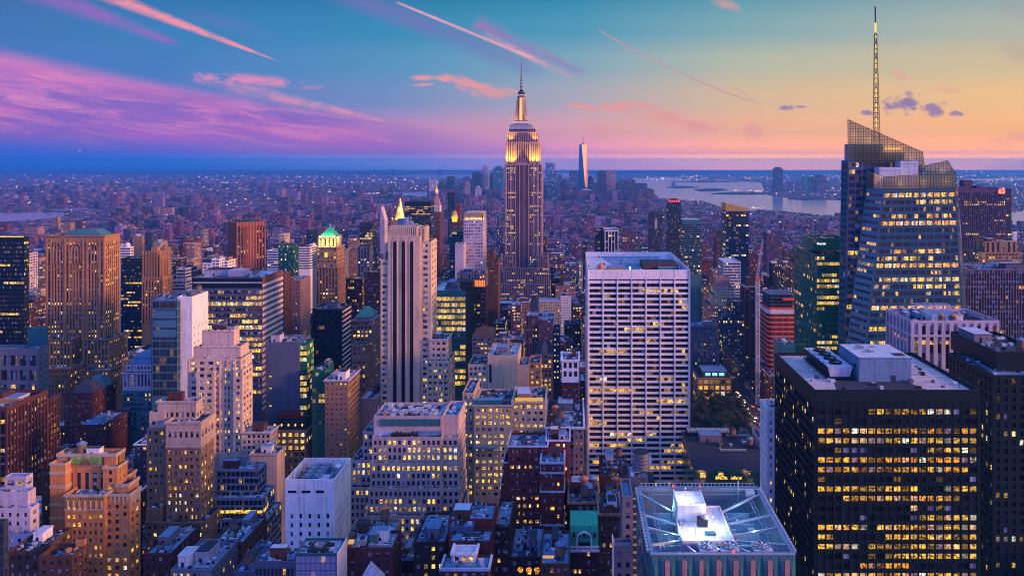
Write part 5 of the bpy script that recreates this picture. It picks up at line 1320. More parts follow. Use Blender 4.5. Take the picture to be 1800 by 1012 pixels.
mb = MB(); zt = Z(600, 570); mb.poly([(x0, y0, z1 + .05), (x1, y0, z1 + .05), (x1 - 3, y0 + 10, zt), (x0 + 3, y0 + 10, zt)]); mb.poly([(x1, y0, z1 + .05), (x1, y1, z1 + .05), (x1 - 3, y0 + 10, zt)]); mb.poly([(x0, y1, z1 + .05), (x0, y0, z1 + .05), (x0 + 3, y0 + 10, zt)]); mb.poly([(x1, y1, z1), (x0, y1, z1), (x0 + 3, y0 + 10, zt), (x1 - 3, y0 + 10, zt)]); b.part('steep_roof', mb, 'slate')
mb = MB(); q = (x0 + x1) / 2 + .6; mb.poly([(q - 2.4, y0 - .1, z1 - 1), (q + 2.4, y0 - .1, z1 - 1), (q + 2.4, y0 - .1, z1 + 4), (q, y0 - .1, z1 + 8), (q - 2.4, y0 - .1, z1 + 4)]); mb.poly([(q + 2.4, y0 - .1, z1 + 4), (q + 2.4, y0 + 6, z1 + 4), (q, y0 + 7, z1 + 8), (q, y0 - .1, z1 + 8)]); mb.poly([(q - 2.4, y0 + 6, z1 + 4), (q - 2.4, y0 - .1, z1 + 4), (q, y0 - .1, z1 + 8), (q, y0 + 7, z1 + 8)]); b.part('gable', mb, 'pink')
b = Bld('dark_building', 'narrow dark building with two columns of white lit windows', 'the white-lit dark building', 600, vb=690)
b.box(972, 984, 580, d=20, st='grid', wall='navy', lit=.9, coh=.2, tone=(.8, .94), bay=2.6, wf=.35, hf=.35, fl=4.4)
b = Bld('ornate_tower', 'red shaft with ornate white upper arcade and cornice', 'the ornate red shaft', 470, vb=705, win=True)
b.box(988, 1017, 648, d=18, st='pair', wall='red', roof='tar', lit=.05, bay=3.2); b.box(987.5, 1017.5, 632, 469, d=20, yb=672, st='grid', wall='white', roof='bluefelt', name='arcade', fl=5.4, bay=3.4, hf=.66, lit=.05, cor='white', clut=3)
b = Bld('pyramid_roof_building', 'small building with brown-red pyramid roof beside the orange-arcaded tower', 'the red pyramid-roofed building', 600, vb=690, win=True)
x0, x1, y0, y1, z0, z1, zr = b.box(830, 864, 591, xb=871, st='grid', wall='pink', roof='tar', par=0, bay=3.1, lit=.2, wf=.7, hf=.4)
mb = MB(); mb.pyramid(x0 - .3, x1 + .3, y0 - .3, y1 + .3, z1 + .02, Z(573, 612)); b.part('pyramid_roof', mb, 'rust')
b = Bld('brown_tower', 'brown tower with glowing orange arcade under its flat top', 'the orange-arcaded tower', 700, vb=640, win=True)
b.box(829, 853, 505, 702, xb=858, st='pier', wall='brown', sp='darkbrown', bay=4.4, lit=.08, roof='tar')
x0, x1, y0, y1, z0, z1, zr = b.box(803, 853, 480, 698, d=24, yb=505, st='pier', wall='pink', sp='darkbrown', bay=2.6, fl=5, lit=.02, name='crown', clut=3)
mb = MB()
for k in range(8): q = X(830, 697.8) + k * 1.55; mb.box(q, q + 1.05, 697.7, 697.95, Z(503.5, 697.8), Z(492.5, 697.8))
b.part('lit_arcade', mb, emis('arcade_orange', (1, .25, .03), 1.3))
b.box(806, 829, 500, 704, d=20, st='blank', wall='darkbrown', name='wing')
b = Bld('glass_block', 'curtain-walled block glowing yellow on many floors beside the limestone strip tower', 'the yellow-glowing glass block', 640, vb=665, win=True, pane=PANE_G)
b.box(760, 819, 510, xb=834, st='glass', wall='glass_teal', roof='palefelt', lit=.85, coh=.9, tone=(.45, .7), fl=5.2, hf=.62, bay=2.4, sd='blank', tm=5.0, par=1.5); a, c, e, f, zb, zt, zr = b.last
mb = MB(); mb.box(c + .02, c + .25, e + .3, f, 0, zt - .2); b.part('side_cladding', mb, 'black')
b.pbox(809, 829, 494, 510, 648, 10, 'darkbrown', 'plant_room', 'tar'); b.clutter(4)
# ------------------------------------------------------------------ the east (left) side
# --- orange brick tower with a mosaic panel
b = Bld('brick_tower', 'orange brick setback tower with green mosaic panel near its top', 'the orange mosaic tower', 346, win=True)
FR = dict(bay=2.9, fl=3.6, wf=.50, hf=.52, rec=.35, lit=.2, coh=.2, blind=.3, tone=(.25, .7), em=.5)
x0, x1, y0, y1, z0, z1, zr = b.box(101, 204, 797, 353, xb=219, st='pier', wall='brick_orange', sp='darkbrown', roof='bluefelt', name='crown', cor=('cream', .35, 1.6), par=2.2, **{**FR, 'tm': 9.0, 'nx': 7}); b.clutter(9)
mb = MB(); mb.box(X(118, 352), X(181, 352), y0 - .25, y0 - .02, Z(819.5, 352), Z(800, 352), 0); mp = b.part('panel_frame', mb, 'brown')
m, nt_, bs = newmat('mosaic'); p = geo(); sx_, sy_, sz_ = sepv(p)
vo = nt_.nodes.new('ShaderNodeTexVoronoi'); vo.inputs['Scale'].default_value = 1.1; nt_.links.new(p.v, vo.inputs['Vector'])
nt_.links.new(ramp(noise(p, .5, 3), [(.35, (.08, .28, .06)), (.55, (.22, .40, .07)), (.7, (.42, .50, .14))]).v, bs.inputs['Base Color'])
mb = MB(); mb.box(X(122, 352), X(177, 352), y0 - .32, y0 - .26, Z(816.5, 352), Z(803.5, 352), 0); b.part('mosaic_panel', mb, 'mosaic')
mb = MB(); mxx = X(149.5, 352); zb = Z(816.3, 352)
for r_o, w_ in ((1.9, .3), (1.1, .25)):
    pts = [(mxx + r_o * math.cos(a), zb + r_o * math.sin(a)) for a in np.linspace(0, math.pi, 11)]
    for p_, q_ in zip(pts, pts[1:]): mb.bar((p_[0], y0 - .4, p_[1]), (q_[0], y0 - .4, q_[1]), w_)
for a in np.linspace(.2, math.pi - .2, 7): mb.bar((mxx + 1.9 * math.cos(a), y0 - .38, zb + 1.9 * math.sin(a)), (mxx + 2.7 * math.cos(a), y0 - .38, zb + 2.7 * math.sin(a)), .12)
b.part('sunburst', mb, 'rust')
mb = MB()
for k in range(24): q = X(119, 352) + .35 + k * .69; mb.box(q, q + .3, y0 - .33, y0 - .26, Z(802, 352), Z(800.6, 352)); mb.box(q, q + .3, y0 - .33, y0 - .26, Z(819, 352), Z(817.6, 352))
b.part('frame_tile', mb, 'cream')
mb = MB(); mb.box(x1 + .02, x1 + .3, y0 + 1.4, y1 - 1.2, Z(822, 352), Z(801, 352), 0); mb.box(x1 + .3, x1 + .36, y0 + 2, y1 - 1.8, Z(819, 352), Z(804, 352), 1); b.part('side_panel', mb, ['brown', 'gold'])
b.box(181, 206, 820, 350.5, d=8, st='punch', wall='brick_orange', name='buttress', roof='tar', cor=('cream', .3, 1.2), **{**FR, 'nx': 1, 'wf': .3})
b.box(88, 115, 814, 349, d=9, st='blank', wall='brick_orange', name='buttress', roof='bluefelt', cor=('cream', .3, 1.0)); a, c, e, f, zb, zt, zr = b.last
for zz in (Z(828, 349), Z(853, 349), Z(884, 349), Z(908, 349)): b.ledge(a, c, e, f, zz, 'cream', .25, 1.3, 'band_course')
b.box(73, 89, 829, 351, d=8, st='punch', wall='brown', name='side_wing', **{**FR, 'nx': 1, 'wf': .3})
b.box(203, 220, 838, 357, d=9, st='blank', wall='brick_orange', name='rear_buttress', cor=('cream', .35, 1.2))
b.box(114, 184, 869, 345, d=10, st='grid', wall='brick_orange', name='terrace', roof='tar', cor=('cream', .5, 1.1), **{**FR, 'bay': 2.6, 'tm': 5.0}); a, c, e, f, zb, zt, zr = b.last
mb = MB(); mb.box(a + .2, c - .2, e - .3, e - .02, Z(873, 345) - 1.4, Z(873, 345) + .3, 0)
for k in range(16): q = a + .6 + k * (c - a - 1.2) / 15; mb.box(q - .22, q + .22, e - .34, e - .3, Z(873, 345) - 1.0, Z(873, 345), 1)
b.part('lattice_frieze', mb, ['gold', 'brown'])
mb = MB()
for k in range(7): q = a + 1.4 + k * (c - a - 2.8) / 6; mb.lathe(q, e - .12, [(.34, Z(893, 345)), (.34, Z(880, 345)), (.1, Z(878, 345))], 6)
mb.box(a - .1, c + .1, e - .4, e - .02, Z(896, 345), Z(894, 345), 0, bottom=True)
b.part('carved_trim', mb, 'cream')
b.box(183.5, 228, 868, 347, xb=247, st='punch', wall='brick_orange', name='shoulder', roof='tar', cor=('cream', .4, 1.2), **{**FR, 'bay': 3.4, 'tm': 4}); a, c, e, f, zb, zt, zr = b.last
b.box(205, 226, 850, 350, xb=244, st='blank', wall='brick_orange', name='shoulder_top', roof='tar', cor=('cream', .4, 1.6))
mb = MB(); r_ = random.Random(1)
for k in range(5): mb.box(c + .02, c + .5, e + 1.6 * k + .4, e + 1.6 * k + 1.3, zt - 6 + (k % 2), zt - .5)
for k in range(6): q = a + 1 + k * (c - a - 2) / 5; mb.box(q - .35, q + .35, e - .35, e - .02, zt - 4.5 + (k % 2) * 1.5, zt - .4)
b.part('carved_trim', mb, 'cream')
b = Bld('brick_building', 'orange brown building with sunken roof below the orange mosaic tower', 'the sunken-roofed brown building', 300, win=True)
x0, x1, y0, y1, z0, z1, zr = b.box(68, 127, 976, 298, xb=156, st='punch', wall='brown', roof='tar', par=2.4, lit=.08, zlow=40, blind=.3)
mb = MB(); mb.lathe(x1 - 5, y0 + 5, [(1.3, zr), (1.3, zr + 2.6), (.2, zr + 3.1)], 12); mb.lathe(x1 - 2.6, y0 + 6, [(1.1, zr), (1.1, zr + 2.3), (.2, zr + 2.8)], 12); b.part('water_tank', mb, 'roof_orange')
mb = MB(); mb.box(x1 - 4, x1 - .5, y0 + 8, y1 - .6, zr, z1 + 2.6, 0, top=1); b.part('bulkhead', mb, ['brick_orange', 'tar'])
b = Bld('brown_building', 'small brown flat-roofed building in the bottom corner beside the pale blue stepped block', 'the small brown corner building', 306, win=True)
b.box(13, 69, 968, 306, d=20, st='punch', wall='brown', roof='tar', lit=.08, blind=.35, zlow=40, clut=3)
b = Bld('dark_glass_edge_building', 'sliver of dark glass building with bright white edge in the bottom corner', 'the dark glass sliver', 250)
b.box(-60, 7, 916, 250, d=2, st='glass', wall='navy', lit=.02, zlow=40, roof='palefelt')
b = Bld('stepped_block', 'pale blue stepped block with small tiered penthouse in the bottom corner', 'the pale blue stepped block', 330, vb=1000, win=True)
PB = dict(bay=3.4, fl=3.9, wf=.42, hf=.48, rec=.3, lit=.04, coh=.1, blind=.25)
b.box(-60, 57, 938, 327, xb=70, st='punch', wall='lilac', name='base', roof='bluefelt', **PB); b.box(-60, 53, 893, 330, xb=69, st='punch', wall='lilac', name='middle_tier', roof='bluefelt', **PB); b.box(-40, 49, 864, 334, xb=63, st='blank', wall='lilac', name='upper_tier', roof='palefelt'); b.clutter(5)
b.box(8, 46, 837, 339, xb=58, st='grid', wall='lilac', name='penthouse', roof='bluefelt', bay=5, fl=4, wf=.8, lit=0, par=.6, clut=2)

# --- slender brown tower with pale crown
b = Bld('stone_tower', 'tall tan tower with pale banded crown and warm side standing behind the mosaic tower', 'the tan pale-crowned tower', 386, vb=985, win=True)
TB = dict(bay=3.05, fl=3.75, wf=.56, hf=.50, rec=.35, lit=.2, coh=.25, blind=.32, sub=2, tone=(.4, .75), em=.5)
wall('tan_brick', (.30, .18, .115)); wall('pale_crown', (.50, .38, .32))
b.box(277, 345, 705, 392, xb=356, st='grid', wall='pale_crown', roof='palefelt', name='penthouse', lit=.02, bay=3, tm=5, fl=4.4, cor='pale_crown'); b.clutter(2)
b.box(262, 290, 724, 391, d=14, st='punch', wall='pale_crown', name='wing', lit=.02, bay=4, tm=4)
b.box(291.5, 353, 741, 385, xb=377, yb=786, st='grid', wall='pale_crown', roof='tar', name='crown', cor=('pale_crown', .6, 1.2), **{**TB, 'sub': 1, 'tm': 4.5, 'fl': 4.6, 'hf': .66})
b.box(292, 352.5, 785, 385.4, xb=376, st='pair', wall='tan_brick', name='shaft', par=0, **TB)
b.box(258, 291.5, 752, 389, d=14, st='pair', wall='tan_brick', name='wing', **{**TB, 'lit': .05}); b.ledge(X(292, 385), X(352.6, 385), 385, 395, Z(784, 385), 'pale_crown', .35, .8, 'band_course')
b.box(256, 360, 917, 381, xb=391, st='pair', wall='tan_brick', name='base', roof='tar', cor=('tan_brick', .4, .8), **TB); b.box(256, 282, 893, 384, d=8, st='blank', wall='tan_brick', name='shoulder')
# --- low roofs under it
for i, (x0, x1, yt, Y, wl_, lb, sh, kk) in enumerate((
    (252, 300, 972, 330, 'redbrown', 'little brick building with blue roof boxes below the tan pale-crowned tower', 'the blue-boxed little building', 8),
    (300, 372, 1000, 320, 'grey', 'low grey roof crowded with white ducts at the bottom edge', 'the white-ducted low roof', 10),
    (372, 428, 952, 345, 'brown', 'brown brick building with blue roof and red vents beside the dark stepped office', 'the red-vented brown building', 8),
    (410, 448, 1004, 315, 'bluegrey', 'low blue-grey block at the bottom edge beside the low lattice-windowed hall', 'the low blue-grey block', 5),
    (700, 730, 985, 320, 'redbrown', 'small dark brick building between the stepped stone block and the dark tank-roofed building', 'the small dark brick building', 4),
    (896, 952, 978, 300, 'darkbrown', 'old dark building with round-arched glowing windows in front of the red brick building', 'the round-arched dark building', 6),
    (950, 1002, 990, 285, 'brown', 'low brown building with a glowing yellow shop canopy on its roof', 'the glowing-canopy building', 6))):
    b = Bld('low_building', lb, sh, Y, win=True); b.box(x0, x1, yt, d=26, st='punch', wall=wl_, roof='bluefelt', lit=.12, zlow=30, bay=3.0, tone=(.2, .8)); b.clutter(kk)
    if 'canopy' in lb: b.pbox(954, 974, 977, 980.5, 284.6, .6, 'lamp_soft', 'canopy')
    if 'arched' in lb:
        a, c, e, f, zb, zt, zr = b.last; mb = MB()
        for q in (a + 4.3, a + 7.8, a + 11): 
            pts = [(q + 1.15 * math.cos(t), zt - 5.2 + 1.15 * math.sin(t)) for t in np.linspace(0, 2 * math.pi, 15)[:-1]]; mb.poly([(p[0], e - .08, p[1]) for p in pts][::-1], 0, (.8, .15, 0, 0))
        b.part('round_window', mb, PANE)

# --- dark stepped office with banded floors
b = Bld('stepped_office', 'dark glass office stepping down in banded tiers with one glowing floor', 'the dark stepped office', 395, vb=985, win=True, pane=PANE_K)
SO = dict(bay=2.4, fl=3.7, wf=.88, hf=.70, rec=.25, lit=.03, coh=.6, blind=.02, tone=(.4, .6), em=.3)
wall('band_blue', (.20, .24, .36), .5)
b.box(381, 455, 824, 404, xb=469, st='ribbon', wall='band_blue', roof='palefelt', name='upper_tier', **SO); b.clutter(4)
mb = MB(); a, c, e, f, zb, zt, zr = b.last; mb.poly([(a + 6, e + 4, zr), (a + 12, e + 4, zr), (a + 12, e + 11, zr + 3.6), (a + 6, e + 11, zr + 3.6)]); mb.poly([(a + 6, e + 11, zr), (a + 6, e + 4, zr), (a + 6, e + 11, zr + 3.6)]); mb.poly([(a + 12, e + 4, zr), (a + 12, e + 11, zr), (a + 12, e + 11, zr + 3.6)]); mb.poly([(a + 12, e + 11, zr), (a + 6, e + 11, zr), (a + 6, e + 11, zr + 3.6), (a + 12, e + 11, zr + 3.6)]); b.part('sloped_skylight', mb, 'bluegrey')
b.box(379, 462, 874, 399, xb=483, st='ribbon', wall='band_blue', roof='palefelt', name='middle_tier', **SO); b.box(378, 468, 912, 395, xb=495, st='ribbon', wall='band_blue', roof='palefelt', name='lower_tier', **{**SO, 'lit': .08})
a, c, e, f, zb, zt, zr = b.foot[1]+(0,0)
mb = MB(); mb.box(X(381, 399), X(461, 399), 398.8, 398.96, Z(901, 399), Z(896, 399), 0, cell=(1.0, .55, 0, 0)); mb.box(b.foot[1][1] + .02, b.foot[1][1] + .2, 400, 404.6, Z(901, 399), Z(896, 399), 0, cell=(1, .55, 0, 0)); b.part('lit_floor', mb, PANE)

# --- white scalloped tower
b = Bld('white_tower', 'white setback tower with scalloped crown tiers and pairs of windows', 'the white scalloped tower', 470, vb=790, win=True)
WT = dict(bay=4.9, fl=3.95, wf=.62, hf=.52, rec=.4, lit=.28, coh=.25, blind=.25, sub=2, tone=(.4, .75), em=1.0)
wall('shell_white', (.60, .46, .40))
def scallop(x0, x1, Y, z, n, h, side=None):
    mb = MB(); a, c = X(x0, Y), X(x1, Y); w = (c - a) / n
    for k in range(n):
        q = a + (k + .5) * w; pts = [(q + w * .5 * math.cos(t), z + h * math.sin(t)) for t in np.linspace(0, math.pi, 9)]
        mb.poly([(p[0], Y - .3, p[1]) for p in pts][::-1]); mb.poly([(p[0], Y + .5, p[1]) for p in pts])
        for p, p2 in zip(pts, pts[1:]): mb.poly([(p[0], Y - .3, p[1]), (p[0], Y + .5, p[1]), (p2[0], Y + .5, p2[1]), (p2[0], Y - .3, p2[1])])
    if side:
        yb, nn = side; w = (yb - Y) / nn
        for k in range(nn):
            q = Y + (k + .5) * w; pts = [(q + w * .5 * math.cos(t), z + h * math.sin(t)) for t in np.linspace(0, math.pi, 9)]
            mb.poly([(c + .3, p[0], p[1]) for p in pts][::-1][::-1])
            for p, p2 in zip(pts, pts[1:]): mb.poly([(c + .3, p[0], p[1]), (c - .5, p[0], p[1]), (c - .5, p2[0], p2[1]), (c + .3, p2[0], p2[1])])
    b.part('scalloped_parapet', mb, 'shell_white')
x0, x1, y0, y1, z0, z1, zr = b.box(376, 403, 574, 486, d=9, yb=584, st='blank', wall='slate', name='plant_room', roof='bluefelt', clut=2)
x0, x1, y0, y1, z0, z1, zr = b.box(355, 411, 583, 480, xb=421, yb=612, st='pier', wall='shell_white', sp='navy', name='crown', bay=5, fl=9, hf=.6, wf=.45, lit=.02, par=1, tm=2); scallop(355, 411, 480, z1, 5, 1.5, (y1, 2))
b.clutter(4)
x0, x1, y0, y1, z0, z1, zr = b.box(340, 423, 611, 475, xb=437, yb=632, st='pier', wall='shell_white', sp='navy', name='middle_tier', bay=5, fl=7.4, hf=.55, wf=.42, lit=.05, tm=1, par=1); scallop(340, 423, 475, z1, 7, 1.4, (y1, 2))
x0, x1, y0, y1, z0, z1, zr = b.box(331, 424, 630, 470, xb=443, st='pair', wall='shell_white', name='shaft', roof='tar', **WT)
mb = MB()
for px_ in (331.6, 348, 361, 374, 387, 400, 413, 423.4): mb.box(X(px_, 470) - .5, X(px_, 470) + .5, 469.4, 470.05, 40, Z(633 if px_ not in (348, 361, 374) else 650, 470), 0)
b.part('pier', mb, 'shell_white')
b.box(345, 377, 652, 467.4, d=4, st='pair', wall='shell_white', name='front_bay', **WT); b.box(410, 426, 650, 467.5, xb=444, st='pair', wall='shell_white', name='side_bay', **WT)
b.box(424, 476, 759, 466, xb=489, st='grid', wall='shell_white', name='low_wing', roof='palefelt', bay=2.8, lit=.14, cor='shell_white', clut=2); b.box(440, 487, 797, 452, xb=501, st='grid', wall='shell_white', name='low_wing', roof='slate', bay=2.6, lit=.1, cor='shell_white', clut=2)

# --- mansard block with golden windows
b = Bld('mansard_building', 'yellow-lit cornice building with dark mansard roof and lamp dormers', 'the golden-lit mansard building', 505, vb=830, win=True)
x0, x1, y0, y1, z0, z1, zr = b.box(472, 538, 756, xb=559, st='pair', wall='tan', roof='tar', cor=('tan', .9, 1.3), bay=4.4, fl=4.4, wf=.6, hf=.55, sub=2, lit=.66, coh=.7, tone=(.5, .72), blind=.05, par=0)
mb = MB(); zt = Z(735, 512); i_ = 4.5
b0 = [(x0, y0), (x1, y0), (x1, y1), (x0, y1)]; t0 = [(x0 + 3, y0 + i_), (x1 - 3, y0 + i_), (x1 - 3, y1 - 2), (x0 + 3, y1 - 2)]
for k in range(4): j = (k + 1) % 4; mb.poly([(*b0[k], z1 + .2), (*b0[j], z1 + .2), (*t0[j], zt), (*t0[k], zt)])
mb.poly([(*p, zt) for p in t0]); b.part('mansard', mb, 'black')
mb = MB()
for k in range(5): q = x0 + 3.6 + k * 4.7; mb.lathe(q, y0 + 1.6, [(.1, z1 + 2.2), (.6, z1 + 2.8), (.6, z1 + 3.4), (.1, z1 + 4)], 8)
b.part('lamp_dormer', mb, emis('dormer_glow', (1, .55, .08), 1.6))
mb = MB(); mb.box(x0 + 4, x0 + 18, y0 + 7, y1 - 3, zt, Z(722, 514), 0, top=1); b.part('plant_room', mb, ['red', 'redbrown'])
# --- brown slab, green-roofed, etc.
b = Bld('brown_slab', 'plain brown slab with warm striped side between the mansard and limestone towers', 'the plain brown slab', 520, vb=805, win=True)
b.box(571, 612, 668, 500, xb=632, st='small', wall='tan_brick', roof='lilac', lit=.05, bay=3.0, wf=.4, hf=.35, cor='lilac', par=.6, clut=2, sd='ribbon', sover=dict(bay=2.5, lit=.02, wf=.9, hf=.35))
b = Bld('blank_slab', 'blank blue-grey slab beside a glass wing with glowing yellow corner', 'the blank blue-grey slab', 515, vb=740, win=True, pane=PANE_G)
b.box(467, 526, 601, 515, d=22, st='blank', wall='bluegrey', roof='bluefelt', clut=4); a, c, e, f, zb, zt, zr = b.last
mb = MB()
for k in range(9): z_ = zt - 12 - k * 4.1; mb.box(a + 2.6, a + 4.2, e - .06, e - .01, z_, z_ + .8, 0, cell=((1, .5, 0, 0) if k in (3, 5, 8) else (0, .5, .2, 0)))
b.part('slit_window', mb, PANE)
b.box(526.3, 540, 603, 516, xb=552, st='glass', wall='glass_green', name='glass_wing', lit=.42, coh=.6, tone=(.4, .65), fl=4.2, sover=dict(lit=.4))
b.box(548, 572, 650, 508, d=18, st='glass', wall='glass_green', name='low_glass_wing', lit=.2, coh=.6, tone=(.4, .65), clut=2)
b = Bld('black_slab', 'black slab with white-striped side below the green-roofed tower', 'the black stripe-sided slab', 600, vb=660, win=True, pane=PANE_K)
b.box(549, 601, 543, xb=617, st='glass', wall='black', roof='tar', lit=.01, blind=.0, fl=4, cor='iron', sd='blank', clut=3); a, c, e, f, zb, zt, zr = b.last
mb = MB()
for k in range(24): z_ = zt - 2 - k * 3.9; mb.box(c + .02, c + .22, e + .4, f - .2, z_ - 1.2, z_, 0)
b.part('side_stripe', mb, 'white'); b.part('side_cladding', (lambda m: (m.box(c + .005, c + .015, e + .1, f, 0, zt - 1), m)[1])(MB()), 'darkbrown')
b = Bld('green_roof_tower', 'tan tower topped by glowing green pyramid roof and lit loggia', 'the green-roofed tower', 760, vb=542, win=True)
GT = dict(bay=3.3, fl=4.0, wf=.5, hf=.5, rec=.4, lit=.16, coh=.3, blind=.15, tone=(.4, .7))
b.box(555, 594, 470, 760, xb=608, st='pier', wall='tan', sp='darkbrown', name='shaft', **GT, cor='tan'); b.box(556, 592, 434, 763, xb=605, yb=471, st='grid', wall='tan', name='upper_tier', cor=('tan', .9, 1.2), **GT)
x0, x1, y0, y1, z0, z1, zr = b.box(560, 590, 416, 766, xb=600, yb=435, st='pier', wall='cream', sp='darkbrown', name='loggia', bay=4.2, fl=8, hf=.7, wf=.4, lit=.0, par=0, cor='tan', tm=2.0)
mb = MB(); mb.pyramid(x0 + 1, x1 - 1, y0 + 1, y1 - 1, z1 + .1, Z(397, 772)); mb.lathe((x0 + x1) / 2, (y0 + y1) / 2, [(.7, Z(398.5, 772)), (.5, Z(394, 772))], 6); b.part('pyramid_roof', mb, 'verdigris')
mb = MB()
for k in range(5): mb.lathe(x0 + 1 + k * (x1 - x0 - 2) / 4, y0 + .4, [(.4, z1), (.5, z1 + 1), (.1, z1 + 1.4)], 6)
b.part('roof_lamp', mb, LIT_Y)
for q in (x0 + 2, (x0 + x1) / 2, x1 - 2): pt_light('flood_lamp', (q, y0 - 1.6, z1 + .8), 2600, (.75, 1, .35), .6); pt_light('flood_lamp', (q, 762.4, Z(434, 762) + 1.5), 2600, (1, .66, .12), .6)
pt_light('flood_lamp', (x1 + 2, y0 + 7, z1 - 3), 2600, (1, .7, .2), .6)
mb = MB(); q = X(573, 762.6); mb.lathe(q, 762.7, [(1.7, Z(452, 762)), (1.7, Z(446, 762)), (1.2, Z(444.5, 762)), (.1, Z(443, 762))], 10); b.part('lit_niche', mb, emis('niche_glow', (.9, .75, .05), 1.0))
b = Bld('green_pyramid_building', 'pinkish stone tower with small teal pyramid roof beside the limestone strip tower', 'the small teal-roofed tower', 640, vb=690, win=True)
x0, x1, y0, y1, z0, z1, zr = b.box(619, 655, 563, xb=669, st='grid', wall='pink', roof='bluefelt', lit=.18, bay=3.2, cor='pink', tone=(.4, .8), par=0)
mb = MB(); mb.box(x0 + 3, x1 - 3, y0 + 1.5, y1 - 1, z1, z1 + 2.4, 1); mb.pyramid(x0 + 2, x1 - 2, y0 + .8, y1 - .4, z1 + 2.4, Z(542, 645), 0, .25); b.part('pyramid_roof', mb, ['copper', 'pink'])
b.box(616, 622, 580, 642, d=14, st='blank', wall='pink', name='shoulder')
b = Bld('brown_building', 'brown brick mid-rise with striped side in front of the small teal-roofed tower', 'the stripe-sided brown mid-rise', 585, vb=690, win=True)
b.box(619, 644, 607, xb=652, st='punch', wall='tan_brick', lit=.12, roof='slate', cor='tan', tone=(.5, .8)); b.box(632, 662, 700, 540, xb=678, st='grid', wall='pink', name='low_block', roof='lilac', lit=.1, bay=2.8, clut=2)

# --- wide glass tower with striped side
b = Bld('glass_tower', 'wide glass tower with golden floor lines and white-striped side', 'the wide striped glass tower', 580, vb=690, win=True)
x0, x1, y0, y1, z0, z1, zr = b.box(339, 461, 487, xb=497, st='ribbon', wall='bluegrey', sp='navy', roof='palefelt', bay=3.2, fl=4.6, wf=.92, hf=.62, rec=.3, lit=.5, coh=.8, sub=2, blind=.15, tone=(.45, .7), tm=9.5, sd='blank', par=1.4)
mb = MB(); mb.box(x0 + .2, x1 - .2, y0 - .1, y0 - .02, z1 - 8.6, z1 - 4.8, 0); mb.box(x0, x1, y0 - .14, y0 - .02, z1 - 4.8, z1 - 3.8, 1); mb.box(x0, x1, y0 - .1, y0 - .02, z1 - 3.8, z1 - .9, 0)
b.part('louvre_band', mb, ['black', 'lilac'])
mb = MB(); mb.box(x1 + .02, x1 + .1, y0 + .1, y1 - .1, 0, z1 - .6, 1)
for k in range(22): z_ = z1 - 5.6 - k * 4.6; mb.box(x1 + .1, x1 + .4, y0 + .1, y1 - .1, z_ - 2.2, z_, 0)
b.part('side_stripe', mb, ['white', 'rust'])
mb = MB(); mb.box(x0 + 22, x0 + 34, y0 + 12, y0 + 24, zr, zr + 5, 0, top=1); b.part('plant_room', mb, ['lilac', 'palefelt']); b.clutter(6)
# --- glass and white slab
b = Bld('glass_slab', 'teal glass slab joined to a tall blank white side', 'the teal and white slab', 520, vb=695, win=True, pane=PANE_B)
b.box(267, 312, 527, 520, d=16, st='glass', wall='glass_sky', roof='bluefelt', lit=.03, coh=.3, fl=5.6, hf=.8, bay=2.6, tone=(.5, .7), blind=.0, tm=.8, par=.8)
mb = MB(); a, c, e, f, zb, zt, zr = b.last
for k in range(3): mb.box(a + 1.2, c - 1, e - .09, e - .015, zt - 13.5 - k * 6.6 + .6, zt - 7.6 - k * 6.6, 0)
b.part('sky_glass_panel', mb, 'spandrel_pale')
x0, x1, y0, y1, z0, z1, zr = b.box(312.3, 338, 521, 524, xb=366, st='blank', wall='white', roof='bluegrey', name='white_slab', sd='punch', bay=5, wf=.18, fl=5.5, hf=.35, lit=.0, tm=20, par=1.0); b.clutter(3)
b.box(266, 311, 521.5, 536.2, d=12, st='blank', wall='bluegrey', name='rear_block', roof='slate', par=.6)
# --- great brown arched tower
b = Bld('brown_tower', 'massive brown stone tower with arched top windows and green roof', 'the massive brown arched tower', 640, vb=690, win=True)
LN = dict(bay=2.75, fl=4.0, wf=.46, hf=.52, rec=.4, lit=.2, coh=.25, blind=.22, tone=(.4, .75), em=1.2)
wall('warm_brown', (.38, .20, .095))
x0, x1, y0, y1, z0, z1, zr = b.box(81, 184, 414, 640, xb=211, st='pier', wall='warm_brown', sp='darkbrown', name='shaft', roof='slate', cor=('warm_brown', .8, 1.2), **{**LN, 'tm': 5}); 
mb = MB(); mb.pyramid(x0 + 12, x1 - 4, y0 + 2, y1 - 2, zr, Z(403, 650), 0, .6); b.part('hip_roof', mb, 'teal')
for zz in (Z(424, 640), Z(440, 640), Z(473, 640)): b.ledge(x0, x1, y0, y1, zz, 'warm_brown', .45, .8, 'band_course')
mb = MB()
for px_ in (102, 134, 163):
    q = X(px_, 640); pts = [(q + 4.2 * math.cos(t), Z(441, 640) + 1.5 + 4.6 * math.sin(t)) for t in np.linspace(0, math.pi, 13)]
    for p, p2 in zip(pts, pts[1:]): mb.bar((p[0], y0 - .3, p[1]), (p2[0], y0 - .3, p2[1]), .4)
    for s_ in (-4.2, -1.4, 1.4, 4.2): mb.box(q + s_ - .3, q + s_ + .3, y0 - .5, y0 - .02, Z(462, 640), Z(441, 640) + 1.5)
b.part('arched_frame', mb, 'pink')
mb = MB()
for px_ in (82.5, 90, 114, 122, 146, 153, 175, 182.5): mb.box(X(px_, 640) - .7, X(px_, 640) + .7, y0 - .55, y0 - .02, Z(596, 640), Z(420, 640))
b.part('pier', mb, 'warm_brown')
for args in ((79, 126, 596, 630), (145, 192, 596, 630)): b.box(*args, xb=(225 if args[0] > 100 else None), d=None if args[0] > 100 else 12, st='pier', wall='warm_brown', sp='darkbrown', name='shoulder', cor='warm_brown', **LN)
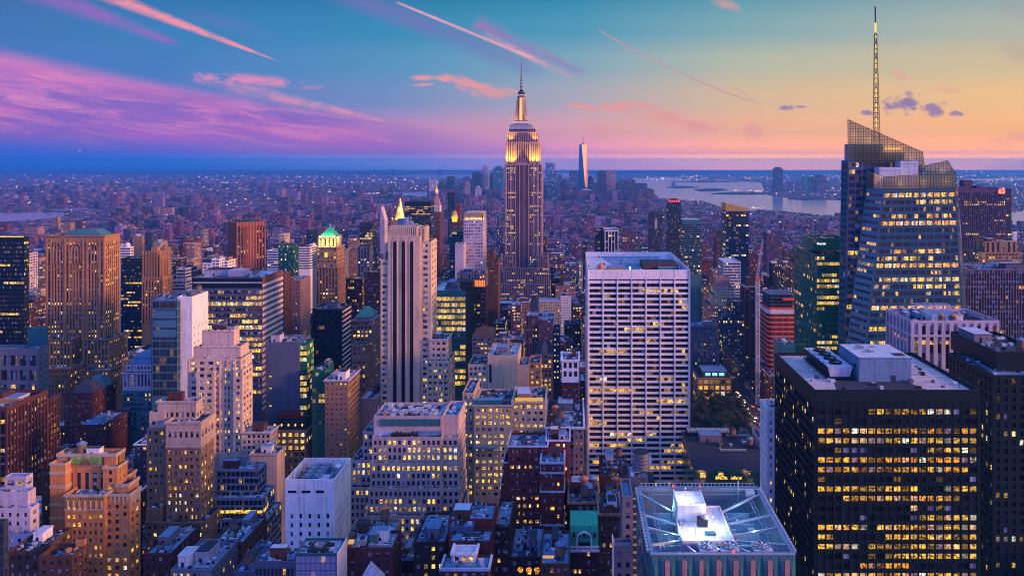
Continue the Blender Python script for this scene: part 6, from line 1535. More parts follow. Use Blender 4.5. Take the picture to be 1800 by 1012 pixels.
for args in ((75, 122, 647, 620), (143, 192, 650, 621)): b.box(*args, xb=(224 if args[0] > 100 else None), d=None if args[0] > 100 else 12, st='punch', wall='warm_brown', name='base', cor='warm_brown', **{**LN, 'lit': .24})
b.box(122.5, 143, 640, 626, d=12, st='pier', wall='warm_brown', sp='darkbrown', name='centre_bay', **LN)
# --- gothic brown tower and dark neighbours
b = Bld('gothic_tower', 'slim gothic brown tower with spiky buttressed crown', 'the spiky gothic tower', 800, vb=560, win=False)
b.box(249, 286, 487, 797, xb=303, st='pier', wall='warm_brown', sp='darkbrown', name='shaft', lit=.14, tone=(.4, .7), tm=3)
b.box(252, 282, 450, 801, xb=294, yb=490, st='pier', wall='warm_brown', sp='black', name='crown', bay=3.4, fl=20, hf=.8, wf=.45, lit=0, tm=4); a, c, e, f, zb, zt, zr = b.last
mb = MB()
for k in range(7):
    q = a + k * (c - a) / 6; mb.box(q - .7, q + .7, e - 1.0, e + .3, zb - 4, zt + 2, 0); mb.pyramid(q - .8, q + .8, e - 1.1, e + .4, zt + 2, zt + 7)
for k in range(1, 4):
    q = e + k * (f - e) / 3; mb.box(c - .3, c + 1, q - .7, q + .7, zb - 4, zt + 2, 0); mb.pyramid(c - .4, c + 1.1, q - .8, q + .8, zt + 2, zt + 7)
b.part('buttress', mb, 'warm_brown'); mb = MB(); mb.box(a + 3, c - 3, e + 2, f - 2, zr, zt + 5, 0); mb.box(a + 6, c - 6, e + 4, f - 3, zt + 5, zt + 9, 0); b.part('upper_crown', mb, 'warm_brown')
simple('black_tower', 'black tower with golden floor lines behind the spiky gothic tower', 'the gold-lined black tower', 860, 600, 212, 250, 454, d=20, st='ribbon', wall='black', sp='black', lit=.14, coh=.8, bay=5, tone=(.4, .6))
b = Bld('black_tower', 'black glass tower at the picture edge with glowing gold roofline', 'the gold-roofed black tower', 700, vb=590)
b.box(-70, 42, 416, 700, xb=51, st='ribbon', wall='black', sp='black', lit=.14, coh=.94, bay=4, sub=4, tone=(.4, .6), tm=4, fl=4.2, par=.8); a, c, e, f, zb, zt, zr = b.last
mb = MB(); mb.box(a, c - .2, e - .2, e - .02, zt - .5, zt + .5); b.part('gold_edge', mb, emis('edge_gold', (1, .6, .04), 1.2))
b = Bld('teal_block', 'teal-roofed block with grey columns below the massive brown arched tower', 'the teal-roofed columned block', 560, vb=692, win=True)
b.box(-70, 66, 612, 560, xb=86, st='grid', wall='grey', roof='glass_teal', bay=7, fl=11, wf=.74, hf=.72, rec=1.2, lit=.1, tm=4, par=2, sub=3, sover=dict(bay=5, fl=5, wf=.2, hf=.3)); a, c, e, f, zb, zt, zr = b.last
mb = MB(); mb.box(X(50, 572), c - .5, 571, f - .5, zr, Z(574, 572), 0); b.part('plant_room', mb, 'glass_teal')
b = Bld('brown_block', 'dark brown office block with deep grid of bays and golden windows along its side', 'the deep-gridded brown block', 400, vb=865, win=True)
b.box(-60, 12, 715, 400, xb=84, st='pier', wall='redbrown', sp='black', roof='slate', par=3, bay=4.2, fl=3.9, wf=.66, hf=.55, rec=.8, lit=.28, coh=.4, tone=(.35, .65), tm=2.5, sover=dict(bay=2.6)); b.clutter(10)
mb = MB(); mb.box(X(12, 400) - 16, X(12, 400) - 2, 412, 415, b.last[6], b.last[6] + 3); b.part('plant_room', mb, 'tan')
b.box(0, 10, 735, 431.2, xb=106, st='pier', wall='redbrown', sp='black', name='rear_block', roof='slate', bay=4.2, fl=3.9, wf=.66, hf=.55, rec=.8, lit=.2, coh=.4, tone=(.35, .65), sover=dict(bay=2.6))
b = Bld('palazzo_building', 'dark red stone palazzo with green hipped roof below the massive brown arched tower', 'the green-hipped palazzo', 520, vb=765, win=True)
b.box(113, 163, 690, 520, xb=204, st='small', wall='redbrown', roof='slate', lit=.05, cor='redbrown', tone=(.5, .9), sd='grid', sover=dict(wf=.45, hf=.6, lit=.12)); a, c, e, f, zb, zt, zr = b.last
for k, (q0, q1, w0, w1, zz) in enumerate(((a + 2, c - 1, e + 2, f - 9, zr + 6.5), (a + 5, c - .6, e + 13, f - 1, zr + 8))):
    mb = MB(); mb.pyramid(q0, q1, w0, w1, zr, zz, 0, .35); b.part('hip_roof', mb, 'teal' if k else 'slate')
b.box(130, 182, 746, 500, xb=229, st='small', wall='redbrown', name='low_block', roof='slate', lit=.08, cor='redbrown', sd='grid', sover=dict(lit=.1)); a, c, e, f, zb, zt, zr = b.last
mb = MB(); mb.pyramid(a + 8, a + 16, e + 5, e + 14, zr, zr + 4, 0, .7); b.part('skylight', mb, 'bluefelt')
b = Bld('classical_building', 'blue-white classical building with colonnade and rounded mansard roof', 'the blue colonnaded building', 540, vb=750, win=True)
b.box(216, 272, 655, 540, d=26, st='pier', wall='lilac', sp='navy', roof='slate', bay=2.5, fl=9, wf=.55, hf=.85, lit=.06, name='colonnade', cor='lilac', yb=688, par=0); b.box(215, 273, 687, 538, d=28, st='grid', wall='teal', name='base', lit=.14, tone=(.5, .8))
x0, x1, y0, y1, z0, z1, zr = b.box(222, 271, 640, 543, d=20, yb=656, st='grid', wall='lilac', name='attic', bay=2.6, fl=3.4, lit=.05, par=0)
mb = MB(); cxx, cyy = (X(231, 545) + X(269, 545)) / 2, 552
mb.pyramid(X(230, 545), X(270, 545), y0 + .5, y1 - .5, z1 + .05, z1 + 4.4, 0, .78); mb.pyramid(X(234, 545), X(266, 545), y0 + 2, y1 - 2, z1 + 4.4, z1 + 6.6, 0, .8); b.part('mansard', mb, 'bluefelt')
b = Bld('cornice_building', 'tan cornice building with rounded tank between the arched tower and colonnaded building', 'the tan tank-topped building', 575, vb=650)
b.box(214, 262, 632, d=26, st='punch', wall='tan', roof='slate', lit=.2, cor='tan'); a, c, e, f, zb, zt, zr = b.last; b.tank(a + 9, e + 9, zr, 3.6, 4.4, 1.2, mat='pink', cone='lilac')
b = Bld('orange_tower', 'orange-brown tower of tall vertical fins turned cornerwise', 'the cornerwise orange tower', 1240, vb=475)
wall('fin_orange', (.40, .14, .06)); b._root(X(431, 1250), 1262)
c0, l0, r0 = Vector((X(417, 1240), 1240, 0)), Vector((X(402, 1270), 1270, 0)), Vector((X(463, 1262), 1268, 0)); bk = l0 + r0 - c0; zt = Z(391, 1240)
mb = MB(); SPO = b.spec('pier', dict(bay=4.6, fl=4, wf=.55, hf=.8, rec=1.6, lit=.10, tone=(.3, .7), tm=7))
U_ = Vector((0, 0, zt))
for p, q in ((c0, r0), (l0, c0), (r0, bk), (bk, l0)): facade(mb, p, q, q + U_, p + U_, SPO, b.rng, zlow=20)
mb.poly([c0 + U_, r0 + U_, bk + U_, l0 + U_], 1); b.part('tower', mb, ['fin_orange', 'black', PANE]); b.foot.append((l0.x, r0.x, 1240, 1285, zt))
mb = MB()
for p, q, n_ in ((c0, r0, 9), (l0, c0, 5)):
    for k in range(n_ + 1): w = p.lerp(q, k / n_); nn = Vector((q.y - p.y, p.x - q.x, 0)).normalized() * .8; mb.box(w.x + nn.x - .8, w.x + nn.x + .8, w.y + nn.y - .8, w.y + nn.y + .8, 0, zt + .8)
b.part('fin', mb, 'fin_orange')
# --- further left-hand buildings
S = simple
S('tan_tower', 'plain tan apartment tower with stepped top beyond the massive brown arched tower', 'the stepped tan apartment tower', 1300, 450, 233, 250, 415, xb=254, st='small', wall='tan', lit=.04, clut=2)
S('white_building', 'white building of horizontal bands with a little rooftop drum', 'the white drum-topped building', 1100, 455, 211, 229, 434, xb=235, st='ribbon', wall='white', sp='slate', lit=.02, bay=4)
a = MAINS[-1]; mb = MB(); q = a.last; mb.lathe((q[0] + q[1]) / 2, q[2] + 6, [(3.6, q[6]), (3.6, q[6] + 5), (2, q[6] + 7)], 14); a.part('roof_drum', mb, 'white')
S('terraced_building', 'pale terraced apartment block beside the teal and white slab', 'the pale terraced block', 830, 500, 304, 326, 492, xb=337, st='ribbon', wall='lilac', lit=.03, bay=4)
a = MAINS[-1]; a.box(310, 326, 472, 838, xb=336, yb=493, st='ribbon', wall='lilac', name='upper_tier', lit=.02, bay=4)
b = Bld('white_complex', 'cluster of low white blocks behind the wide striped glass tower', 'the white block complex', 920, 480)
for x0_, x1_, yt_ in ((356, 372, 462), (372, 386, 455), (386, 401, 458)): b.box(x0_, x1_, yt_, 920 + yt_ % 7 * 2, d=22, st='pair', wall='white', name='block', lit=.03, clut=1)
S('green_tower', 'dark green glass tower with pale striped side', 'the dark green glass tower', 1000, 475, 489, 515, 430, xb=525, st='grid', wall='glass_green', sp='black', lit=.12, coh=.1, tone=(.7, 1), roof='slate')
S('white_building', 'long low white building beside the dark green glass tower', 'the long low white building', 1080, 460, 470, 489, 440, d=20, st='ribbon', wall='white', lit=.02)
S('white_building', 'broad pale banded building behind the dark green glass tower', 'the broad pale banded building', 1120, 460, 519, 545, 434, d=30, st='ribbon', wall='white', lit=.02, clut=2)
S('pink_building', 'pinkish apartment slab behind the wide striped glass tower', 'the pinkish apartment slab', 720, 590, 500, 528, 492, xb=546, st='small', wall='pink', lit=.05, roof='slate')
S('tan_building', 'tan brick slab just beyond the wide striped glass tower', 'the tan brick slab', 700, 560, 486, 500, 480, xb=512, st='punch', wall='brown', lit=.05)
S('teal_tower', 'slim dark teal tower with pale corner strip and stepped top', 'the slim teal tower', 950, 500, 628, 650, 433, xb=656, st='pier', wall='bluegrey', sp='navy', bay=4, lit=.10, coh=.1, tone=(.7, 1))
a = MAINS[-1]; a.box(634, 650, 424, 955, xb=655, yb=434, st='grid', wall='slate', name='crown', lit=.2, tone=(.4, .6)); a.box(632, 655, 392, 1010, d=20, st='glass', wall='navy', name='rear_tower', lit=.05)
S('orange_lit_building', 'dark brown block with glowing amber cornice behind the green-roofed tower', 'the amber-corniced block', 800, 540, 606, 636, 490, d=22, st='grid', wall='brown', lit=.2, tone=(0, .3), cor='rust')
S('dark_slab', 'dark wide slab behind the limestone strip tower with few lit floors', 'the dark wide slab', 850, 540, 630, 668, 512, d=24, st='grid', wall='navy', lit=.16, coh=.5, tone=(.6, .9))
S('brown_block', 'low brown block with lit top arcade near the limestone strip tower', 'the low arcaded brown block', 780, 540, 640, 672, 478, d=16, st='pier', wall='darkbrown', lit=.05)
S('dark_slab', 'tall black slab directly behind the limestone strip tower', 'the tall black slab', 1500, 480, 711, 757, 355, d=40, st='ribbon', wall='black', sp='black', lit=.18, coh=.8, bay=6, tone=(.05, .4), tm=8)
b = Bld('clock_tower', 'slender red-brown tower with pale stepped top and glowing gold lantern', 'the gold-lanterned slender tower', 1700, vb=500)
b.box(759, 773, 372, 1700, xb=780, st='small', wall='redbrown', sp='darkbrown', name='shaft', lit=.05); a, c, e, f, zb, zt, zr = b.last
b.box(759.5, 773, 362, 1702, d=22, yb=373, st='pier', wall='white', name='loggia', lit=0, bay=4, par=0); a, c, e, f, zb, zt, zr = b.last
mb = MB(); mb.pyramid(a, c, e, f, zt, Z(345, 1712), 0, .3); mb.lathe((a + c) / 2, (e + f) / 2, [(3.2, Z(345, 1712)), (3.2, Z(339, 1712))], 8); b.part('steep_roof', mb, 'pink')
mb = MB(); mb.lathe((a + c) / 2, (e + f) / 2, [(3.4, Z(339, 1712)), (3.4, Z(335, 1712)), (1.6, Z(332.5, 1712)), (.2, Z(328, 1712))], 10); b.part('lantern', mb, emis('lantern_gold', (1, .52, .10), 1.3))
b = Bld('gold_pyramid_building', 'stone building crowned by glowing octagonal gold pyramid', 'the glowing gold pyramid', 1640, vb=400)
b.box(688, 712, 386, 1640, d=34, st='small', wall='tan', lit=.1); a, c, e, f, zb, zt, zr = b.last
mb = MB(); cx_, cy_ = (a + c) / 2, (e + f) / 2; mb.lathe(cx_, cy_, [(11.5, zt - 1), (10.5, zt + 3), (2.2, Z(354, 1657)), (1.2, Z(349, 1657))], 8, 0, math.pi / 8); mb.lathe(cx_, cy_, [(1.8, Z(356, 1657)), (1.8, Z(352, 1657)), (.1, Z(347.5, 1657))], 8, 0); b.part('gold_pyramid', mb, 'gold')
for q in (-14, 0, 14): pt_light('flood_lamp', (cx_ + q, cy_ - 15, zt + 3), 26000, (1, .55, .08), 1.5); pt_light('flood_lamp', (cx_ + q * .6, cy_ - 9, zt + 22), 9000, (1, .55, .08), 1.0)
mb = MB()
for k in range(5): mb.lathe(a + 2 + k * (c - a - 4) / 4, e + 1, [(1.2, zt), (1.2, zt + 2.4), (.2, zt + 4)], 6)
b.part('corner_lantern', mb, LIT_O)
b = Bld('white_tower', 'white tower with slanted pointed top beside the glowing gold pyramid', 'the slant-topped white tower', 1580, vb=400)
b.box(668, 676, 386, 1580, d=26, st='small', wall='lilac', lit=.05); a, c, e, f, zb, zt, zr = b.last; mb = MB(); zz = Z(364, 1580); mb.poly([(a, e, zt), (c, e, zt), (a + 2, e, zz)]); mb.poly([(c, e, zt), (c, f, zt), (a + 2, f, zz), (a + 2, e, zz)]); mb.poly([(a, f, zt), (a, e, zt), (a + 2, e, zz), (a + 2, f, zz)]); mb.poly([(c, f, zt), (a, f, zt), (a + 2, f, zz)]); b.part('slanted_top', mb, 'lilac')
b = Bld('lit_crown_slab', 'pale blue gridded slab with glowing golden colonnade around its top', 'the golden-crowned pale slab', 950, vb=480)
b.box(815, 849, 386, 950, xb=855, st='grid', wall='lilac', sp='navy', bay=3.0, fl=4.0, wf=.6, hf=.5, lit=.05, blind=.5, tone=(.8, 1), roof='slate', par=0); a, c, e, f, zb, zt, zr = b.last
mb = MB(); mb.box(a + 1.2, c - 1.2, e + 1.2, f - 1, zt, zt + 9.4, 0)
for k in range(8): q = a + .4 + k * (c - a - .8) / 7; mb.box(q - .35, q + .35, e, e + 1.2, zt, zt + 8.6, 0)
for k in range(5): q = e + k * (f - e - .8) / 4; mb.box(c - 1.2, c, q, q + .7, zt, zt + 8.6, 0)
b.part('crown_colonnade', mb, 'cream'); b.foot.append((a, c, e, f, zt + 9))
for k in range(7): pt_light('flood_lamp', (a + 2.2 + k * (c - a - 4.4) / 6, e + .3, zt + .6), 420, (1, .62, .10), .3)
for k in range(3): pt_light('flood_lamp', (c + .3, e + 3 + k * 5, zt + .6), 420, (1, .62, .10), .3)
S('teal_tower', 'teal glass tower partly behind a plain white slab', 'the teal glass tower', 985, 480, 790, 815, 406, d=22, st='glass', wall='glass_teal', lit=.04, roof='slate')
S('white_slab', 'plain white narrow slab beside the golden-crowned pale slab', 'the plain white narrow slab', 930, 490, 800, 815, 428, d=20, st='blank', wall='lilac')
S('brown_tower', 'brown stepped apartment tower beside the golden-crowned pale slab', 'the brown stepped apartment tower', 1000, 490, 856, 868, 440, d=22, st='small', wall='brown', lit=.05)
a = MAINS[-1]; a.box(854, 876, 455, 996, d=26, st='small', wall='brown', name='base', lit=.06)
b = Bld('cupola_building', 'red-brown building topped by glowing gold cupola', 'the gold-cupola building', 1450, vb=410)
b.box(790, 816, 390, 1450, d=30, st='small', wall='redbrown', lit=.05); a, c, e, f, zb, zt, zr = b.last; mb = MB(); cx_ = X(799, 1460)
mb.lathe(cx_, 1462, [(5.2, zt - 1), (5.2, zt + 4), (7, zt + 7), (6, zt + 12), (4.6, zt + 15), (4.6, zt + 19), (.5, zt + 22)], 8); b.part('cupola', mb, 'gold')
for q in (-9, 9): pt_light('flood_lamp', (cx_ + q, 1451, zt + 4), 16000, (1, .66, .06), 1.0)
S('dark_tower', 'thin dark tower far off beyond the gold-cupola building', 'the thin dark far tower', 2200, 375, 787, 799, 338, d=24, st='ribbon', wall='black', sp='black', lit=.02, bay=6)
S('purple_tower', 'small rosy tower with stepped top beyond the gold-cupola building', 'the small rosy tower', 1900, 380, 801, 809, 358, d=24, st='small', wall='red', lit=.03)
# ------------------------------------------------------------------ far landmarks
def far(name, label, short, Y, x0, x1, yt, wl_='navy', d=None, cat='building', vb=None, st='small', **k):
    b = Bld(name, label, short, Y, vb or 360, cat); b.box(x0, x1, yt, d=d or max(16, X(x1, Y) - X(x0, Y)) * .7, st=st, wall=wl_, par=0, zlow=0, bay=9, fl=9, lit=.08, tone=(.6, 1), **k); return b
b = Bld('tapered_tower', 'tapering glass skyscraper with mast and one side glowing gold', 'the gold-sided tapering tower', 6400, vb=335)
w = 44.0; cx_, cy_ = X(1025, 6400), 6440; zt, zb = Z(254, 6400), 56.0
b._root(cx_, cy_)
lo = [(cx_ + a * w, cy_ + c * w) for a, c in ((-1, -1), (1, -1), (1, 1), (-1, 1))]; hi = [(cx_ + a * w * .98, cy_ + c * w * .98) for a, c in ((0, -1), (1, 0), (0, 1), (-1, 0))]
lo = [(cx_ + w * 1.05 * math.cos(a), cy_ + w * 1.05 * math.sin(a)) for a in np.radians([205, 295, 25, 115])]; hi = [(cx_ + w * .8 * math.cos(a), cy_ + w * .8 * math.sin(a)) for a in np.radians([250, 340, 70, 160])]
mb = MB(); mg = MB()
for k in range(4):
    j = (k + 1) % 4
    t1 = [(*lo[k], zb), (*lo[j], zb), (*hi[k], zt)]; t2 = [(*lo[j], zb), (*hi[j], zt), (*hi[k], zt)]
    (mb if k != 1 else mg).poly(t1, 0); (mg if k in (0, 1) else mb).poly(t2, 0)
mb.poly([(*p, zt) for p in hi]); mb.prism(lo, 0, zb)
wall('tower_blue', (.10, .22, .36), .4); b.part('glass_face', mb, 'tower_blue'); b.part('sunset_tinted_face', mg, 'sunset_gold_tint')  # the sunset's reflection is put into the gold colour of these faces
mb = MB(); mb.lathe(cx_, cy_, [(18, zt), (18, zt + 6)], 16); mb.lathe(cx_, cy_, [(3, zt + 6), (1.2, Z(238, 6440))], 8); b.part('mast', mb, 'slate'); b.foot.append((cx_ - w, cx_ + w, 6390, 6490, zt))
DT = [(754, 767, 317, 5200, 'lilac', 'pale lilac downtown tower apart from the skyline cluster'), (785, 799, 311, 5600, 'navy', 'squat dark downtown tower with stepped shoulders'),
 (814, 826, 312, 5900, 'bluegrey', 'blue-grey downtown tower behind the rosy spire'), (817, 825, 321, 5000, 'pink', 'slim rosy downtown tower with pointed top'), (830, 847, 304, 6000, 'navy', 'broad dark downtown tower with sloped top'),
 (847, 859, 292, 6100, 'lilac', 'tallest pale downtown slab with violet stripe, beside the tall spired skyscraper'), (867, 885, 295, 6000, 'teal', 'broad teal downtown tower next to the tall spired skyscraper'), (835, 845, 331, 4700, 'lilac', 'short pale downtown block below the tall violet slab'),
 (980, 988, 309, 5800, 'bluegrey', 'slim faint downtown tower between two silver towers'), (1000, 1017, 302, 6300, 'bluegrey', 'wide blue downtown tower against the gold-sided tapering tower'), (1033, 1042, 312, 6200, 'slate', 'dark downtown tower tucked behind the gold-sided tapering tower'),
 (1021, 1040, 333, 5600, 'lilac', 'low slanted pale downtown block under the gold-sided tapering tower'), (1050, 1066, 302, 6000, 'slate', 'domed dark downtown tower with rounded shoulder'), (1064, 1082, 302, 6100, 'pink', 'rosy-sided downtown tower with flat top over the bay'),
 (1089, 1102, 318, 5900, 'slate', 'dark half of the waterfront downtown pair'), (1101, 1117, 317, 5920, 'redbrown', 'glowing rose waterfront downtown tower'), (1118, 1130, 325, 5800, 'slate', 'slim dark waterfront tower beside the rose tower'),
 (1129, 1138, 325, 5850, 'purple', 'narrow purple waterfront tower'), (1136, 1145, 336, 5700, 'purple', 'last short purple tower before the open bay'), (1070, 1090, 338, 5300, 'purple', 'low purple block between rosy-sided and waterfront towers'), (985, 997, 318, 5700, 'navy', 'stubby navy downtown tower before the wide blue tower'), (1042, 1050, 322, 5900, 'navy', 'stubby navy downtown tower between gold-sided and domed towers'), (1083, 1090, 321, 6050, 'slate', 'thin slate downtown tower between rosy-sided and waterfront towers'),
 (826, 832, 317, 5750, 'slate', 'thin slate downtown tower beside the broad sloped one'), (800, 808, 320, 5500, 'bluegrey', 'low blue-grey downtown tower after the stepped-shouldered one'), (860, 868, 306, 6150, 'navy', 'thin navy downtown tower between violet slab and teal tower'), (772, 781, 322, 5600, 'slate', 'low slate downtown tower behind the gold lantern'), (895, 903, 300, 6300, 'bluegrey', 'faint downtown tower behind the tall spired skyscraper'),
 (1046, 1056, 336, 5400, 'slate', 'low slate downtown block in front of the domed tower'), (1006, 1014, 330, 5200, 'navy', 'short navy downtown block by the wide blue tower')]
for x0, x1, yt, Y, wl_, lb in DT:
    b = far('downtown_tower', lb, 'the ' + lb.split(' with ')[0], Y, x0, x1, yt, wl_, vb=333); b.group = 'downtown towers by the bay'; b.root['group'] = b.group
    a, c, e, f, zb, zt, zr = b.last; mb = MB(); k = (c - a) * .22; mb.box(a + k, c - k, e + 8, f - 3, zt - 1, zt + b.rng.uniform(5, 16)); b.part('roof_house', mb, wl_)
b = Bld('silver_tower', 'silver rippling tower with lit windows rising beside the tall spired skyscraper', 'the silver rippling tower', 5500, 350)
b.box(959, 972, 286, d=40, st='small', wall='mirror_blue', par=0, zlow=0, bay=8, fl=8, lit=.25, tone=(.85, 1)); b.box(970, 979, 303, 5490, d=40, st='small', wall='mirror_blue', par=0, zlow=0, bay=8, fl=8, lit=.25, tone=(.85, 1), name='lower_wing')
b.box(971, 975, 286.6, 5520, d=30, st='blank', wall='pink', name='rear_core')
for x0, x1, yt, wl_, lb in ((1361, 1376, 296, 'slate', 'tallest waterfront tower across the river with rounded top'), (1386, 1394, 322, 'bluegrey', 'short blue tower across the river beside the tallest one'), (1398, 1407, 322, 'bluegrey', 'short grey tower standing second across the river'),
                            (1411, 1421, 312, 'teal', 'teal tower with red light across the river'), (1422, 1433, 313, 'slate', 'dark twin tower across the river beside the teal one'), (1435, 1453, 310, 'purple', 'broad round-topped purple tower across the river')):
    b = far('waterfront_tower', lb, 'the ' + lb.split(' with ')[0], 6800, x0, x1, yt, wl_, vb=342); b.root['group'] = 'towers across the river'
    a, c, e, f, zb, zt, zr = b.last; mb = MB(); mb.lathe((a + c) / 2, (e + f) / 2, [((c - a) * .44, zt - .5), ((c - a) * .40, zt + 8), ((c - a) * .25, zt + 13)], 16, sq=(f - e) / (c - a)); b.part('rounded_top', mb, wl_)
b = far('low_block', 'low rosy waterfront block below the towers across the river', 'the low rosy block', 6300, 1390, 1440, 342, 'purple', d=60, vb=350)
# river-side apartment slabs, far towers in the east
emis('far_glow', (1, .85, .8), .9)
for x0, x1, yt, Y, wl_, lb in ((250, 263, 366, 3700, 'brown', 'single brown apartment slab before the lit row'), (270, 279, 365, 3700, 'pink', 'first glowing rosy slab of the apartment row'), (281, 290, 366, 3710, 'pink', 'second glowing rosy slab of the apartment row'), (293, 303, 365, 3720, 'pink', 'third glowing rosy slab of the apartment row'),
    (308, 319, 366, 3650, 'brown', 'red-brown apartment slab after the rosy row'), (323, 332, 364, 3640, 'redbrown', 'last dark red apartment slab after the rosy row'), (107, 124, 391, 2700, 'tan', 'tan apartment slab above the massive brown arched tower roof'), (92, 102, 382, 2800, 'tan', 'slim tan apartment tower near the river'), (132, 145, 388, 2750, 'brown', 'brown apartment block with warm side near the river'),
    (42, 66, 399, 2500, 'pink', 'wide rosy apartment block near the river bank'), (0, 12, 394, 2500, 'red', 'red apartment block at the picture edge by the river'), (253, 268, 392, 3000, 'redbrown', 'dark red tower rising alone before the low rooftops'), (345, 349, 314, 8200, 'purple', 'very thin violet tower on the eastern horizon'), (355, 359, 318, 8300, 'slate', 'thin slate tower beside the violet one on the horizon'),
    (226, 230, 321, 8000, 'slate', 'thin dark tower on the eastern horizon'), (192, 199, 318, 8100, 'purple', 'purple tower on the eastern horizon'), (389, 402, 320, 7600, 'slate', 'dark tower with glowing white top on the eastern horizon'), (427, 442, 333, 6800, 'purple', 'purple block with pale top band on the eastern plain'), (236, 246, 327, 7600, 'purple', 'pale violet stepped tower on the eastern plain'),
    (310, 318, 326, 7800, 'purple', 'purple twin slab on the eastern plain'), (322, 342, 330, 7700, 'redbrown', 'broad plum housing block on the eastern plain'), (667, 688, 331, 5400, 'slate', 'lone dark riverside slab on the plain before the bridge'), (402, 420, 352, 5200, 'purple', 'plum housing tower beyond the cornerwise orange tower'), (440, 452, 356, 5000, 'redbrown', 'rust housing tower beyond the cornerwise orange tower'),
    (455, 470, 350, 5100, 'purple', 'wide plum housing tower on the plain'), (380, 392, 357, 5000, 'redbrown', 'rust housing tower on the plain before the horizon tower')):
    b = far('apartment_tower', lb, 'the ' + lb, Y, x0, x1, yt, wl_, vb=yt + 12); b.root['group'] = 'apartment towers on the eastern plain'
    if 'white top' in lb or 'pale top' in lb:
        a, c, e, f, zb, zt, zr = b.last; mb = MB(); mb.box(a, c, e - .6, e - .05, zt - 9, zt - 2); b.part('lit_band', mb, 'far_glow' if 'white' in lb else 'white')
b = Bld('power_station', 'brick power station with three pale chimneys across the river', 'the three-chimney power station', 5600, 352); b.box(158, 178, 353, d=40, st='blank', wall='pink', par=0)
mb = MB()
for px_ in (163, 165.6, 168.4): mb.lathe(X(px_, 5620), 5620, [(4.6, 0), (3.6, Z(339, 5620))], 8)
b.part('chimney', mb, 'pink')
b = Bld('chimney', 'single pale chimney stack on the eastern plain', 'the single chimney', 5200, 350, cat='chimney'); b._root(X(264, 5200), 5200); mb = MB(); mb.lathe(X(264, 5200), 5200, [(4, 0), (3, Z(340, 5200))], 8); b.part('stack', mb, 'pink')
def bridge(name, label, Y, towers, px0, px1, ydeck, ytop, col):
    b = Bld(name, label, 'the bridge', Y, 1, cat='bridge'); b._root(X((px0 + px1) / 2, Y), Y); mb = MB(); zd = Z(ydeck, Y); w = max(6, Y * .0016)
    mb.box(X(px0, Y), X(px1, Y), Y - 12, Y + 12, zd - w * .8, zd, 0, bottom=True); b.part('deck', mb, col)
    for t in towers:
        m2 = MB(); x_ = X(t, Y)
        for s_ in (-10, 10): m2.box(x_ - w * .6, x_ + w * .6, Y + s_ - 3, Y + s_ + 3, 0, Z(ytop, Y))
        m2.box(x_ - w * .8, x_ + w * .8, Y - 10, Y + 10, Z(ytop, Y) - w * 2, Z(ytop, Y)); b.part('tower', m2, col)
    mc = MB(); ts = [px0] + list(towers) + [px1]
    for p, q in zip(ts, ts[1:]):
        zp = zd if p == px0 else Z(ytop, Y); zq = zd if q == px1 else Z(ytop, Y); prev = None
        for k in range(13):
            t = k / 12; zz = zp + (zq - zp) * t - (4 * t * (1 - t)) * (max(zp, zq) - zd) * (.75 if zp == zq else .25); pt = (X(p + (q - p) * t, Y), Y, zz)
            if prev: mc.bar(prev, pt, max(.8, w * .12))
            prev = pt
    b.part('cable', mc, col)
bridge('suspension_bridge', 'dark suspension bridge crossing the narrow eastern river', 4300, (86, 171), -60, 240, 370, 353, 'slate')
bridge('suspension_bridge', 'faint suspension bridge with two tall towers on the southern horizon', 16500, (692, 773), 610, 850, 304.5, 297.5, 'slate')
b = Bld('statue', 'tiny statue raising a torch on its island pedestal in the bay', 'the statue', 9000, 1, cat='statue'); sx_, sy_ = X(1185, 9000), 9000; b._root(sx_, sy_)
mb = MB(); mb.lathe(sx_, sy_, [(34, 0), (32, 20), (14, 22), (12, 47)], 8); b.part('pedestal', mb, 'grey')
mb = MB(); mb.lathe(sx_, sy_, [(7, 47), (6, 60), (6.6, 74), (4, 80), (2, 83), (3, 86), (2.4, 90), (.4, 92)], 10); mb.bar((sx_ + 5, sy_, 77), (sx_ + 8, sy_, 96), 1.6); mb.lathe(sx_ + 8, sy_, [(1, 95), (2.4, 97), (.3, 101)], 8); b.part('figure', mb, 'copper')

# ------------------------------------------------------------------ ground, water, roads, hills
def ground_mat():
    m, nt, b = newmat('asphalt'); p = geo(); n = noise(p, .02, 5, .6); n2 = noise(p, .0016, 4)
    c = ramp(n, [(.3, (.022, .020, .030)), (.55, (.05, .042, .055)), (.75, (.09, .07, .085))]); nt.links.new(mixc(sstep(n2, .45, .62) * .5, c, (.03, .05, .045)).v, b.inputs['Base Color']); b.inputs['Roughness'].default_value = .9
ground_mat()
def sheet(name, pts, mat, z):
    mb = MB(); mb.poly([(x, y, z) for x, y in pts]); o = mb.build(name, mat); tag(o, kind='structure'); return o
G = lambda px, py: (X(px, CAM * F / (py - CY)), CAM * F / (py - CY))
sheet('ground', [(-32900, -240), (32900, -240), (32900, HAZE_FAR), (-32900, HAZE_FAR)], 'asphalt', 0)
m, nt_, bs = newmat('water'); bs.inputs['Base Color'].default_value = (.16, .20, .28, 1); bs.inputs['Roughness'].default_value = .14; bs.inputs['Specular IOR Level'].default_value = 1.0
p = geo(); x_, y_, z_ = sepv(p); bn = nt_.nodes.new('ShaderNodeBump'); bn.inputs['Strength'].default_value = .11; bn.inputs['Distance'].default_value = 5
nt_.links.new((noise(comb(x_ * .004, y_ * .0012), 1.0, 5, .65) + noise(comb(x_ * .03, y_ * .012), 1.0, 2) * .25).v, bn.inputs['Height']); nt_.links.new(bn.outputs[0], bs.inputs['Normal'])
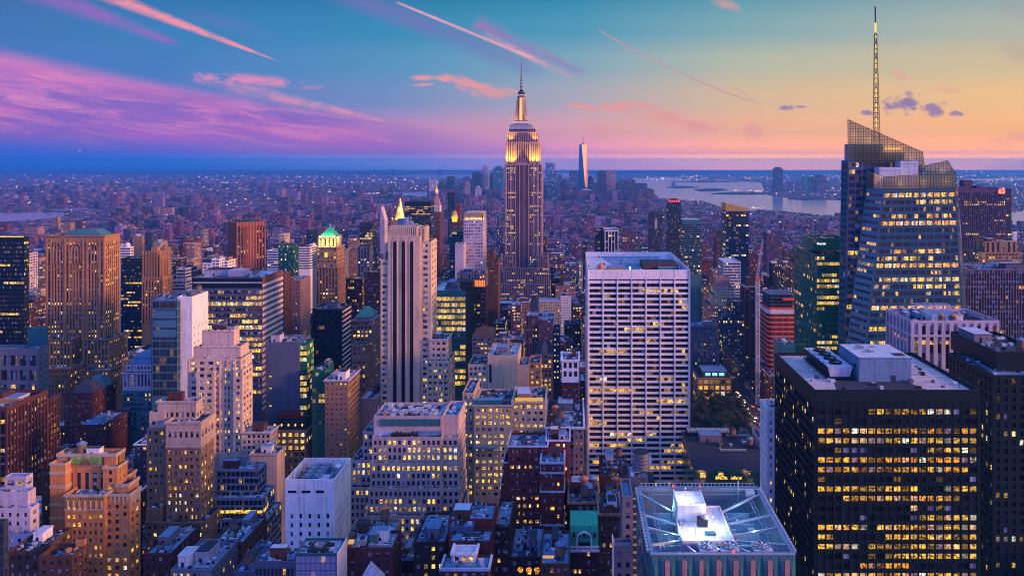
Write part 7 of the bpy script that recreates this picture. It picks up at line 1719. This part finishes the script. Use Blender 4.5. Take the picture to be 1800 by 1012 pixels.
BAY = [(1112, 313), (1195, 312), (1202, 317), (1300, 318.5), (1338, 321), (1343, 334), (1352, 344), (1400, 350), (1490, 353), (1600, 358), (1780, 371), (2300, 402), (2300, 440), (1800, 400), (1485, 384), (1400, 377), (1345, 371), (1290, 371), (1262, 362), (1235, 353), (1190, 352), (1160, 348), (1148, 340), (1140, 331), (1112, 326)]
EASTR = [(-400, 380), (-200, 372), (0, 374), (60, 372), (114, 374), (112, 384), (64, 389), (0, 394), (-200, 398), (-400, 404)]
EAST2 = [(85, 366.5), (172, 365.5), (174, 370), (110, 372), (84, 371)]
CANAL = [(640, 339), (690, 337.5), (754, 337), (758, 348), (700, 345), (660, 343)]
NARROWS = [(690, 310), (740, 304), (890, 303), (1030, 305), (1050, 311), (890, 315), (760, 314)]
RIVER2 = [(1540, 319), (1800, 312), (2300, 308), (2300, 312), (1800, 317), (1560, 322)]
WATER = [BAY, EASTR, EAST2, CANAL, NARROWS, RIVER2]
for nm, pl in zip(('bay_water', 'river_water', 'river_water', 'canal_water', 'sea_water', 'river_water'), WATER): sheet(nm, [G(*q) for q in pl][::-1], 'water', 1.0)
wall('shore_green', (.03, .05, .045))
def island(pl, h):
    mb = MB(); q = [G(*a) for a in pl][::-1]; mb.prism(q, .5, h); o = mb.build('island', 'shore_green'); tag(o, kind='structure')
island([(1172, 329.5), (1200, 327.2), (1230, 329.6), (1200, 331)], 6); island([(1221, 334), (1250, 331.5), (1279, 333.6), (1262, 336), (1232, 336)], 7)
island([(1250, 341), (1290, 338.2), (1352, 337.5), (1352, 342), (1300, 342)], 6); island([(1180, 319.5), (1240, 318.2), (1300, 320), (1240, 321)], 5); island([(1385, 350.2), (1420, 348.5), (1462, 351), (1420, 352)], 5)
def hill(x0, x1, Y, prof, name='hill'):
    mb = MB(); n = len(prof); top = [(X(x0 + (x1 - x0) * i / (n - 1), Y), Z(y, Y)) for i, y in enumerate(prof)]
    for (xa, za), (xb, zb) in zip(top, top[1:]):
        mb.poly([(xa, Y - 900, .3), (xb, Y - 900, .3), (xb, Y, zb), (xa, Y, za)]); mb.poly([(xa, Y, za), (xb, Y, zb), (xb, Y + 2500, .3), (xa, Y + 2500, .3)])
    tag(mb.build(name, 'shore_green', smooth=True), kind='structure')
hill(1020, 1500, 19500, [308, 304, 301.5, 300, 299.6, 299.8, 300.6, 300.2, 301.2, 301, 302, 303, 302.4, 304, 306, 308]); hill(1300, 2300, 24000, [306, 303, 302, 300, 299.5, 299.8, 298.8, 299.4, 298.6, 299, 299.4, 298.8, 299.6, 300])
hill(1560, 1830, 11500, [323, 321, 319.5, 320, 318, 318.6, 317, 318, 318.6, 318, 319, 321])
AVE = [-1180, -900, -640, -460, -310, -160, 189, 480, 760, 1040]
wall('pavement', (.16, .15, .17)); wall('marking', (.55, .55, .55))
for ax in AVE:
    mb = MB(); mb.box(ax - 10, ax + 10, 100, 5200, .0, .012, 0); mb.box(ax - 14, ax - 10.02, 100, 5200, 0, .14, 1); mb.box(ax + 10.02, ax + 14, 100, 5200, 0, .14, 1)
    if ax == 189:
        for k in range(120):
            for s_ in (-5, 0, 5): mb.box(ax + s_ - .12, ax + s_ + .12, 400 + k * 9, 404 + k * 9, .013, .017, 2)
    tag(mb.build('avenue', ['asphalt', 'pavement', 'marking']), kind='structure')

# ------------------------------------------------------------------ park trees, cars, street lamps
def make_tree(seed, name):
    r = random.Random(seed); mb = MB()
    h = 17.0
    for k in range(2100):
        cl = k % 14; cr = random.Random(seed * 31 + cl); a = cr.uniform(0, 6.28); rad = cr.uniform(0, 5.2); cz = cr.uniform(8, 15.4) - rad * .35
        c = Vector((rad * math.cos(a), rad * math.sin(a), cz)); v = Vector((r.gauss(0, 1), r.gauss(0, 1), r.gauss(0, .8))).normalized() * cr.uniform(1.6, 3.0) * (r.random() ** .35)
        p = c + v; t = Vector((r.gauss(0, 1), r.gauss(0, 1), r.gauss(0, 1))).normalized(); u = t.cross(Vector((r.random(), r.random(), r.random()))).normalized(); s = r.uniform(.28, .55)
        mb.poly([p - t * s, p - u * s * .7, p + t * s, p + u * s * .7])
    crown = mb
    tr = MB(); tr.lathe(0, 0, [(.5, 0), (.38, 4), (.22, 9), (.1, 13)], 8)
    for k in range(6):
        a = k * 1.05 + r.random(); tr.bar((0, 0, 5 + k * .7), (3.4 * math.cos(a), 3.4 * math.sin(a), 9 + k * .8), .12, 0, 5)
    return crown, tr
root = None; TV = []
for sd_ in (1, 2, 3):
    cr_, tr_ = make_tree(sd_, 'tree'); o1 = cr_.build('crown', 'leaf'); o2 = tr_.build('trunk', 'wood'); TV.append((o1, o2))
r_ = random.Random(12); spots = []
for row in range(9):
    for col_ in range(8):
        spots.append((98 + col_ * 10.2 + r_.uniform(-2.5, 2.5) + row * .4, 676 + row * 13.5 + r_.uniform(-2.5, 2.5)))
tn = 0
WHERE = ['nearest row', 'second row', 'third row', 'fourth row', 'fifth row', 'sixth row', 'last row']
for i, (tx, ty) in enumerate(spots):
    px_ = CX + tx / ty * F
    if px_ < 1205 or px_ > 1318 or tx > 173: continue
    e_ = empty('park_tree', (tx, ty, 0)); row, col_ = divmod(i, 8)
    tag(e_, 'broad dark green park tree in the dense grove behind the shingle-sloped low building', 'tree', 'trees massed in the city park')
    s = r_.uniform(.85, 1.2); e_.scale = (s, s, s * r_.uniform(.9, 1.15)); e_.rotation_euler = (0, 0, r_.uniform(0, 6.28))
    o1, o2 = TV[i % 3]
    for o in (o1, o2):
        c = o.copy(); COL.objects.link(c); c.parent = e_
for o1, o2 in TV: bpy.data.objects.remove(o1); bpy.data.objects.remove(o2)
def make_car(col, name):
    body = MB(); L, Wd = 4.6, 1.85
    prof = [(-L / 2, .35), (-L / 2, .85), (-L / 2 + .9, .95), (-L / 2 + 1.5, 1.45), (L / 2 - 1.3, 1.45), (L / 2 - .6, .98), (L / 2, .85), (L / 2, .35)]
    n = len(prof)
    for k in range(n):
        j = (k + 1) % n; body.poly([(-Wd / 2, *prof[k]), (Wd / 2, *prof[k]), (Wd / 2, *prof[j]), (-Wd / 2, *prof[j])])
    body.poly([(Wd / 2, *p) for p in prof]); body.poly([(-Wd / 2, *p) for p in prof][::-1])
    lampw, lampr, wh = [], [], []
    return body
glossy('car_yellow', (.55, .32, .02), .3); glossy('car_dark', (.03, .03, .04), .3); glossy('car_white', (.6, .6, .62), .3)
CB_ = {}
for k in ('car_yellow', 'car_dark', 'car_white'):
    o = make_car(k, k).build('body', k); CB_[k] = o
lh = MB(); lh.lathe(0, 0, [(.32, -.2), (.36, 0), (.05, .25)], 8)
HL = lh.build('headlight', emis('headlight_glow', (1, .72, .35), 9)); TL = lh.build('tail_light', emis('tail_glow', (1, .05, .03), 7))
wm = MB()
for i in range(12):
    a, c = i * math.pi / 6, (i + 1) * math.pi / 6; wm.poly([(-.12, .33 * math.cos(a), .33 * math.sin(a)), (.12, .33 * math.cos(a), .33 * math.sin(a)), (.12, .33 * math.cos(c), .33 * math.sin(c)), (-.12, .33 * math.cos(c), .33 * math.sin(c))])
wm.poly([(.12, .33 * math.cos(i * math.pi / 6), .33 * math.sin(i * math.pi / 6)) for i in range(12)])
WH = wm.build('wheel', 'black')
def put_car(x, y, col, toward, label, group):
    e_ = empty('car', (x, y, .02)); tag(e_, label, 'car', group); e_.rotation_euler = (0, 0, 0 if not toward else math.pi)
    def add(o, loc):
        c = o.copy(); COL.objects.link(c); c.parent = e_; c.location = loc
    add(CB_[col], (0, 0, 0))
    for sx in (-.7, .7):
        add(HL, (sx, 2.25, .72)); add(TL, (sx, -2.25, .78))
        for sy in (-1.45, 1.45): add(WH, (sx * 1.22, sy, .33))
r_ = random.Random(21)
for k in range(34):
    lane = r_.choice((-7.4, -7.4, -7.4, -3.6, 2, 6.5)); y = 560 + k * 8.5 + r_.uniform(-2, 2); tw = lane < 0
    put_car(189 + lane, y, ('car_yellow', 'car_dark', 'car_white')[k % 3], tw, ('car with glowing headlights driving along the lit avenue by the park' if tw else 'car showing red tail lights on the lit avenue by the park'), 'cars on the lit avenue')
for o in list(CB_.values()) + [HL, TL, WH]: bpy.data.objects.remove(o)
lampm = MB(); lampm.lathe(0, 0, [(.14, 0), (.09, 8)], 6, 0); lampm.bar((0, 0, 8), (1.8, 0, 8.6), .07, 0); SLP = lampm.build('pole', 'iron')
lh2 = MB(); lh2.lathe(1.9, 0, [(.3, 8.2), (.5, 8.4), (.3, 8.75), (.05, 8.9)], 8); SLH = lh2.build('lamp_head', emis('street_glow', (1, .52, .13), 9))
def street_lamp(x, y, ry, label, light=0, group='street lamps along the avenue'):
    e_ = empty('street_lamp', (x, y, .14)); tag(e_, label, 'street lamp', group); e_.rotation_euler = (0, 0, ry)
    for o in (SLP, SLH): c = o.copy(); COL.objects.link(c); c.parent = e_
    if light: pt_light('street_light', (x + (2 if ry == 0 else -2), y, 7.6), light, (1, .5, .16), .4)
for k in range(8):
    street_lamp(176.5, 620 + k * 28, 0, 'lit street lamp on the park side of the avenue', 1500 if k < 8 else 0); street_lamp(201.5, 634 + k * 28, math.pi, 'lit street lamp on the built-up side of the avenue', 1500 if k < 6 else 0)
rs = random.Random(31)
for ys in range(320, 900, 80):
    for x_ in range(-150, 180, 42):
        street_lamp(x_ + rs.uniform(-4, 4), ys - .5, 0 if rs.random() < .5 else math.pi, 'lit street lamp down in a narrow side street between the buildings', 2600, 'street lamps down in the side streets')
for k in range(12): street_lamp(-150, 420 + k * 40, math.pi, 'lit street lamp along the avenue below the limestone strip tower', 2600, 'street lamps below the limestone tower')
for x_, y_ in ((118, 674), (128, 678), (150, 676), (140, 700), (160, 690), (170, 672)): street_lamp(x_, y_, 0, 'lit lamp standing among the dark park trees', 700, 'lamps among the park trees')
for o in (SLP, SLH): bpy.data.objects.remove(o)

# ------------------------------------------------------------------ the city between and beyond: fillers
for b in MAINS: b.finish()
SX_, SY_ = 900, 506
cov = np.zeros((SY_, SX_), bool)
def proj(x, y, z): return CX + x / y * F, CY - (z - CAM) / y * F
items = []                                              # occupied footprints
for b in MAINS:
    for f in b.foot: items.append((*f, b))
def rects_of(x0, x1, y0, y1, z1):
    xa, ya = proj(x0, y0, z1); xb, _ = proj(x1, y0, z1); xc, yc = proj(x0, y1, z1); xd, _ = proj(x1, y1, z1)
    return (min(xa, xc), max(xb, xd), min(ya, yc), ya, xa, xb)
def inwater(x, y):
    px, py = CX + x / y * F, CY + CAM * F / y
    for pl in WATER:
        c = False; n = len(pl)
        for i in range(n):
            (xa, ya), (xb, yb) = pl[i], pl[(i + 1) % n]
            if (ya > py) != (yb > py) and px < (xb - xa) * (py - ya) / (yb - ya) + xa: c = not c
        if c: return True
    return False
PALETTE = [('redbrown', 'red-brown', 3), ('brown', 'brown', 3), ('tan', 'tan', 3), ('pink', 'pinkish', 3), ('grey', 'grey', 2), ('bluegrey', 'blue-grey', 3), ('lilac', 'pale lilac', 1), ('cream', 'cream', 1), ('purple', 'plum', 4), ('darkbrown', 'dark brown', 4), ('white', 'white', 1), ('navy', 'navy', 4), ('red', 'brick red', 2)]
PW = [p for p in PALETTE for _ in range(p[2])]
lims = [(min(CX + f[0] / f[2] * F, CX + f[0] / f[3] * F) - 1, max(CX + f[1] / f[2] * F, CX + f[1] / f[3] * F) + 1, b.Y, b.vb) for b in MAINS for f in b.foot]
lims += [(1212, 1322, 690, 752), (1282, 1345, 650, 752)]
def py_limit(px0, px1, Y):
    L = 0
    for a, c, yy, vb in lims:
        if yy > Y - 1 and px1 > a and px0 < c: L = max(L, vb)
    return L
r_ = random.Random(77); fill = []
Yb = 280
while Yb < 1640:
    for r0 in (Yb + 8, Yb + 40):
        dep = 29
        xs = sorted(AVE)
        for a0, a1 in zip(xs, xs[1:]):
            x = a0 + 15
            while x < a1 - 26:
                w = r_.choice((9, 12, 15, 18, 24, 30)); 
                if x + w > a1 - 15: break
                x0, x1 = x, x + w - .8; x += w
                y0 = r0 + r_.uniform(0, 3); y1 = y0 + dep - r_.uniform(0, 6)
                pxa, pxb = CX + x0 / y0 * F, CX + x1 / y0 * F
                if max(pxb, CX + x1 / y1 * F) < -260 or min(pxa, CX + x0 / y1 * F) > 2080: continue
                if x1 > 88 and x0 < 178 and y1 > 662 and y0 < 798: continue
                if any(x0 < f[1] + 1.2 and x1 > f[0] - 1.2 and y0 < f[3] + 1.2 and y1 > f[2] - 1.2 for f in items): continue
                h = r_.choice((16, 20, 24, 28, 34, 40, 48, 58, 70)) if y0 < 1000 else r_.choice((15, 20, 26, 32, 40, 52, 66, 80))
                if y0 < 520: h = r_.choice((40, 52, 66, 80, 95))
                ch = .30 if pxa < 700 else .10
                if r_.random() < ch: h += r_.uniform(20, 60)
                q = rects_of(x0, x1, y0, y1, h)
                lim = py_limit(q[0], q[1], y0)
                lim = max(lim, 400)
                zmax = Z(lim, y1)
                h = min(h, zmax - r_.uniform(0, 6))
                if h < 9: continue
                fill.append([x0, x1, y0, y1, h, r_.choice(PW), r_.random()])
    Yb += 80
allb = [(f[0], f[1], f[2], f[3], f[4], None) for f in items] + [(f[0], f[1], f[2], f[3], f[4], f) for f in fill]
allb.sort(key=lambda a: a[2])
for x0, x1, y0, y1, z1, ref in allb:
    q = rects_of(x0, x1, y0, y1, z1); s = .5
    i0, i1 = max(0, int(q[0] * s)), min(SX_, int(q[1] * s + .5)); j0, j1 = max(0, int(q[2] * s)), min(SY_, int((CY + CAM * F / y0) * s))
    if i1 <= i0 or j1 <= j0:
        if ref: ref.append(0)
        continue
    sub = cov[j0:j1, i0:i1]
    if ref: ref.append(int((~sub).sum()))
    sub[:] = True
NF = 155
vis = sorted([f for f in fill if f[7] > 6], key=lambda f: -f[7])
vis = [f for f in vis if CX + f[1] / f[2] * F > -5 and CX + f[0] / f[2] * F < 1805]
indiv = vis[:NF]; inn = {id(f) for f in indiv}; rest = [f for f in fill if id(f) not in inn and (f[7] > 6 or not (-5 < CX + f[0] / f[2] * F < 1805))]
print('fill', len(fill), 'visible', len(vis), 'mains', len(MAINS))
marks = [(CX + b.foot[0][0] / b.foot[0][2] * F, CX + b.foot[0][1] / b.foot[0][2] * F, b.Y, b.short) for b in MAINS if b.foot and b.Y < 2000]
used = {}
FEAT = ['with a timber water tank', 'with a rooftop bulkhead', 'with crowded roof pipes', 'with pale flat roof', 'with a white cornice', 'with dark flat roof']
for f in indiv:
    x0, x1, y0, y1, h, (wm_, word, _), rr, nv = f
    rng = random.Random(int(rr * 1e6)); pc = CX + (x0 + x1) / 2 / y0 * F
    feat = rng.randrange(6)
    shape = 'slim tall' if h > 2.6 * (x1 - x0) else 'low' if h < 24 else 'broad' if x1 - x0 > 22 else 'mid-rise'
    near = sorted(marks, key=lambda m_: abs((m_[0] + m_[1]) / 2 - pc) + abs(m_[2] - y0) * .25)
    lit = rng.choice((.03, .08, .16, .3)); litw = {.03: 'dark-windowed', .08: 'few-lit', .16: 'part-lit', .3: 'well-lit'}[lit]
    st = rng.choice(('punch', 'punch', 'grid', 'pair', 'small', 'pier'))
    lab = None
    for m_ in near[:6]:
        rel = 'beyond' if y0 > m_[2] + 25 else 'in front of' if y0 < m_[2] - 25 else 'next to'
        lab = f"{shape} {word} {litw} building {FEAT[feat]} {rel} {m_[3]}"
        if len(lab.split()) <= 16 and lab not in used: break
    used[lab] = 1
    b = Bld('city_building', lab, lab, y0, 1012, 'building', 'city buildings filling the blocks')
    b.wbox(x0, x1, y0, y1, 0, h, st=st, wall=wm_, sp='slate', roof=('palefelt' if feat == 3 else 'tar' if feat == 5 else rng.choice(('tar', 'bluefelt', 'bluegrey', 'slate'))), lit=lit, tone=(.3, .9), zlow=max(0, h - 70), cor='white' if feat == 4 else None)
    L_ = b.last
    if feat == 0: b.tank(x0 + (x1 - x0) * rng.uniform(.3, .7), (y0 + y1) / 2, L_[6], rng.uniform(1.7, 2.3), rng.uniform(3, 4), rng.uniform(2, 4.5), cone=rng.choice(('slate', 'roof_orange', 'bluefelt')))
    if feat != 3: b.clutter(1 if y0 > 900 else rng.randint(2, 5) if y0 > 520 else rng.randint(5, 8))

# ------------------------------------------------------------------ distant fabric: one mass
def fabric_mat():
    m, nt, b = newmat('city_fabric'); a = attr_node(nt, 'cell'); p = geo(); x, y, z = sepv(p)
    g = nt.nodes.new('ShaderNodeNewGeometry'); s = nt.nodes.new('ShaderNodeSeparateXYZ'); nt.links.new(g.outputs['True Normal'], s.inputs[0])
    side = sstep(E.op('ABSOLUTE', E(s.outputs[0])), .45, .55); up = sstep(E(s.outputs[2]), .45, .55)
    hc = x + (y - x) * side
    u, v = hc * (1 / 3.1), z * (1 / 3.6)
    fu, fv = E.op('FRACT', u), E.op('FRACT', v)
    win = sstep(fu, .27, .30) * (1 - sstep(fu, .70, .73)) * sstep(fv, .3, .33) * (1 - sstep(fv, .75, .78)) * (1 - up)
    wn = nt.nodes.new('ShaderNodeTexWhiteNoise'); wn.noise_dimensions = '3D'
    nt.links.new(comb(E.op('FLOOR', u), E.op('FLOOR', v), E(a.outputs['Alpha']) * 91.0).v, wn.inputs['Vector'])
    wv = E(wn.outputs['Value']); lit = sstep(wv, .945, .95) * win
    base = mixc(win * .85, E(a.outputs['Color']), (.015, .02, .03))
    base = mixc(up, base, mixc(E.op('POWER', E(a.outputs['Alpha']), 2.5), (.025, .035, .06), (.26, .24, .34)))
    nt.links.new(base.v, b.inputs['Base Color']); b.inputs['Roughness'].default_value = .8
    sp_ = nt.nodes.new('ShaderNodeSeparateColor'); nt.links.new(wn.outputs['Color'], sp_.inputs[0])
    nt.links.new(mixc(E(sp_.outputs[1]), (1, .55, .10), (1, .82, .6)).v, b.inputs['Emission Color']); nt.links.new((lit * 1.6).v, b.inputs['Emission Strength']); m.cycles.emission_sampling = 'NONE'
fabric_mat()
TINT = [(.22, .06, .08), (.26, .08, .13), (.32, .15, .18), (.42, .26, .38), (.18, .06, .14), (.12, .12, .22), (.28, .11, .26), (.09, .04, .10), (.44, .34, .48), (.24, .07, .15), (.10, .06, .14), (.07, .08, .15)]
r_ = random.Random(5); mb = MB(); lights = []
for f in rest:
    mb.box(f[0], f[1], f[2], f[3], 0, f[4], cell=(*r_.choice(TINT), r_.random()))
    if f[4] > 15: mb.box(f[0] + 2, f[0] + 6, f[2] + 8, f[2] + 13, f[4] - .1, f[4] + 4, cell=(*r_.choice(TINT), r_.random()))
Y = 1640.0
mfoot = [f for f in items if f[2] > 1500]
while Y < 17000:
    step = 27 + (Y - 1600) * .0085
    xa, xb = X(-120, Y), X(1960, Y); x = xa; nrow = int(Y / (step * 3.2))
    while x < xb:
        w = step * r_.uniform(.5, .92); d = step * r_.uniform(.5, .85); xx = x; x += step * (1.0 if r_.random() < .86 else 1.7)
        yy = Y + r_.uniform(-.12, .12) * step
        px = CX + xx / yy * F
        if inwater(xx, yy) or inwater(xx + w, yy + d) or inwater(xx, yy + d) or inwater(xx + w, yy): continue
        if r_.random() < (.10 if Y < 5000 else .22): continue
        if Y < 4000: h = r_.choice((12, 15, 18, 20, 24, 28, 34))
        else: h = r_.choice((7, 9, 10, 12, 14, 18))
        t = r_.random()
        if px < 640 and t < .07: h = r_.uniform(35, 70)
        elif 640 <= px < 1130 and Y < 5200 and t < .10: h = r_.uniform(30, 75)
        elif 750 < px < 1140 and 5000 < Y < 6600 and t < .6: h = r_.uniform(40, 150)
        elif px >= 1130 and t < .05: h = r_.uniform(25, 55)
        if px > 1140 and 3300 < Y < 9000: h = min(h, 30) * .5
        if px < 190 and 2500 < Y < 4600: h = min(h, 12)
        if any(xx < q[1] and xx + w > q[0] and yy < q[3] and yy + d > q[2] for q in mfoot): continue
        zmax = Z(max(py_limit(px, px + w / yy * F, yy), 322), yy + d)
        h = min(h, max(zmax, 5))
        tint = r_.choice(TINT); k_ = r_.uniform(.7, 1.2)
        k_ *= .55; mb.box(xx, xx + w, yy, yy + d, 0, h, cell=(tint[0] * k_, tint[1] * k_ * .8, tint[2] * k_ * 1.3, r_.random()))
        if Y < 3200 and h > 14 and r_.random() < .5: mb.box(xx + w * .3, xx + w * .55, yy + d * .3, yy + d * .6, h - .1, h + r_.uniform(2.5, 5), cell=(*tint, r_.random()))
        if r_.random() < (.05 if Y < 3000 else .05 + .34 * max(0, math.sin(xx * .0031 + yy * .0017) * math.sin(yy * .0023 - xx * .0011))): lights.append((xx + w * r_.random(), yy - 2, h + r_.choice((1, 3, -h * .6, -h * .8)), yy))
    Y += step * (1.0 if r_.random() < .8 else 1.35)
tag(mb.build('distant_city', 'city_fabric'), 'violet mass of countless distant low buildings spreading to the horizon', 'city', kind='stuff')
for px0, px1, py0, py1, n_ in ((1135, 1340, 312, 318, 70), (1345, 1490, 306, 349, 60), (1680, 1800, 300, 368, 130), (1290, 1350, 337, 341, 30), (0, 700, 319, 332, 90), (100, 140, 357, 360, 12), (630, 668, 342.5, 343.5, 26), (730, 760, 334, 336, 14), (1320, 1345, 368, 370, 14), (1490, 1560, 318, 350, 10)):
    for _ in range(n_):
        p = G(r_.uniform(px0, px1), r_.uniform(py0, py1)); lights.append((p[0], p[1], 12, p[1]))
ml = MB()
for x, y, z, yy in lights:
    s = yy / 740 * r_.choice((.2, .24, .28, .34, .42, .6)); z = max(z, 2)
    ml.lathe(x, y, [(s * .5, z), (s, z + s * .6), (s * .5, z + s * 1.4)], 6, r_.choice((0, 0, 0, 0, 1, 2)))
tag(ml.build('distant_city_lights', [emis('far_warm', (1, .5, .2), 3.2), emis('far_white', (1, .78, .72), 2.6), emis('far_rose', (1, .35, .4), 3.0)]), 'scattered warm and white points of light across the distant city', 'lights', kind='stuff')

# ------------------------------------------------------------------ the blue evening air
mb = MB(); mb.box(-33000, 33000, -250, HAZE_FAR + 150, -1.0, HAZE_TOP, bottom=True)
m = bpy.data.materials.new('haze_air'); m.use_nodes = True; nt = m.node_tree; nt.nodes.clear()
pv = nt.nodes.new('ShaderNodeVolumePrincipled'); pv.inputs['Color'].default_value = (.075, .41, .985, 1); pv.inputs['Density'].default_value = HAZE_D; pv.inputs['Anisotropy'].default_value = 0.25
mo = nt.nodes.new('ShaderNodeOutputMaterial'); nt.links.new(pv.outputs[0], mo.inputs['Volume'])
o = mb.build('haze', m); tag(o, 'thin blue evening haze', 'haze', kind='stuff')
